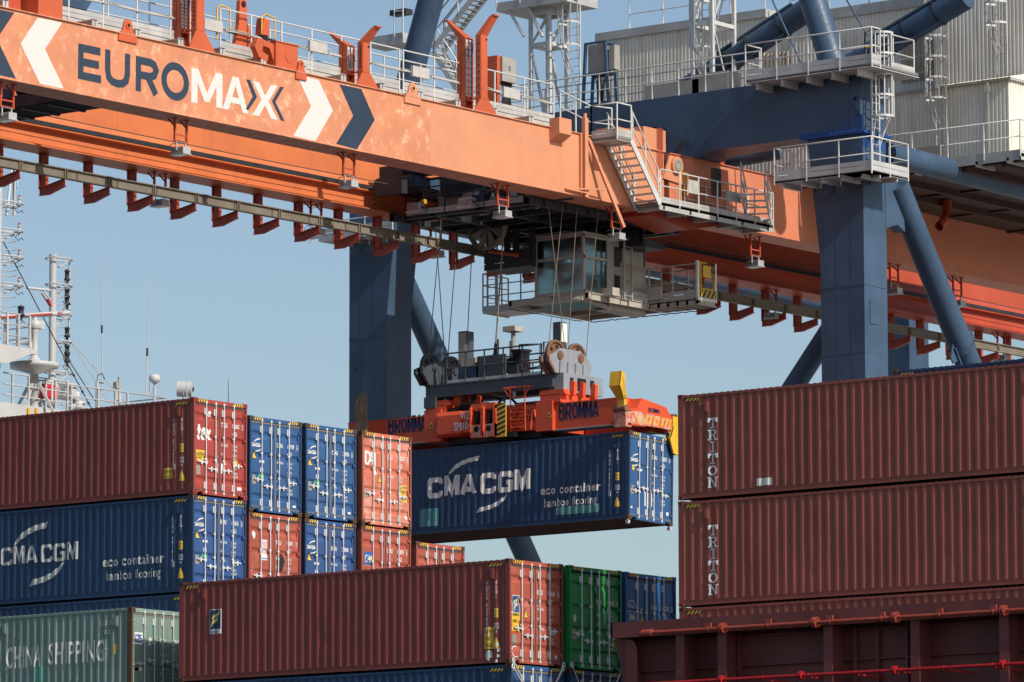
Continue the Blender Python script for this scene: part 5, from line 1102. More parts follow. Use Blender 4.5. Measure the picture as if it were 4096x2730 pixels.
dp = MB(); p = P(3, 2110, 560, Y=YH-.1); dp.path([(p.x, YH-.12, zmid), (p.x, YH-.12, zlo)], .05, 8); dp.box(p.x-.08, p.x+.08, YH-.2, YH-.04, zmid-.35, zmid-.1); dp.build('downpipe', M['cladding'], house)
p = P(3, 1710, 1025, Y=YH-1.15); MB().box(p.x-.5, p.x+.5, YH-1.16, YH-1.10, p.z-.2, p.z+.2).build('junction_box', M['box_grey'], hwo)
# floor structure of the house and the dark space between the girders
fs = MB(); fs.box(-112.5, hx+.9, YH-.9, YH+20, zlo-.36, zlo-.31)
for i in range(4): y = YH-.8+i*4.4; fs.box(-112.5, hx+.8, y, y+.16, zlo-.44, zlo-.36)
for i in range(5): x = hx+.4-i*1.6; fs.box(x-.18, x, YH-.9, YH+20, zlo-.58, zlo-.36)
fs.build('floor_frame', M['under_brown'], house)
bd = MB(); a = P(3, 1800, 1400, X=-103.6); bd.path([(-103.6, a.y+.35, zlo-.4), (-103.6, a.y+.3, a.z-.1), (-103.6, a.y+.15, a.z-.45), (-103.6, a.y-.2, a.z-.7)], .17, 12); bd.build('vent_pipe', M['orange_red'], house)
# wind vane stays: thin dark rods crossing the house front
for (x0, y0_), (x1, y1_) in (((660, 0), (870, 460)), ((1160, 0), (1300, 240))):
    MB().tube(P(3, x0, y0_, Y=147.8), P(3, x1, y1_, Y=147.8), .03, 6).build('stay_rod', M['crane_blue'], crane)
# orange end frame between girder and leg (bracing seen behind the leg platform)
ef = MB(); a = P(3, 450, 1160, X=-108.5); ef.box(-112.9, -107.1, 149.0, 149.25, 34.9, 36.9); ef.box(-112.9, -107.1, 148.9, 149.35, 36.9, 37.0); ef.box(-112.9, -107.1, 148.9, 149.35, 35.6, 35.66)
for i in range(5): x = -112.6+i*1.2; ef.box(x, x+.06, 148.92, 149.0, 34.9, 36.9)
ef.build('end_frame', M['orange_red'], crane)
a = P(3, 400, 1080, Y=150.5); MB().tube((a.x-.8, 149.8, a.z+.0), (a.x+1.6, 151.0, a.z+.35), .42, 24).build('hinge_tube', M['crane_blue'], crane)
# ------------------------------------------------------------------ trolley with operator cab
YS = 139.45
trolley = empty('crane_trolley', (XC, 141.5, 34.8), 'dark steel trolley with cream operator cab between the orange girders', 'crane trolley')
O_ = at(1570, 886, X=-112.9); TY, TZ = O_.y, O_.z
t = MB(); D_ = 0
t.box(-113.0, -107.05, TY, TY+.16, TZ, TZ+.22); t.box(-113.0, -107.05, TY+8.2, TY+8.4, TZ, TZ+.3)
for x in (-112.95, -111.2, -109.2, -107.2): t.box(x-.09, x+.09, TY, TY+8.4, TZ+.02, TZ+.30)
for i in range(7): y = TY+.8+i*1.2; t.box(-113.0, -107.05, y, y+.12, TZ+.04, TZ+.22)
t.box(-112.9, -107.1, TY+2.6, TY+8.3, TZ+.20, TZ+.24)
for x in (-112.6, -107.5): t.box(x-.25, x+.25, TY-.6, TY+9.3, TZ+1.0, TZ+1.55)
for y in (TY+.9, TY+4.0, TY+7.6): t.box(-112.8, -107.3, y, y+.35, TZ+.95, TZ+1.5)
for x in (-112.6, -111.0, -109, -107.5):
    for y in (TY+1.0, TY+4.1, TY+7.7): t.box(x-.09, x+.09, y, y+.18, TZ+.2, TZ+1.0)
for x0_, x1_ in ((-112.6, -111), (-111, -109), (-109, -107.5)): t.bar((x0_, TY+1.1, TZ+.2), (x1_, TY+1.1, TZ+1.0), .07, .07); t.bar((x1_, TY+4.2, TZ+.2), (x0_, TY+4.2, TZ+1.0), .07, .07)
t.build('trolley_frame', M['dark_steel'], trolley)
p = P(2, 340, 1210, X=-112.6); m_ = MB(); m_.box(-112.95, -111.4, p.y-.2, p.y+1.3, TZ+.95, TZ+1.35); m_.box(-112.8, -111.6, p.y-.5, p.y-.2, TZ+.7, TZ+1.25); m_.tube((-111.9, p.y+.3, TZ+1.55), (-110.6, p.y+.3, TZ+1.55), .24, 16); m_.box(-112.9, -111.9, p.y-.1, p.y+1.0, TZ+1.35, TZ+1.75)
for i in range(6): m_.tube((-112.95+.02, p.y-.35, TZ+.3+.16*i), (-112.85, p.y-.35, TZ+.3+.16*i), .03, 6)
m_.build('hoist_gearbox', M['dark_steel'], trolley)
MB().box(-111.38, -111.36, p.y-.1, p.y+1.2, TZ+.98, TZ+1.32).build('gearbox_cover', M['crane_blue'], trolley)
for x in (-112.98, -107.1):
    for y in (TY-.3, TY+8.6): w_ = MB(); w_.disc((x, y, 35.10), (1, 0, 0), .24, .14, 20); w_.build('trolley_wheel', M['dark_steel'], trolley)
railing([(-112.3, TY-.02, TZ+.1), (-107.3, TY-.02, TZ+.1)], 1.15, 1.6, trolley, .2, mat='dark_steel', rr=.032, mids=(.5, .78))
railing([(-112.3, TY-.02, TZ+.1), (-112.3, TY+.9, TZ+.1)], 1.15, .9, trolley, 0, mat='dark_steel', rr=.03)
for c, x, y in ((2, 525, 1400), (2, 870, 1365)):
    p = P(c, x, y, Y=TY-.25); l = MB(); l.box(p.x-.26, p.x+.26, TY-.40, TY-.08, p.z-.13, p.z+.15); l.box(p.x-.30, p.x+.30, TY-.43, TY-.05, p.z-.17, p.z-.13)
    for i in range(9): xx = p.x-.22+i*.053; l.box(xx-.012, xx+.012, TY-.406, TY-.40, p.z-.1, p.z+.12, 1)
    l.tube((p.x+.26, TY-.24, p.z), (p.x+.34, TY-.24, p.z), .04, 8, mi=2); l.build('floodlight', [M['lamp'], M['lamp_fin'], M['red_light']], trolley)
p = P(2, 780, 1345, Y=TY+.6); MB().box(p.x-.6, p.x+.8, TY+.55, TY+.6, p.z-.25, p.z+.2).build('junction_box', M['box_grey'], trolley)
p = P(2, 560, 1360, Y=TY+.3); MB().tube((p.x, TY+.3, p.z), (p.x+.2, TY+.3, p.z), .085, 14).build('siren', M['yel_paint'], trolley)
# cable reel
rnd = random.Random(5)
for mat_, n_ in (('dark_steel', 60), ('box_grey', 16), ('headblock', 18), ('sheave', 12), ('crane_blue', 8)):
    mm = MB()
    for i in range(n_):
        x = rnd.uniform(-112.7, -107.4); y = TY+rnd.uniform(.3, 8); z = TZ+rnd.uniform(.25, 1.7); w = rnd.uniform(.08, .35)
        if rnd.random() < .5: mm.box(x-w, x+w, y-w*.7, y+w*.7, z-w*.5, z+w*.6)
        else:
            d2 = rnd.choice(((1, 0, 0), (0, 1, 0), (0, 0, 1))); ln = rnd.uniform(.5, 1.8); mm.tube((x, y, z), (x+d2[0]*ln, y+d2[1]*ln, z+d2[2]*ln*.5), rnd.uniform(.02, .07), 8)
    tag(mm.build('machinery', M[mat_], trolley), kind='stuff')
c_ = P(5, 1005, 10, Y=TY+3.4); r_ = MB()
for i in range(24):
    a0, a1 = R(15*i), R(15*i+15)
    r_.hexa([(c_.x+rr*math.cos(a), TY+3.4+dy, c_.z+rr*math.sin(a)) for dy in (-.12, .12) for rr, a in ((.72, a0), (.80, a0), (.80, a1), (.72, a1))])
for i in range(9): a0, a1 = R(40*i), R(40*i+24); r_.add([(c_.x+.12*math.cos(a0), TY+3.38, c_.z+.12*math.sin(a0)), (c_.x+.72*math.cos(a0), TY+3.34, c_.z+.72*math.sin(a0)), (c_.x+.72*math.cos(a1), TY+3.40, c_.z+.72*math.sin(a1)), (c_.x+.12*math.cos(a1), TY+3.42, c_.z+.12*math.sin(a1))], [(0, 1, 2, 3)], 1)
r_.disc((c_.x, TY+3.36, c_.z), (0, 1, 0), .16, .2, 14); r_.build('cable_reel', [M['festoon'], M['box_grey']], trolley)
# dark hanging frame left of the cab
a = P(5, 1025, 250, Y=TY+4.2); e_ = P(5, 1310, 120, Y=TY+4.2); h = MB(); zb_ = a.z-.2
for x in (a.x, a.x+.75, e_.x-.7, e_.x): h.box(x-.07, x+.07, TY+4.1, TY+4.3, zb_, TZ+.1)
h.box(a.x-.1, e_.x, TY+4.0, TY+5.3, zb_-.12, zb_+.08); h.box(a.x-.1, e_.x, TY+4.0, TY+4.06, zb_+.1, zb_+.5); h.build('hanging_frame', M['dark_steel'], trolley)
a = P(5, 1020, 180, Y=TY+3.9); e_ = P(5, 1210, 205, Y=TY+3.9); MB().tube(a, (e_.x, TY+3.9, e_.z), .07, 10).build('red_tube', M['orange_red'], trolley)
# cab
CY = 142.6
def cy(x, y, Y=CY): return P(5, x, y, Y=Y)
tl, tr, bl, br = cy(1318, 88), cy(1645, 62), cy(1332, 505), cy(1662, 452)
ml, mr = cy(1325, 245), cy(1648, 210)
x0, x1 = tl.x, tr.x; zt_, zm_, zl_ = tr.z+.02, mr.z, br.z+.02
x0 = (tl.x+bl.x)/2; x1 = (tr.x+br.x)/2; L_ = 1.42
k = MB(); bw_ = .09
for x in (x0, x1-bw_): k.box(x, x+bw_, CY, CY+.09, zl_, zt_)
for z in (zl_-.02, zm_-.05, zt_-.10): k.box(x0, x1, CY-.004, CY+.094, z, z+.10)
for y in (CY+L_-.09,): k.box(x1-.09, x1, y, y+.09, zl_, zt_); k.box(x0, x0+.09, y, y+.09, zl_, zt_)
for z in (zl_-.02, zm_-.05, zt_-.10): k.box(x1-.094, x1+.004, CY+.09, CY+L_, z, z+.09); k.box(x0, x0+.08, CY+.09, CY+L_, z, z+.09)
k.box(x0-.03, x1+.03, CY-.05, CY+L_+2.2, zt_, zt_+.07)
k.prism([(x0-.05, CY-.18, zl_-.30), (x0-.05, CY, zl_), (x0-.05, CY+.06, zl_), (x0-.05, CY+.06, zl_-.30)], (x1-x0+.1, 0, 0)); k.prism([(x1+.05, CY-.18, zl_-.30), (x1, CY, zl_), (x1, CY+L_, zl_-.35), (x1+.02, CY+L_, zl_-.48), (x1+.02, CY+.4, zl_-.34)], (-.08, 0, 0))
cab = k.build('operator_cab', M['cab'], trolley)
gl = MB(); gl.box(x0+.05, x1-.05, CY+.03, CY+.045, zl_, zt_-.05); gl.build('window', M['glass'], cab); gl = MB(); gl.box(x1-.05, x1-.035, CY+.05, CY+L_, zl_-.2, zt_-.05); gl.build('window', M['glass'], cab)
gl = MB(); gl.box(x0+.02, x0+.035, CY+.05, CY+L_, zl_, zt_-.05); gl.build('window', M['glass'], cab); gl = MB(); gl.add([(x0, CY+.1, zl_-.28), (x1, CY+.1, zl_-.28), (x1, CY+1.0, zl_-.42), (x0, CY+1.0, zl_-.42)], [(0, 1, 2, 3)]); gl.build('floor_window', M['teal'], cab)
bk = MB(); bk.box(x0+.04, x1-.04, CY+L_-.02, CY+L_, zl_-.2, zm_+.1); bk.build('back_wall', M['box_grey'], cab)
MB().box(x0+.04, x1-.04, CY+.1, CY+L_, zl_-.12, zl_-.08).build('cab_floor', M['box_grey'], cab)
MB().box(x0+.06, x1-.06, CY+.06, CY+.08, zm_+.05, zt_-.1).build('sun_blind', M['hazard_black'], cab)
bd_ = MB(); bd_.box(x1-.62, x1+.0, CY+L_, CY+L_+2.1, zl_-.45, zt_); cabbody = bd_.build('cab_body', M['cab'], cab)
wn = MB()
for y_, za, zb2 in ((CY+L_+.52, zm_-.15, zt_-.25), (CY+L_+.52, zl_-.1, zm_-.45)): wn.box(x1, x1+.015, y_-.22, y_+.22, za, zb2)
wn.build('window', M['hazard_black'], cabbody)
st_ = MB(); st_.box(x0+.3, x0+.8, CY+.7, CY+1.1, zl_-.1, zl_+.55); st_.box(x0+.3, x0+.8, CY+1.0, CY+1.12, zl_+.5, zl_+1.0); st_.box(x0+.95, x0+1.15, CY+.4, CY+.8, zl_-.1, zl_+.45); st_.build('seat', M['dark_steel'], cab)
# crane driver, leaning forward over the floor window
drv = empty('person', (x0+1.45, CY+.85, zl_-.08), 'person in a red jacket sitting at the controls inside the crane cab', 'person')
def skinned(name, pts, rad, edges, mat, parent):
    me = bpy.data.meshes.new(name); o0 = origin(parent); me.from_pydata([tuple(Vector(q)-o0) for q in pts], edges, []); o = bpy.data.objects.new(name, me); COL.objects.link(o); o.parent = parent
    md = o.modifiers.new('skin', 'SKIN'); lay = me.skin_vertices[0].data if me.skin_vertices else None
    if lay is None:
        bm_ = bmesh.new(); bm_.from_mesh(me); bm_.verts.layers.skin.verify(); bm_.to_mesh(me); bm_.free(); lay = me.skin_vertices[0].data
    for i, r in enumerate(rad): lay[i].radius = (r, r); lay[i].use_root = (i == 0)
    o.modifiers.new('sub', 'SUBSURF').levels = 1; me.materials.append(mat); return o
dx, dy, dz = drv.location
B_ = lambda a, b_, c_: (dx+a, dy+b_, dz+c_)
skin_m = plain('skin', (.45, .24, .17), .6)
body = skinned('body', [B_(0, .1, .50), B_(0, .04, .72), B_(0, -.06, .95), B_(0, -.10, 1.06), B_(0, -.14, 1.17), B_(-.09, .08, .50), B_(-.10, -.30, .52), B_(-.10, -.36, .10), B_(-.10, -.46, .05), B_(.09, .08, .50), B_(.10, -.30, .52), B_(.10, -.36, .10), B_(.10, -.46, .05), B_(-.20, -.06, .95), B_(-.26, -.20, .76), B_(-.20, -.40, .72), B_(.20, -.06, .95), B_(.26, -.20, .76), B_(.20, -.40, .72)],
        [.13, .125, .13, .055, .095, .085, .07, .05, .045, .085, .07, .05, .045, .06, .045, .035, .06, .045, .035], [(0, 1), (1, 2), (2, 3), (3, 4), (0, 5), (5, 6), (6, 7), (7, 8), (0, 9), (9, 10), (10, 11), (11, 12), (2, 13), (13, 14), (14, 15), (2, 16), (16, 17), (17, 18)], skin_m, drv)
skinned('jacket', [B_(0, .1, .50), B_(0, .04, .72), B_(0, -.05, .96), B_(-.21, -.05, .955), B_(-.265, -.19, .765), B_(-.22, -.36, .725), B_(.21, -.05, .955), B_(.265, -.19, .765), B_(.22, -.36, .725)], [.165, .155, .15, .078, .062, .052, .078, .062, .052], [(0, 1), (1, 2), (2, 3), (3, 4), (4, 5), (2, 6), (6, 7), (7, 8)], M['raft_red'], drv)
skinned('trousers', [B_(0, .1, .49), B_(-.09, .07, .50), B_(-.10, -.30, .52), B_(-.10, -.36, .14), B_(.09, .07, .50), B_(.10, -.30, .52), B_(.10, -.36, .14)], [.16, .105, .09, .068, .105, .09, .068], [(0, 1), (1, 2), (2, 3), (0, 4), (4, 5), (5, 6)], M['navy_txt'], drv)
hr = MB(); hr.lathe(B_(0, -.13, 1.19), [(.105, 0), (.10, .05), (.07, .10), (.001, .118)], 14); hr.build('hair', M['hazard_black'], drv)
# cab platform
B = at(2361, 1286, Y=147.0); C_ = at(2863, 1237, Y=147.0); zf = B.z+.25
pf_ = MB()
for x in (B.x, (B.x+x1)/2+.3, x1+.2): pf_.box(x-.06, x+.06, CY-.1, 147.0, zf-.25, zf-.05)
for y in (CY-.1, CY+1.0, CY+2.1, CY+3.2, 146.9): pf_.box(B.x-.06, x1+.3, y, y+.1, zf-.22, zf-.04)
pf_.box(B.x-.05, x1+.3, CY-.1, 147.0, zf-.05, zf-.02); pf_.box(x1+.2, C_.x, 145.9, 145.96, zf-.24, zf+.1); pf_.box(x1+.2, C_.x, 146.94, 147.0, zf-.24, zf+.1); pf_.box(x1+.2, C_.x, 145.9, 147.0, zf-.10, zf-.06)
for i in range(6): x = x1+.3+i*(C_.x-x1-.3)/5; pf_.box(x-.05, x+.05, 145.9, 147.0, zf-.25, zf-.1)
cpf = pf_.build('cab_platform', M['cab'], trolley)
railing([(x1+.3, CY+1.7, zf), (x1+.3, 145.9, zf), (C_.x, 145.9, zf)], 1.15, 1.1, cpf, .28, mat='cab'); railing([(x1, 147.0, zf), (C_.x, 147.0, zf)], 1.15, 1.3, cpf, .25, mat='cab')
ladder((x1+.45, CY+1.9, zf-.1), 2.3, (0, 1, 0), (1, 0, 0), cage=False, parent=cpf, mat='cab')
g_ = MB(); gx = C_.x
for y in (145.95, 146.95): g_.box(gx-.05, gx+.05, y-.05, y+.05, zf-.2, zf+1.25)
g_.box(gx-.04, gx+.04, 145.9, 147.0, zf-.22, zf+.02); g_.build('gate_post', M['cladding'], cpf)
g_ = MB(); g_.path([(gx+.06, 146.05, zf+.15), (gx+.06, 146.05, zf+1.2), (gx+.06, 146.85, zf+1.2), (gx+.06, 146.85, zf+.45), (gx+.06, 146.7, zf+.3), (gx+.06, 146.1, zf+.3)], .04, 8); g_.box(gx+.05, gx+.07, 146.2, 146.65, zf+.72, zf+1.12)
for i in range(4):
    y = 146.02+i*.24; g_.poly([(gx+.06, y, zf+.03), (gx+.06, y+.12, zf+.03), (gx+.06, min(146.95, y+.32), zf+.3), (gx+.06, min(146.95, y+.2), zf+.3)], 0)
g_.box(gx+.05, gx+.055, 146.0, 146.95, zf+.03, zf+.3, 1); g_.path([(gx+.062, 146.4, zf+1.2), (gx+.062, 146.85, zf+1.2), (gx+.062, 146.85, zf+.9)], .042, 8, 1); g_.build('safety_gate', [M['yel_paint'], M['hazard_black']], cpf)
l = MB(); p = P(5, 1815, 455, X=x1+.35); l.box(x1+.25, x1+.75, p.y-.25, p.y+.15, p.z-.12, p.z+.12); l.box(x1+.22, x1+.78, p.y-.28, p.y+.18, p.z-.16, p.z-.12); l.build('floodlight', [M['cab']], cpf)
b_ = MB(); p = P(5, 2115, 465, Y=145.88); b_.box(p.x-.45, p.x+.45, 145.78, 145.86, p.z-.22, p.z+.22); b_.build('junction_box', M['box_white'], cpf)
ch = MB(); ch.path([(B.x+i*(C_.x-B.x)/30, 147.02, B.z-.01-.04*abs(math.sin(i*1.3))) for i in range(31)], .018, 5); ch.path([(B.x-.1, CY+i*.45, B.z-.01-.04*abs(math.sin(i*1.7))) for i in range(10)], .016, 5); ch.build('cable', M['cable'], cpf)
# smaller platform on the far side of the cab
A = at(1934, 1257, Y=145.2); fp = MB(); fp.box(A.x, x0-.1, 145.15, 145.2, A.z, A.z+.26); fp.box(A.x, x0-.1, 145.2, 146.6, A.z+.05, A.z+.12); fp.box(A.x, A.x+.05, 145.2, 146.6, A.z, A.z+.26); fpo = fp.build('cab_platform', M['walk'], trolley)
railing([(A.x, 146.6, A.z+.2), (A.x, 145.17, A.z+.2), (x0-.1, 145.17, A.z+.2)], 1.2, .8, fpo, 0, mat='walk', mids=(.33, .66)); ladder((A.x+.35, 145.25, A.z+.2), 2.4, (1, 0, 0), (0, -1, 0), cage=False, parent=fpo, mat='walk'); MB().box(x0-.35, x0-.2, 145.1, 145.25, A.z, TZ).build('hanger', M['dark_steel'], trolley)
# dark basket platform right of the cab roof
a = P(5, 1690, 100, Y=145.0); e_ = P(5, 2090, 120, Y=145.0); bk = MB(); bk.box(a.x, e_.x, 144.6, 145.9, e_.z-.15, e_.z+.1)
for x in (a.x, (a.x+e_.x)/2, e_.x-.08): bk.box(x, x+.08, 144.6, 144.68, e_.z, e_.z+1.25)
for z in (.5, .95): bk.box(a.x, e_.x, 144.6, 144.65, e_.z+z, e_.z+z+.06)
bk.box(a.x, e_.x, 144.6, 144.63, e_.z+.1, e_.z+.42); bk.path([(e_.x+.05, 144.7, e_.z+1.0), (e_.x+.05, 144.7, zf+1.0)], .03); bk.build('service_basket', M['dark_steel'], trolley)
# ------------------------------------------------------------------ headblock on its ropes
hb = empty('headblock', (-109.8, 140.5, 27.9), 'blue grey headblock hung on wire ropes above the orange spreader', 'headblock')
XL_, XR_ = -112.47, -107.1; YN, YR = 139.45, 141.35
f = MB()
for y in (YN, YR-.25): f.box(XL_, XR_, y, y+.25, 27.92, 28.30); f.box(XL_, XR_, y-.05, y+.30, 28.28, 28.33); f.box(XL_, XR_, y-.05, y+.30, 27.89, 27.93)
for x in (XL_, -110.4, XR_-.5): f.box(x, x+.5, YN+.25, YR-.25, 27.9, 28.2)
f.box(XL_, XL_+.5, YN-.1, YR+.05, 27.55, 27.92); f.build('frame', M['headblock'], hb)
def sheave_set(xp, mat, name):
    c1_ = P(5, 1478, 885, X=-107.0); c2_ = P(5, 1610, 912, X=-107.0); ya, yb = c1_.y, c2_.y+.06; zc = 28.93
    for x in (xp, xp-.32):
        s = MB(); ym = (ya+yb)/2
        s.prism([(x, ym-1.18, 28.85), (x, ym-.85, 28.98), (x, ym-.55, 29.16), (x, ym+.55, 29.16), (x, ym+.9, 28.98), (x, ym+1.18, 28.72), (x, ym+1.0, 28.33), (x, ym-.85, 28.33), (x, ym-1.18, 28.70)], (.06, 0, 0))
        for i in range(4): y = ym-.62+i*.42; s.prism([(x+.06, y, 28.33), (x+.06, y+.13, 28.33), (x+.06, y+.02, 28.72)], (.05, 0, 0))
        for y in (ya, yb): s.disc((x+.08, y, zc-.0), (1, 0, 0), .15, .05, 16, 1); s.disc((x+.11, y, zc), (1, 0, 0), .08, .03, 12, 1)
        s.prism([(x-.02, ym-1.20, 28.85), (x-.02, ym-1.20, 28.68), (x-.02, ym-.87, 28.31), (x-.02, ym-.83, 28.40), (x-.02, ym-1.12, 28.72), (x-.02, ym-1.12, 28.85)], (.10, 0, 0), 1)
        s.build('side_plate', [mat, M['sheave'] if xp > -110 else M['headblock']], hb)
    for y in (ya, yb):
        w_ = MB(); n = 28; x = xp-.13
        w_.lathe((x-.06, y, zc), [(.50, 0), (.52, .01), (.47, .06), (.52, .11), (.50, .12), (.42, .12), (.42, 0), (.50, 0)], 30, axis=(1, 0, 0)); w_.tube((x-.03, y, zc), (x+.03, y, zc), .15, 16)
        w_.tube((x-.015, y, zc), (x+.015, y, zc), .43, 30)
        for i in range(6): a_ = R(60*i+20); w_.disc((x+.018, y+.30*math.cos(a_), zc+.30*math.sin(a_)), (1, 0, 0), .075, .006, 12, 1)
        w_.build('sheave', [M['sheave'] if xp > -110 else M['headblock'], M['black']], hb)
    return ya, yb
ya, yb = sheave_set(-106.95, M['sheave_side'], 'r'); sheave_set(-112.25, M['headblock'], 'l')  # left set takes the dark headblock colour to stand for the shade on it
e_ = MB(); e_.box(-107.1, -106.72, YN+.1, YR+.35, 27.72, 28.34); e_.box(-106.72, -106.70, YN+.45, YN+.62, 27.98, 28.2, 1); e_.box(-106.72, -106.70, YN+.85, YN+1.3, 27.80, 28.22, 1); e_.box(-106.72, -106.70, YN+1.55, YN+1.75, 27.98, 28.2, 1); e_.build('end_plate', [M['sheave_side'], M['black']], hb)
railing([(-111.6, YN+.05, 28.33), (-107.6, YN+.05, 28.33)], 1.02, .82, hb, .12, mat='headblock', rr=.03); rl = MB(); rl.path([(-108.5, YN+.03, 28.5), (-108.5, YN+.03, 29.4), (-107.65, YN+.03, 29.35), (-107.65, YN+.03, 28.6), (-108.5, YN+.03, 28.55)], .03); rl.path([(-107.5, YN+.05, 28.4), (-107.5, YN+.05, 29.4), (-107.1, YN+.05, 29.35), (-107.1, YN+.2, 28.9)], .035); rl.build('safety_gate', M['headblock'], hb)
railing([(-111.6, YR-.1, 28.33), (-107.6, YR-.1, 28.33)], 1.0, 1.2, hb, 0, mat='headblock', rr=.03)
pn = MB(); pn.box(-110.55, -109.35, YN+.35, YN+.42, 28.36, 29.2); pn.box(-110.55, -110.5, YN+.35, YN+1.2, 28.36, 29.2); pn.build('side_panel', M['headblock'], hb)
cbx = MB(); cbx.box(-111.35, -110.75, YN+.5, YN+1.0, 28.5, 29.2); cbx.build('control_box', M['cab'], hb); cbx = MB(); cbx.box(-111.42, -110.68, YN+.46, YN+.5, 28.36, 28.9); cbx.build('box_frame', M['crane_blue'], hb)
for x, zt2 in ((-111.55, 30.15), (-106.75, 0)):
    if zt2: q = MB(); q.box(x, x+.35, YN+.6, YN+1.0, 28.33, zt2); q.box(x+.02, x+.33, YN+.58, YN+.6, 29.0, zt2-.06, 1); q.build('guide_post', [M['headblock'], M['box_grey']], hb)
p = P(5, 1490, 720, Y=YN+1.0); q = MB(); q.box(p.x-.18, p.x+.12, YN+.9, YN+1.25, 28.33, P(5, 1490, 655, Y=YN+1).z); q.box(p.x+.12, p.x+.16, YN+.92, YN+1.22, 29.5, P(5, 1490, 665, Y=YN+1).z, 1); q.build('guide_post', [M['headblock'], M['cladding']], hb)
p = P(5, 1182, 720, Y=YN+1); q = MB(); q.tube((p.x, YN+1, 28.3), (p.x, YN+1, p.z), .08, 10); q.tube((p.x-.1, YN+.95, 28.4), (p.x-.1, YN+.95, p.z-.3), .03, 6); q.box(p.x-.26, p.x+.26, YN+.75, YN+1.25, p.z, p.z+.17, 1); q.build('camera_post', [M['box_grey'], M['cab']], hb)
q = MB(); xb_ = P(5, 1235, 900, Y=YN+.9).x; q.lathe((xb_, YN+.9, 28.35), [(.28, 0), (.28, .9), (.36, .95), (.36, 1.0)], 14); q.build('cable_basket', M['dark_steel'], hb)
q = MB(); q.box(-110.1, -109.0, YN+.7, YN+.75, 28.6, 29.1); q.box(-109.3, -108.9, YN+.4, YN+.8, 28.36, 28.8); q.build('terminal_box', M['dark_steel'], hb)
cb = MB(); p = P(5, 1065, 790, Y=YN+.6); cb.path([(p.x, YN+.6, p.z), (p.x-.05, YN+.6, p.z-.35), (p.x-.2, YN+.55, p.z-.8), (p.x-.1, YN+.4, 28.4)], .05); cb.path([(p.x+.04, YN+.62, p.z+.1), (p.x+.04, YN+.62, p.z-.6), (p.x+.12, YN+.62, 28.4)], .06); cb.build('control_cable', M['cable'], hb)
pp = MB()
for i in range(4): pp.path([(-108.75+.12*i, YN+.6, 28.35), (-108.75+.12*i, YN+.6, 28.85), (-108.5+.12*i, YN+.62, 28.85)], .035)
pp.build('hydraulic_pipe', M['sheave'], hb)
def rope(c, a, e, X, mat='rope', r=.016):
    q0_, q1_ = P(c, *a, X=X), P(c, *e, X=X); d = q1_-q0_
    MB().tube(q0_, q0_+d*1.08, r, 6).build('hoist_rope', M[mat], hb)
for a, e in (((608, 945), (692, 20)), ((722, 900), (658, 20)), ((743, 880), (803, 95)), ((868, 850), (908, 95))): rope(5, a, e, -112.35)
for a, e in (((1420, 800), (1508, -60)), ((1527, 810), (1425, -60)), ((1550, 830), (1606, -60)), ((1672, 880), (1748, -60))): rope(5, a, e, -107.05, 'rope_l', .014)
rope(5, (1064, 800), (1113, 90), -109.6, 'rope_l', .028)
# ------------------------------------------------------------------ spreader
sp = empty('container_spreader', (-109.9, 140.6, 26.3), 'red orange spreader gripping the top of the hanging navy container', 'spreader')
YA_, YB_ = 139.42, 141.72; zb_, zt_ = 26.45, 27.30
def arm(xa, xb, y, z0, z1, mat, name='telescopic_beam'):
    m = MB(); m.box(xa, xb, y, y+.55, z0, z1); m.box(xa, xb, y-.03, y+.58, z1-.01, z1+.03); m.box(xa, xb, y-.03, y+.58, z0-.03, z0+.01, 1); return m.build(name, [M[mat], M['box_grey']], sp)
arL = arm(-115.9, -112.2, YA_+.1, zb_, zt_, 'spread'); arR = arm(-107.2, -104.3, YA_+.1, zb_, zt_, 'spread')
arm(-115.9, -107, YB_-.65, zb_-.12, zt_-.35, 'spread2'); arm(-112.6, -104.3, YB_-.65, zb_-.12, zt_-.35, 'spread2')
mb_ = MB(); mb_.box(-112.45, -107.1, YA_, YB_, zb_+.05, zt_+.05); mb_.box(-112.47, -111.75, YA_-.05, YB_, zb_-.05, zt_+.18); mb_.box(-107.75, -107.05, YA_-.05, YB_, zb_-.02, zt_+.12)
body_ = mb_.build('main_frame', M['spread'], sp)
b2 = MB(); b2.prism([(-111.75, YA_-.30, zb_+.05), (-111.6, YA_-.42, zb_+.12), (-111.6, YA_-.42, zt_-.12), (-111.75, YA_-.30, zt_+.02), (-111.75, YA_, zt_+.02), (-111.75, YA_, zb_+.05)], (1.0, 0, 0)); b2.box(-110.75, -110.2, YA_-.36, YA_, zb_+.12, zt_-.05); b2.build('drive_box', M['spread'], sp)
# twin twistlock housings in the middle
for i, x in enumerate((-110.15, -109.62)):
    w_ = MB(); w_.prism([(x, YA_-.40, zb_-.12), (x, YA_-.55, zb_+.1), (x, YA_-.55, zt_+.0), (x, YA_-.40, zt_+.18), (x, YA_-.30, zt_+.18), (x, YA_-.30, zb_-.12)], (.06, 0, 0)); w_.box(x, x+.48, YA_-.46, YA_-.30, zt_-.02, zt_+.18); w_.box(x+.42, x+.48, YA_-.5, YA_-.3, zb_-.12, zt_+.1)
    w_.box(x, x+.48, YA_-.48, YA_-.30, zb_-.10, zb_+.32, 1); w_.disc((x+.24, YA_-.485, zb_+.17), (0, 1, 0), .10, .02, 14, 2); w_.box(x+.08, x+.40, YA_-.34, YA_-.32, zb_+.35, zt_-.05, 2); w_.tube((x+.2, YA_-.42, zb_+.4), (x+.28, YA_-.42, zt_-.05), .05, 8, mi=3)
    w_.build('twin_lock_housing', [M['spread'], M['scuffed'], M['black'], M['cable']], sp)
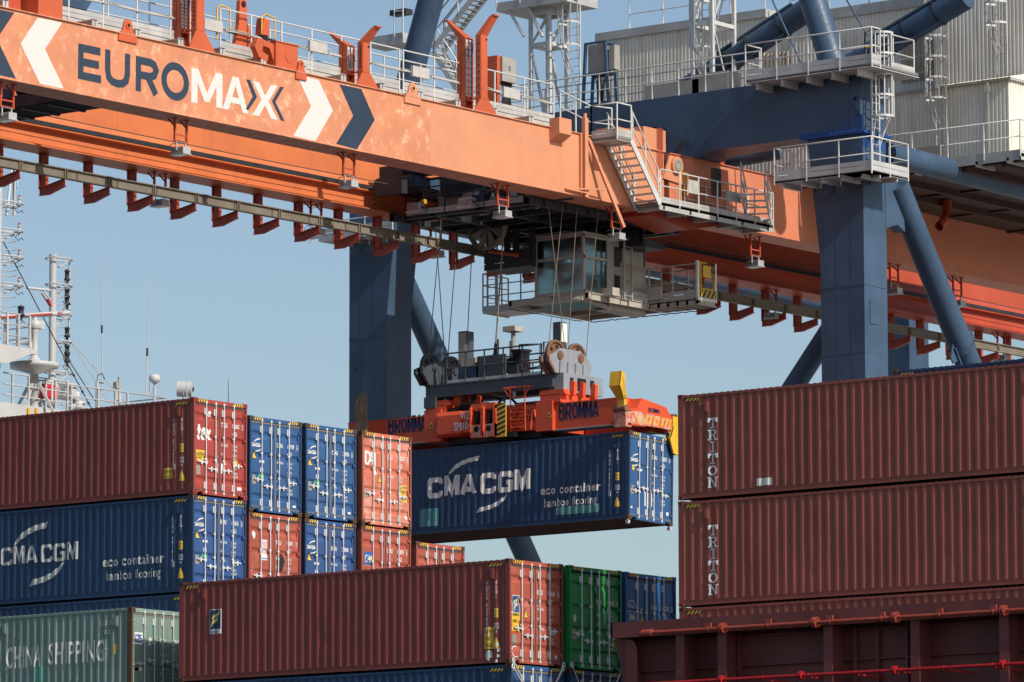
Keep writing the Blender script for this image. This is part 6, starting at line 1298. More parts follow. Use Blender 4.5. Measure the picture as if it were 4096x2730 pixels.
xz = -109.02; z_ = MB(); z_.box(xz, xz+.37, YA_-.5, YA_-.46, zb_-.15, zt_+.12); z_.build('hazard_plate', M['yel_paint'], sp)
z2 = MB()
for i in range(8): z0_ = zb_-.12+i*.165; z2.poly([(xz, YA_-.503, z0_), (xz+.37, YA_-.503, z0_+.12), (xz+.37, YA_-.503, min(zt_+.12, z0_+.20)), (xz, YA_-.503, z0_+.08)])
z2.build('hazard_stripe', M['hazard_black'], sp)
def sp_text(name, p2, mat, y=YA_-.006, parent=sp): return MB().add([(q[0], y-k_, q[1]) for q, k_ in zip(p2[0], island_lift(*p2))], p2[1]).build(name, M[mat], parent)
def stencil(x, z, w, h): return block_word('BROMMA', x, z, w, h, .085, .20)
a = P(5, 342, 1412, Y=YA_+.09); e_ = P(5, 590, 1332, Y=YA_+.09); sp_text('maker_lettering', stencil(a.x, a.z+.02, -112.5-a.x, .53), 'brom_blue', YA_+.095, arL)
a = P(5, 1487, 1315, Y=YA_+.09); e_ = P(5, 1752, 1218, Y=YA_+.09); sp_text('maker_lettering', stencil(a.x, a.z, e_.x-a.x, .52), 'brom_blue', YA_+.095, arR)
a = P(5, 790, 1388, Y=YA_-.37); sp_text('number_lettering', merge2d(fit2d('WZ', a.x+.27, a.z+.36, .40, .26, .03), fit2d('SP8104', a.x, a.z, .72, .27, .03)), 'stick_white', YA_-.425)
a = P(5, 1163, 1332, Y=YA_); sp_text('load_lettering', merge2d(fit2d('SWL', a.x+.74, a.z+.48, .36, .17, .015), fit2d('51 MT SINGLE', a.x, a.z+.24, 1.1, .18, .015), fit2d('2x35 MT TWIN', a.x, a.z, 1.1, .18, .015), fit2d('BROMMA', a.x-.05, a.z-.26, .5, .13, .03), stroke2d([[(a.x-.09, a.z-.29), (a.x+.49, a.z-.29), (a.x+.49, a.z-.10), (a.x-.09, a.z-.10), (a.x-.09, a.z-.29)]], .015)), 'dark_txt')
for c_ in ((615, 1365), (1408, 1295)):
    a = P(5, *c_, Y=YA_-.05); t_ = MB(); y = YA_-.056; t_.poly([(a.x, y, a.z), (a.x+.21, y, a.z), (a.x+.105, y, a.z+.20)]); t_.build('warning_sticker', M['yellow'], body_); t_ = MB(); t_.poly([(a.x+.05, y-.004, a.z+.03), (a.x+.16, y-.004, a.z+.03), (a.x+.105, y-.004, a.z+.13)]); t_.build('warning_sticker', M['hazard_black'], body_)
ld = MB(); xa, xb = -108.65, -108.05
for x in (xa, xb): ld.path([(x, YA_-.22, zb_+.02), (x, YA_-.25, zt_+.62)], .022)
for z in (26.6, 26.85, 27.1, 27.35, 27.6): ld.tube((xa, YA_-.24, z), (xb, YA_-.24, z), .018, 6)
ld.path([(xa-.3, YA_-.25, 27.94), (xb+.2, YA_-.25, 27.94), (xb+.2, YA_+.4, 27.94), (xa-.3, YA_+.4, 27.94), (xa-.3, YA_-.25, 27.94)], .022); ld.path([(xb, YA_-.25, 27.6), (xb+.2, YA_-.25, 27.94)], .02); ld.path([(xa, YA_-.25, 27.6), (xa-.3, YA_-.25, 27.94)], .02); ld.build('ladder', M['spread'], sp)
lv = MB(); lv.path([(-107.9, YA_-.12, zb_+.05), (-107.82, YA_-.12, zt_-.2), (-107.74, YA_-.12, zt_-.15), (-107.7, YA_-.12, zt_-.4)], .03); lv.build('lever', M['spread'], sp)
# brackets that take the headblock
for x in (-112.35, -107.5):
    b_ = MB(); b_.box(x-.1, x+.75, YA_+.0, YB_-.2, zt_+.05, zt_+.32); b_.prism([(x-.15, YA_+.0, zt_+.30), (x+.95, YA_+.0, zt_+.30), (x+.85, YA_+.0, zt_+.48), (x-.1, YA_+.0, zt_+.48)], (0, .3, 0))
    for y in (YA_+.45, YA_+.95, YA_+1.6): b_.prism([(x+.45, y, zt_+.25), (x+.95, y, zt_+.30), (x+.98, y, zt_+.75), (x+.85, y, zt_+.80), (x+.75, y, zt_+.55)], (0, .16, 0))
    b_.build('mounting_bracket', M['spread'], sp)
hs = MB(); hs.path([(-109.5, YA_+.1, zt_+.15), (-109.2, YA_+.05, zt_+.35), (-108.9, YA_+.1, zt_+.35), (-108.75, YA_+.3, zt_+.1)], .05); hs.path([(-111.2, YA_+.1, zt_+.1), (-110.9, YA_, zt_+.3), (-110.4, YA_+.1, zt_+.28), (-110.1, YA_+.2, zt_+.1)], .04); hs.tube((-111.6, YA_+.2, zt_+.12), (-111.1, YA_+.2, zt_+.12), .09, 10); hs.box(-108.9, -107.9, YA_+.3, YB_-.3, zt_+.05, zt_+.2); hs.box(-111.5, -110.2, YA_+.5, YB_-.3, zt_+.05, zt_+.35); hs.build('hydraulic_hose', M['cable'], sp)
un = MB(); un.box(-111.6, -107.8, YA_+.3, YB_-.3, zb_-.14, zb_+.05); un.box(-109.2, -108.6, YA_-.1, YB_, zb_-.12, zb_+.02); un.build('lower_frame', M['dark_steel'], sp)
# end beams with flippers
for sx_, xe in ((1, -103.85), (-1, -116.05)):
    m = MB(); x0_, x1_ = (xe-.42, xe) if sx_ > 0 else (xe, xe+.42)
    m.prism([(x0_, 139.25, 26.36), (x0_, 139.20, 26.85), (x0_, 139.75, 26.95), (x0_, 140.0, 27.30), (x0_, 141.35, 27.12), (x0_, 141.65, 26.8), (x0_, 141.75, 26.34), (x0_, 141.45, 26.32), (x0_, 141.35, 26.50), (x0_, 140.3, 26.50), (x0_, 140.2, 26.38)], (x1_-x0_, 0, 0))
    eb = m.build('end_beam', M['spread'], sp)
    s = MB(); xx = xe+.012*sx_ if sx_ > 0 else xe-.012; s.add([(xx, y, z) for y, z in ((139.22, 26.42), (141.72, 26.40), (141.62, 26.74), (139.75, 26.84), (139.22, 26.80))], [(0, 1, 2, 3, 4)]); s.box(x0_-.06, x1_, 139.12, 139.42, 26.30, 26.84); s.box(x0_, x1_, 141.5, 141.80, 26.28, 26.75)
    s.build('worn_face', M['scuffed'], eb)
    if sx_ > 0:
        s = MB()
        for i in range(9): y = 139.7+i*.22; s.poly([(xx+.004, y, 26.46), (xx+.004, y+.07, 26.46), (xx+.004, y+.19, 26.76), (xx+.004, y+.12, 26.76)])
        s.build('hazard_stripe', M['yel_paint'], eb)
        MB().add([(xx+.006, y, z) for y, z in fit2d('BROMMA', 140.35, 26.88, .62, .15, .03)[0]], fit2d('BROMMA', 140.35, 26.88, .62, .15, .03)[1]).build('maker_lettering', M['brom_blue'], eb)
    hg_ = MB(); hg_.tube((x0_-.05, 139.15, 26.9), (x1_+.02, 139.15, 26.9), .12, 12); hg_.tube((x0_, 141.8, 26.85), (x1_+.05, 141.8, 26.85), .10, 12); hg_.build('flipper_hinge', M['sheave'], eb)
def flipper(pts, X, mat, th=(.5, .1)):
    m = MB(); q = [Vector((X, y, z)) for y, z in pts]; n = len(q)
    m.prism(q, (-.07, 0, 0)); c_ = sum(q, Vector((0, 0, 0)))/n
    m.prism([(X, y, z) for y, z in (pts[0], pts[1])] + [(X-.42, pts[1][0]+.0, pts[1][1]), (X-.42, pts[0][0], pts[0][1])], (0, .05, 0)); return m.build('corner_flipper', M[mat], sp)
def flip_up(x, mat, zs, w):
    m = MB(); z0_, z1_, z2_ = zs
    m.box(x-.14, x+.14, 139.05, 139.20, z0_, z1_); m.hexa([(x-.14, 139.05, z1_), (x+.14, 139.05, z1_), (x+.14, 139.22, z1_), (x-.14, 139.22, z1_), (x-w*.5, 138.72, z1_+.42), (x+w*.5, 138.72, z1_+.42), (x+w*.5, 138.80, z1_+.42), (x-w*.5, 138.80, z1_+.42)])
    m.hexa([(x-w*.5, 138.72, z1_+.42), (x+w*.5, 138.72, z1_+.42), (x+w*.5, 138.80, z1_+.42), (x-w*.5, 138.80, z1_+.42), (x-w*.48, 138.80, z2_), (x+w*.48, 138.80, z2_), (x+w*.48, 138.88, z2_), (x-w*.48, 138.88, z2_)])
    m.prism([(x+w*.5, 138.8, z2_), (x+w*.5, 138.72, z1_+.42), (x+.14, 139.05, z1_), (x+.14, 139.22, z1_), (x+w*.5, 139.0, z1_+.42), (x+w*.5, 139.0, z2_-.1)], (-.05, 0, 0)); return m.build('corner_flipper', M[mat], sp)
flip_up(-104.0, 'yel_paint', (26.85, 27.18, 28.08), .46)
z1 = P(5, 165, 1350, Y=139.1); m = MB(); X_ = z1.x
m.box(X_-.20, X_+.22, 139.0, 139.15, 26.75, 27.35); m.prism([(X_-.22, 139.0, 27.25), (X_+.20, 139.0, 27.25), (X_+.33, 138.9, 27.72), (X_+.30, 138.9, 28.15), (X_+.12, 138.9, 28.28), (X_-.14, 138.9, 27.9), (X_-.16, 138.9, 27.6)], (0, .1, 0)); m.build('corner_flipper', M['flip_brown'], sp)
m = MB(); m.hexa([(-104.2, 141.80, 26.72), (-103.80, 141.80, 26.72), (-103.80, 141.95, 26.72), (-104.2, 141.95, 26.72), (-104.2, 141.75, 26.9), (-103.80, 141.75, 26.9), (-103.80, 141.90, 26.9), (-104.2, 141.90, 26.9)])
m.prism([(-103.78, 141.62, 26.85), (-103.78, 141.98, 26.85), (-103.78, 141.98, 25.58), (-103.78, 141.65, 25.62), (-103.78, 141.45, 26.12), (-103.78, 141.62, 26.5)], (-.06, 0, 0)); m.prism([(-103.78, 141.45, 26.12), (-103.78, 141.62, 26.5), (-104.2, 141.85, 26.5), (-104.2, 141.75, 26.12)], (0, .05, 0)); m.box(-104.3, -103.78, 141.92, 141.98, 25.6, 26.85); m.build('corner_flipper', M['yel_paint'], sp)
# ------------------------------------------------------------------ the ship: deck, coaming with pipes, masts
ship = empty('cargo_ship', (-95, 130, 13), 'container ship with oxide red hatch coaming and white deckhouse carrying the containers', 'ship')
h = MB(); h.box(-150, -40, 115.4, 142.5, -2, 11.5); h.prism([(-40, 115.4, -2), (-40, 142.5, -2), (-15, 129, -2)], (0, 0, 13.5)); h.build('hull', M['hull'], ship)
dk = MB(); dk.box(-119, -90.5, 116.2, 142, 11.5, 13.7); dk.box(-119, -104, 119.4, 142, 13.7, 16.4); dk.build('hatch_cover', M['coaming'], ship)
dk = MB(); dk.box(-87.5, -60, 118.1, 142, 11.5, 15.2); dk.build('hatch_cover', M['coaming'], ship)
for x, y in ((-104.9, 117.0), (-110.9, 117.0)): MB().box(x-.2, x+.2, y, y+2.3, 13.7, 16.1).build('container_stand', M['coaming'], ship)
# hatch coaming wall with stays (lower right)
YC = 116.9
L0 = P(8, 1838, 1165, Y=YC); zt_ = L0.z; xl = L0.x
c = MB(); c.box(xl, -55, YC, YC+.9, zt_-.04, zt_); c.box(xl, -55, YC, YC+.06, zt_-.42, zt_-.04); c.box(xl, xl+.05, YC, YC+.9, zt_-.42, zt_)
xb0 = P(8, 1905, 1260, Y=YC+.8).x
c.box(xb0, -55, YC+.85, YC+.90, 11.5, zt_-.04)
coam = c.build('hatch_coaming', M['coaming'], ship)
xs_st = [P(9, x, 1350, Y=YC+.1).x for x in (40, 322, 1035, 1620, 2218)]; xs_st.append(xs_st[-1]+3.7); xs_st.append(xs_st[-1]+3.4)
for x in xs_st:
    s = MB(); s.box(x-.14, x+.14, YC+.10, YC+.13, 11.5, zt_-.42); s.box(x-.02, x+.02, YC+.13, YC+.85, 11.5, zt_-.42); s.build('coaming_stay', M['coaming'], coam)
z1, z2 = P(9, 700, 1240, Y=YC+.8).z, P(9, 700, 1440, Y=YC+.8).z
st = MB()
for z in (z1, z2): st.box(xb0, -55, YC+.72, YC+.85, z-.02, z+.02)
st.build('coaming_stiffener', M['coaming'], coam)
for x in (P(9, 1228, 1300, Y=YC+.8).x, P(9, 1380, 1500, Y=YC+.8).x, P(9, 1575, 1300, Y=YC+.8).x, P(9, 450, 1500, Y=YC+.8).x, P(9, 2290, 1300, Y=YC+.8).x): MB().box(x-.05, x+.05, YC+.70, YC+.85, 11.5, zt_-.42).build('coaming_stiffener', M['coaming'], coam)
a = P(8, 1935, 1230, Y=YC+.2); e_ = P(8, 1975, 1560, Y=YC+.2); g = MB(); g.prism([(a.x, YC+.15, zt_-.42), (e_.x-.05, YC+.15, zt_-2.6), (e_.x+.25, YC+.15, zt_-2.6), (a.x+.42, YC+.15, zt_-.7), (a.x+.30, YC+.15, zt_-.5)], (0, .03, 0)); g.prism([(xb0, YC+.5, zt_-.42), (e_.x-.2, YC+.5, zt_-2.6), (e_.x+.1, YC+.5, zt_-2.6), (xb0+.5, YC+.5, zt_-.42)], (0, .4, 0)); g.build('coaming_bracket', M['coaming'], coam)
# pipes
p0 = P(8, 2035, 1235, Y=YC-.1); zp = p0.z; yp = YC-.12
pp = MB(); pp.tube((p0.x, yp, zp), (-55, yp, zp), .052, 14); pp.tube((p0.x+.1, yp, zp), (p0.x+.42, yp, zp), .095, 14); pp.lathe((p0.x, yp, zp), [(.001, -.06), (.06, -.03), (.075, 0)], 14, axis=(1, 0, 0)); pipe = pp.build('deck_pipe', M['pipe_red'], ship)
for x in (328, 950, 1490, 2218):
    q = P(9, x, 1150, Y=yp); f = MB()
    for dx_ in (-.035, .035): f.disc((q.x+dx_, yp, zp), (1, 0, 0), .15, .045, 18)
    for i in range(8): a_ = R(45*i+20); f.tube((q.x-.08, yp+.115*math.cos(a_), zp+.115*math.sin(a_)), (q.x+.09, yp+.115*math.cos(a_), zp+.115*math.sin(a_)), .02, 6)
    f.build('pipe_flange', M['pipe_red'], pipe)
for x in (232, 635, 1050, 1400, 1788, 2150):
    q = P(9, x, 1150, Y=yp); f = MB(); f.box(q.x-.11, q.x+.09, yp-.03, yp+.03, zp+.05, zp+.17); f.tube((q.x-.02, yp, zp), (q.x+.02, yp, zp), .075, 12); f.box(q.x-.02, q.x+.02, yp-.02, YC+.1, zp+.1, zp+.14); f.build('pipe_clamp', M['pipe_red'], pipe)
q = P(9, 850, 1518, Y=YC-.1); zr = q.z
pp = MB(); pp.tube((xb0+1.0, yp, zr), (-55, yp, zr), .045, 12); fire = pp.build('fire_main', M['fire_red'], ship)
for x in (320, 855, 1485, 2212):
    q = P(9, x, 1500, Y=yp); f = MB()
    for dx_ in (-.03, .03): f.disc((q.x+dx_, yp, zr), (1, 0, 0), .12, .04, 16)
    f.build('pipe_flange', M['fire_red'], fire)
for x in (238, 598, 905, 1220, 1530, 1815, 2140):
    q = P(9, x, 1500, Y=yp); f = MB(); f.tube((q.x-.015, yp, zr), (q.x+.015, yp, zr), .06, 12); f.bar((q.x, yp, zr-.04), (q.x+.35, YC+.7, zr-.12), .05, .05); f.build('pipe_clamp', M['fire_red'], fire)
# lashing rods on the lower container ends
def lash(c0, c1, X, y_lean, lbl):
    a = P(8, *c0, X=X); b_ = P(8, *c1, X=X); d = b_-a; o = empty('lashing_rod', a, lbl, 'lashing rod', 'lashing rods crossing the lower container ends')
    m = MB(); m.tube(a, a+d*2.2, .018, 6); m.build('rod', M['galv'], o)
    m = MB(); n_ = d.normalized(); m.path([a-n_*.02+Vector((.0, .05*math.cos(R(40*i)), .07*math.sin(R(40*i)))) for i in range(10)], .022, 6); m.build('hook', M['galv'], o)
XL2 = pf.x+.16
lash((1185, 1420), (1252, 1560), XL2, 0, 'left lashing rod hooked highest under the brick red doors of the long maroon container'); lash((1183, 1460), (1238, 1560), XL2, 0, 'second lashing rod hooked low at the corner of the bottom blue container')
lash((1520, 1450), (1470, 1560), XL2, 0, 'lashing rod leaning left, hooked at the seam beside the green container'); lash((1515, 1475), (1476, 1560), XL2, 0, 'lower lashing rod leaning left beside the green container')
lash((1578, 1450), (1620, 1560), XL2+.05, 0, 'lashing rod hooked under the left corner of the green container'); lash((1912, 1480), (1880, 1560), XL2+.05, 0, 'lashing rod leaning left under the right corner of the green container')
# deckhouse roof and masts behind the left stack
XM = -127.0
def S4(x, y, X=XM): return P(4, x, y, X=X)
rz = S4(440, 1262).z
d = MB(); y0_, y1_ = S4(-300, 1230).y, S4(1125, 1230).y+.8
d.box(XM-9, XM+.4, y0_, S4(385, 1230).y, 16, rz); d.box(XM-9, XM+.4, S4(385, 1230).y, y1_, 16, S4(1000, 1250).z-.45); deckh = d.build('deckhouse', M['ship_white'], ship)
zr_ = S4(1115, 1165).z
rl = MB()
ya_, yb_ = S4(480, 1072).y, S4(1115, 1165).y
for dz_ in (0, -.40, -.75): rl.path([(XM, ya_-2, zr_+dz_), (XM, yb_, zr_+dz_), (XM-2.5, yb_, zr_+dz_)], .028, 6)
for x in (480, 660, 775, 857): y = S4(x, 1100).y; rl.bar((XM, y, zr_-1.2), (XM, y, zr_), .06, .06)
rl.build('handrail', M['ship_white'], deckh)
rl = MB(); ya_ = S4(-20, 1080).y; yb_ = S4(420, 1080).y; zt2 = S4(150, 1022).z
for dz_ in (0, -.38, -.75, -1.1): rl.path([(XM+.3, ya_, zt2+dz_), (XM+.3, S4(150, 1080).y, zt2+dz_), (XM+.3, yb_, zt2+dz_-.0)], .026, 6)
for x in (40, 150, 265, 330, 410): y = S4(x, 1080).y; rl.bar((XM+.3, y, zt2-1.6), (XM+.3, y, zt2), .06, .06)
rl.build('handrail', M['ship_white'], deckh)
gl_ = MB()
for x in (130, 182): y = S4(x, 1265).y; gl_.box(XM+.4, XM+.46, y-.06, y+.06, S4(x, 1280).z, S4(x, 1240).z)
gl_.build('ladder_stub', M['yel_paint'], deckh)
# signal mast
def mast_light(par, y, z, X, hgt=.42, r=.10, red=False, n=1):
    l = MB(); l.lathe((X, y, z), [(r*.7, -.08), (r*1.15, -.06), (r*1.15, 0), (r*.85, .02), (r*.85, hgt*.7), (r*1.1, hgt*.72), (r*1.1, hgt*.8), (r*.6, hgt), (.001, hgt*1.05)], 12); l.tube((X, y, z-.22), (X, y, z-.05), r*.5, 8)
    o = l.build('signal_lamp', M['dark_steel'] if not red else M['bulb'], par)
    if red: q = MB(); q.lathe((X, y, z+.08), [(r*.8, 0), (r*.8, .14), (r*.5, .20), (.001, .22)], 12); q.build('red_lens', M['red_light'], o)
    w = MB(); w.path([(X, y-.1, z-.12), (X, y-.2, z-.25), (X, y-.05, z-.34), (X, y+.12, z-.22), (X, y+.2, z-.3)], .014, 5); w.build('lamp_cable', M['cable'], o); return o
sm = empty('signal_mast', (XM-1, S4(357, 1100, XM-1).y, rz), 'white tubular mast with black signal lamps and ladder hoops', 'mast')
X1 = XM-1; pt = S4(357, 205, X1); ym = pt.y; zt3 = pt.z; zb3 = rz-.5
m = MB(); m.tube((X1, ym, zb3), (X1, ym, zt3), .128, 16); m.tube((X1, ym, zt3-.05), (X1, ym, zt3+.02), .145, 16); m.build('pole', M['ship_white'], sm)
for y_, full in ((233, 1), (408, 1), (605, 0), (785, 0), (997, 1)):
    z = S4(400, y_, X1).z; y2 = S4(470, y_, X1).y; hp = MB(); n = 16; rr = (y2-ym+.25)/2 if full else (y2-ym)/2; cyy = y2-rr
    hp.path([(X1+rr*.7*math.sin(2*math.pi*i/n), cyy+rr*math.cos(2*math.pi*i/n), z) for i in range(n)], .028, 6, closed=True); hp.bar((X1, y2-.1, z), (X1, ym, z-.45), .05, .04); hp.build('hoop', M['ship_white'], sm)
y2 = S4(466, 400, X1).y; v = MB(); v.tube((X1, y2, S4(466, 990, X1).z), (X1, y2, S4(466, 232, X1).z), .035, 8)
for i in range(int((zt3-zb3-2)/.27)): z = zb3+1.5+i*.27; v.path([(X1, ym+.14, z), (X1+.1, ym+.42, z), (X1+.3, ym+.42, z)], .016, 5)
v.build('ladder_rungs', M['ship_white'], sm)
for yy, hh in ((365, .44), (480, .34), (530, .34), (745, .40), (860, .36), (915, .36)): mast_light(sm, S4(430, yy, X1).y, S4(430, yy, X1).z, X1+.15, hh*.75, .095)
ya_ = MB(); q0_, q1_ = S4(180, 424, X1), S4(335, 440, X1); ya_.tube(q0_, q1_, .05, 8); ya_.bar(S4(290, 440, X1), S4(350, 520, X1), .05, .05); ya_.bar(S4(280, 455, X1), S4(360, 580, X1), .09, .04)
for x in (197, 237, 275): a = S4(x, 430, X1); ya_.tube(a, (a.x, a.y, a.z-.30), .014, 5)
ya_.build('yard_arm', M['ship_white'], sm); a, b_ = S4(315, 500, X1+.05), S4(340, 545, X1+.05); MB().bar(a, b_, .11, .05).build('red_band', M['raft_red'], sm)
# radar on its pedestal
XR2 = XM+.1; rp = empty('radar_mast', (XR2, S4(232, 1100, XR2).y, rz), 'short white radar post with long red striped scanner bar', 'radar mast')
yq = S4(232, 800, XR2).y; z_ = lambda y: S4(232, y, XR2).z
m = MB(); m.lathe((XR2, yq, 0), [(.145, rz-.3), (.145, z_(1005)), (.84, z_(962)), (.86, z_(932)), (.30, z_(932)), (.11, z_(880)), (.11, z_(730)), (.17, z_(705)), (.17, z_(700))], 20)
for a_ in (20, 110, 200, 290): c_ = Vector((math.cos(R(a_)), math.sin(R(a_)), 0)); m.bar(Vector((XR2, yq, rz-.2))+c_*.75, Vector((XR2, yq, z_(1040)))+c_*.1, .09, .09); m.prism([Vector((XR2, yq, z_(960)))+c_*.2, Vector((XR2, yq, z_(960)))+c_*.95, Vector((XR2, yq, z_(1000)))+c_*.2], c_.cross(Vector((0, 0, 1)))*.03)
m.build('pedestal', M['ship_white'], rp)
m = MB(); m.lathe((XR2, yq, z_(700)), [(.20, 0), (.24, .08), (.22, .24), (.10, .32), (.06, .42)], 16); m.box(XR2-.2, XR2+.12, yq+.12, yq+.38, z_(700)+.02, z_(700)+.30); m.build('gearbox', M['ship_white'], rp)
a, b_ = S4(0, 622, XR2), S4(465, 592, XR2); d_ = (b_-a); a = b_-d_*1.35; m = MB(); m.tube(a, b_, .085, 12); m.build('scanner_bar', M['ship_white'], rp)
m = MB(); m.bar(a+Vector((.10, -.01, 0)), a+(b_-a)*.80+Vector((.10, -.01, 0)), .02, .05); m.build('red_stripe', M['raft_red'], rp)
tq = fit2d('JRC', 0, 0, .30, .13, .02); c_ = a+(b_-a)*.85; u_ = (b_-a).normalized(); MB().add([c_+u_*x+Vector((.106, 0, y-.06)) for x, y in tq[0]], tq[1]).build('maker_lettering', M['raft_red'], rp)
hn = MB(); q = S4(215, 795, XR2+.3); hn.lathe((q.x-.3, q.y-.22, q.z), [(.04, -.30), (.05, .0), (.09, .22), (.20, .36)], 16, axis=(.75, .55, 0)); hn.build('horn', M['ship_white'], rp)
# left edge mast with rings and red lamps
XE = XM+.6; me_ = empty('lamp_mast', (XE, S4(-15, 600, XE).y, rz), 'white mast at the left edge with three red lamps on ring arms', 'mast')
yq = S4(-15, 600, XE).y; m = MB(); m.tube((XE, yq, rz), (XE, yq, S4(-15, -250, XE).z), .11, 14); m.build('pole', M['ship_white'], me_)
for y_ in (35, 215, 400, -150):
    z = S4(60, y_, XE).z; ye = S4(148, y_, XE).y; hp = MB(); rr = (ye-yq)/2; hp.path([(XE+rr*.45*math.sin(2*math.pi*i/16), yq+rr+rr*math.cos(2*math.pi*i/16), z) for i in range(16)], .028, 6, closed=True)
    hp.path([(XE+rr*.45*math.sin(2*math.pi*i/16), yq+rr*.6+rr*.6*math.cos(2*math.pi*i/16), z-.14) for i in range(16)], .024, 6, closed=True); hp.bar((XE, yq, z-.45), (XE, ye-.1, z-.03), .05, .04); hp.build('hoop', M['ship_white'], me_)
    mast_light(me_, S4(123, y_-10, XE).y, S4(123, y_+8, XE).z, XE+.05, .22, .065, True)
for y_ in (120, 175, 260, 315, 350, 440, 495, 555): a = S4(45, y_, XE); m = MB(); m.path([(XE+.1, yq, a.z), (XE+.2, a.y, a.z), (XE+.45, a.y, a.z)], .018, 5); m.build('rung', M['ship_white'], me_)
pz2 = S4(100, 850, XE).z; m = MB(); ye = S4(210, 850, XE).y; m.box(XE-1.2, XE+.3, yq-2, ye, pz2-.06, pz2+.12); m.prism([(XE+.3, yq-1, pz2-.06), (XE+.3, ye-.3, pz2-.06), (XE+.3, yq+.2, pz2-.5), (XE+.3, yq-1, pz2-.6)], (-.06, 0, 0)); plt = m.build('platform', M['ship_white'], me_)
railing([(XE+.28, yq-1.5, pz2+.1), (XE+.28, S4(160, 800, XE).y, pz2+.1), (XE-.9, S4(160, 800, XE).y, pz2+.1)], 1.15, .6, plt, 0, mat='ship_white', mids=(.33, .66), pw=.08)
mast_light(me_, S4(112, 600, XE).y, S4(112, 605, XE).z, XE+.2, .30, .12)
m = MB(); tpz = S4(90, -370, XE); 
m.path([S4(45, -60, XE), S4(80, -380, XE), S4(95, -380, XE), S4(95, -60, XE)], .05, 8); m.path([S4(110, -250, XE), S4(118, -250, XE), S4(118, -330, XE), S4(105, -330, XE)], .02, 6); m.build('top_frame', M['ship_white'], me_)
# red life raft cover and white radomes on the deckhouse
def thing_at(name, x, y, X, lbl, cat, z=None): p = S4(x, y, X); return empty(name, (X, p.y, p.z if z is None else z), lbl, cat), p
o, p = thing_at('raft_canister', 328, 1125, XM+.15, 'rounded red box strapped to the white deckhouse rail', 'raft box')
m = MB(); m.hexa([(p.x-.2, p.y-.36, p.z-.28), (p.x+.15, p.y-.36, p.z-.28), (p.x+.15, p.y+.36, p.z-.28), (p.x-.2, p.y+.36, p.z-.28), (p.x-.2, p.y-.36, p.z+.28), (p.x+.15, p.y-.36, p.z+.28), (p.x+.15, p.y+.36, p.z+.28), (p.x-.2, p.y+.36, p.z+.28)]); cn = m.build('cover', M['raft_red'], o); bv = cn.modifiers.new('b', 'BEVEL'); bv.width = .12; bv.segments = 4
MB().box(p.x+.15, p.x+.17, p.y-.05, p.y+.05, p.z-.3, p.z+.3).build('strap', M['ship_white'], o)
o, p = thing_at('radome', 333, 1070, XM-.6, 'large white egg shaped radome behind the red box', 'radome')
m = MB(); m.lathe((p.x, p.y, p.z-.5), [(.2, -.3), (.29, -.05), (.34, .2), (.33, .4), (.25, .58), (.12, .66), (.001, .68)], 20); m.build('dome', M['ship_white'], o)
o, p = thing_at('radome', 528, 1200, XM-.2, 'small white drum radome beside the rail', 'radome'); m = MB(); m.lathe((p.x, p.y, p.z-.2), [(.06, -.2), (.08, -.06), (.20, -.02), (.225, .06), (.225, .22), (.20, .27), (.001, .28)], 20); m.build('dome', M['ship_white'], o); MB().box(p.x+.215, p.x+.23, p.y-.03, p.y+.07, p.z-.08, p.z-.02).build('sticker', M['stick_navy'], o)
o, p = thing_at('searchlight', 455, 1120, XM-.3, 'white boxed searchlight with grey dome behind the rail', 'searchlight'); m = MB(); m.box(p.x-.3, p.x+.2, p.y-.33, p.y+.25, p.z-.28, p.z+.28); m.prism([(p.x+.2, p.y-.2, p.z-.45), (p.x+.2, p.y+.2, p.z-.45), (p.x+.2, p.y+.0, p.z-1.1), (p.x+.2, p.y-.3, p.z-1.1)], (-.05, 0, 0)); m.build('case', M['ship_white'], o); m = MB(); m.lathe((p.x, p.y+.38, p.z-.2), [(.15, -.1), (.19, .05), (.17, .2), (.08, .28), (.001, .29)], 16); m.build('dome', M['ant'], o)
o, p = thing_at('radome', 1040, 1015, XM-.5, 'grey mushroom shaped radome on a thin post above the rail', 'radome'); m = MB(); m.lathe((p.x, p.y, p.z-.17), [(.10, -.10), (.19, -.04), (.21, .04), (.20, .14), (.14, .21), (.001, .23)], 20); m.build('dome', M['ant'], o); m = MB(); m.tube((p.x, p.y, p.z-1.9), (p.x, p.y, p.z-.2), .04, 8); m.tube((p.x, p.y, p.z-1.9), (p.x, p.y, p.z-.45), .055, 8); m.path([(p.x, p.y-.1, p.z-.2), (p.x, p.y-.3, p.z-.35), (p.x, p.y-.28, p.z-.55), (p.x, p.y-.05, p.z-.8)], .018, 5); m.build('post', M['ship_white'], o)
o, p = thing_at('drum_radar', 1243, 1105, XM-1, 'white drum shaped reflector standing above the maroon container', 'radar drum'); m = MB(); ax = Vector((.82, .57, -.05)); cc = Vector((p.x, p.y, p.z)); m.tube(cc-ax*.27, cc+ax*.27, .29, 28); m.build('drum', M['ship_white'], o); m = MB(); m.prism([cc+ax*.275+Vector((0, .0, -.08)), cc+ax*.275+Vector((0, .06, -.06)), cc+ax*.275+Vector((0, .09, .08)), cc+ax*.275+Vector((0, .0, .07))], ax*.01); m.build('mark', M['black'], o); m = MB(); m.path([cc+Vector((.1, -.2, -.02)), cc+Vector((.1, -.22, -.28)), cc+Vector((0, -.1, -.45)), cc+Vector((0, .0, -1.6))], .035, 6); m.build('yoke', M['ship_white'], o)
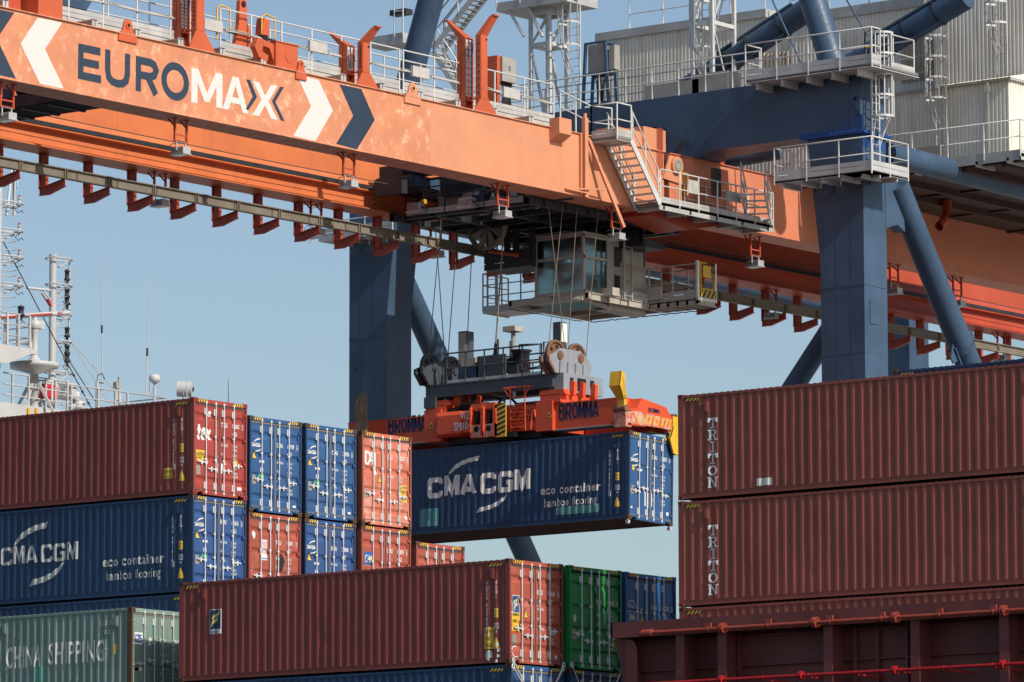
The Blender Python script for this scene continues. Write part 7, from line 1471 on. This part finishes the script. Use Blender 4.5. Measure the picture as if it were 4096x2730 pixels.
def whip(x, yt, yb, X, r, lbl, mid=None, lean=0):
    a = S4(x, yb, X); b_ = S4(x+lean, yt, X); o = empty('whip_antenna', a, lbl, 'antenna', 'whip antennas on the deckhouse roof'); m = MB(); m.tube(a, b_, r, 6, r2=r*.45); m.build('rod', M['ant'], o)
    if mid: q = S4(x+lean*(yb-mid)/(yb-yt), mid, X); m = MB(); m.tube((q.x, q.y, q.z-.14), (q.x, q.y, q.z+.14), r*1.7, 6); m.build('joint', M['ant_dark'], o)
whip(686, 185, 1140, XM-.6, .022, 'tall whip antenna, left one of the two tall rods', 702, -3); whip(980, 352, 1165, XM-.6, .024, 'tall leaning whip antenna, right one of the two tall rods', 856, 26)
whip(1257, 988, 1180, XM-.2, .02, 'short whip antenna in front of the white drum'); whip(1535, 1037, 1215, XM-4, .022, 'short whip antenna rising behind the white lettered red doors')
o, p = thing_at('lamp_post', 653, 1050, XM-.4, 'short white post with two dark rungs under the left tall antenna', 'post'); m = MB(); m.tube((p.x, p.y, p.z-1.8), (p.x, p.y, p.z), .055, 8); m.build('post', M['ship_white'], o); m = MB(); m.bar((p.x, p.y, p.z-.05), (p.x, p.y+.32, p.z-.05), .03, .035); m.bar((p.x, p.y, p.z-.28), (p.x, p.y+.32, p.z-.28), .03, .035); m.path([(p.x, p.y, p.z), (p.x, p.y+.02, p.z+.2), (p.x, p.y+.25, p.z+.3), (p.x, p.y+.4, p.z+.1)], .018, 5); m.build('bracket', M['ant_dark'], o)
o, p = thing_at('lamp_post', 785, 1085, XM-.4, 'grey lamp on a white post beside a pale pointed fin', 'post'); m = MB(); m.tube((p.x, p.y, p.z-1.6), (p.x, p.y, p.z), .055, 8); m.build('post', M['ship_white'], o); m = MB(); m.box(p.x-.08, p.x+.08, p.y-.11, p.y+.11, p.z-.08, p.z+.14); m.build('lamp', M['box_grey'], o); m = MB(); m.prism([(p.x, p.y+.15, p.z-1.4), (p.x, p.y+.36, p.z-1.4), (p.x, p.y+.13, p.z+.35)], (-.08, 0, 0)); m.build('fin', M['ant'], o)
# stays of the mast
def stay(c0, c1, X0_, X1_, r, lbl, mat='ant_dark', beads=False):
    a, b_ = S4(*c0, X0_), S4(*c1, X1_); o = empty('mast_stay', b_, lbl, 'stay wire', 'stay wires of the masts'); m = MB(); m.tube(a, b_, r, 6); m.build('wire', M[mat], o)
    if beads:
        for t in (.80, .86, .90, .97): q = a+(b_-a)*t; m = MB(); m.lathe(q, [(.02, -.06), (.045, -.03), (.045, .03), (.02, .06)], 8, axis=(b_-a)); m.build('insulator', M['ant_dark'], o)
stay((20, 110), (612, 1232), XE, XM-.8, .020, 'dark stay wire with insulators running down across the mast', beads=True); stay((465, 915), (640, 1185), X1, XM-1, .018, 'thin dark stay wire between mast foot and left tall antenna')
stay((478, 785), (840, 1190), X1, XM-1.2, .016, 'pale stay wire from the mast down to the right', 'ant'); stay((480, 790), (735, 1205), X1, XM-1.2, .014, 'thin steep stay wire right of the mast', 'ant')
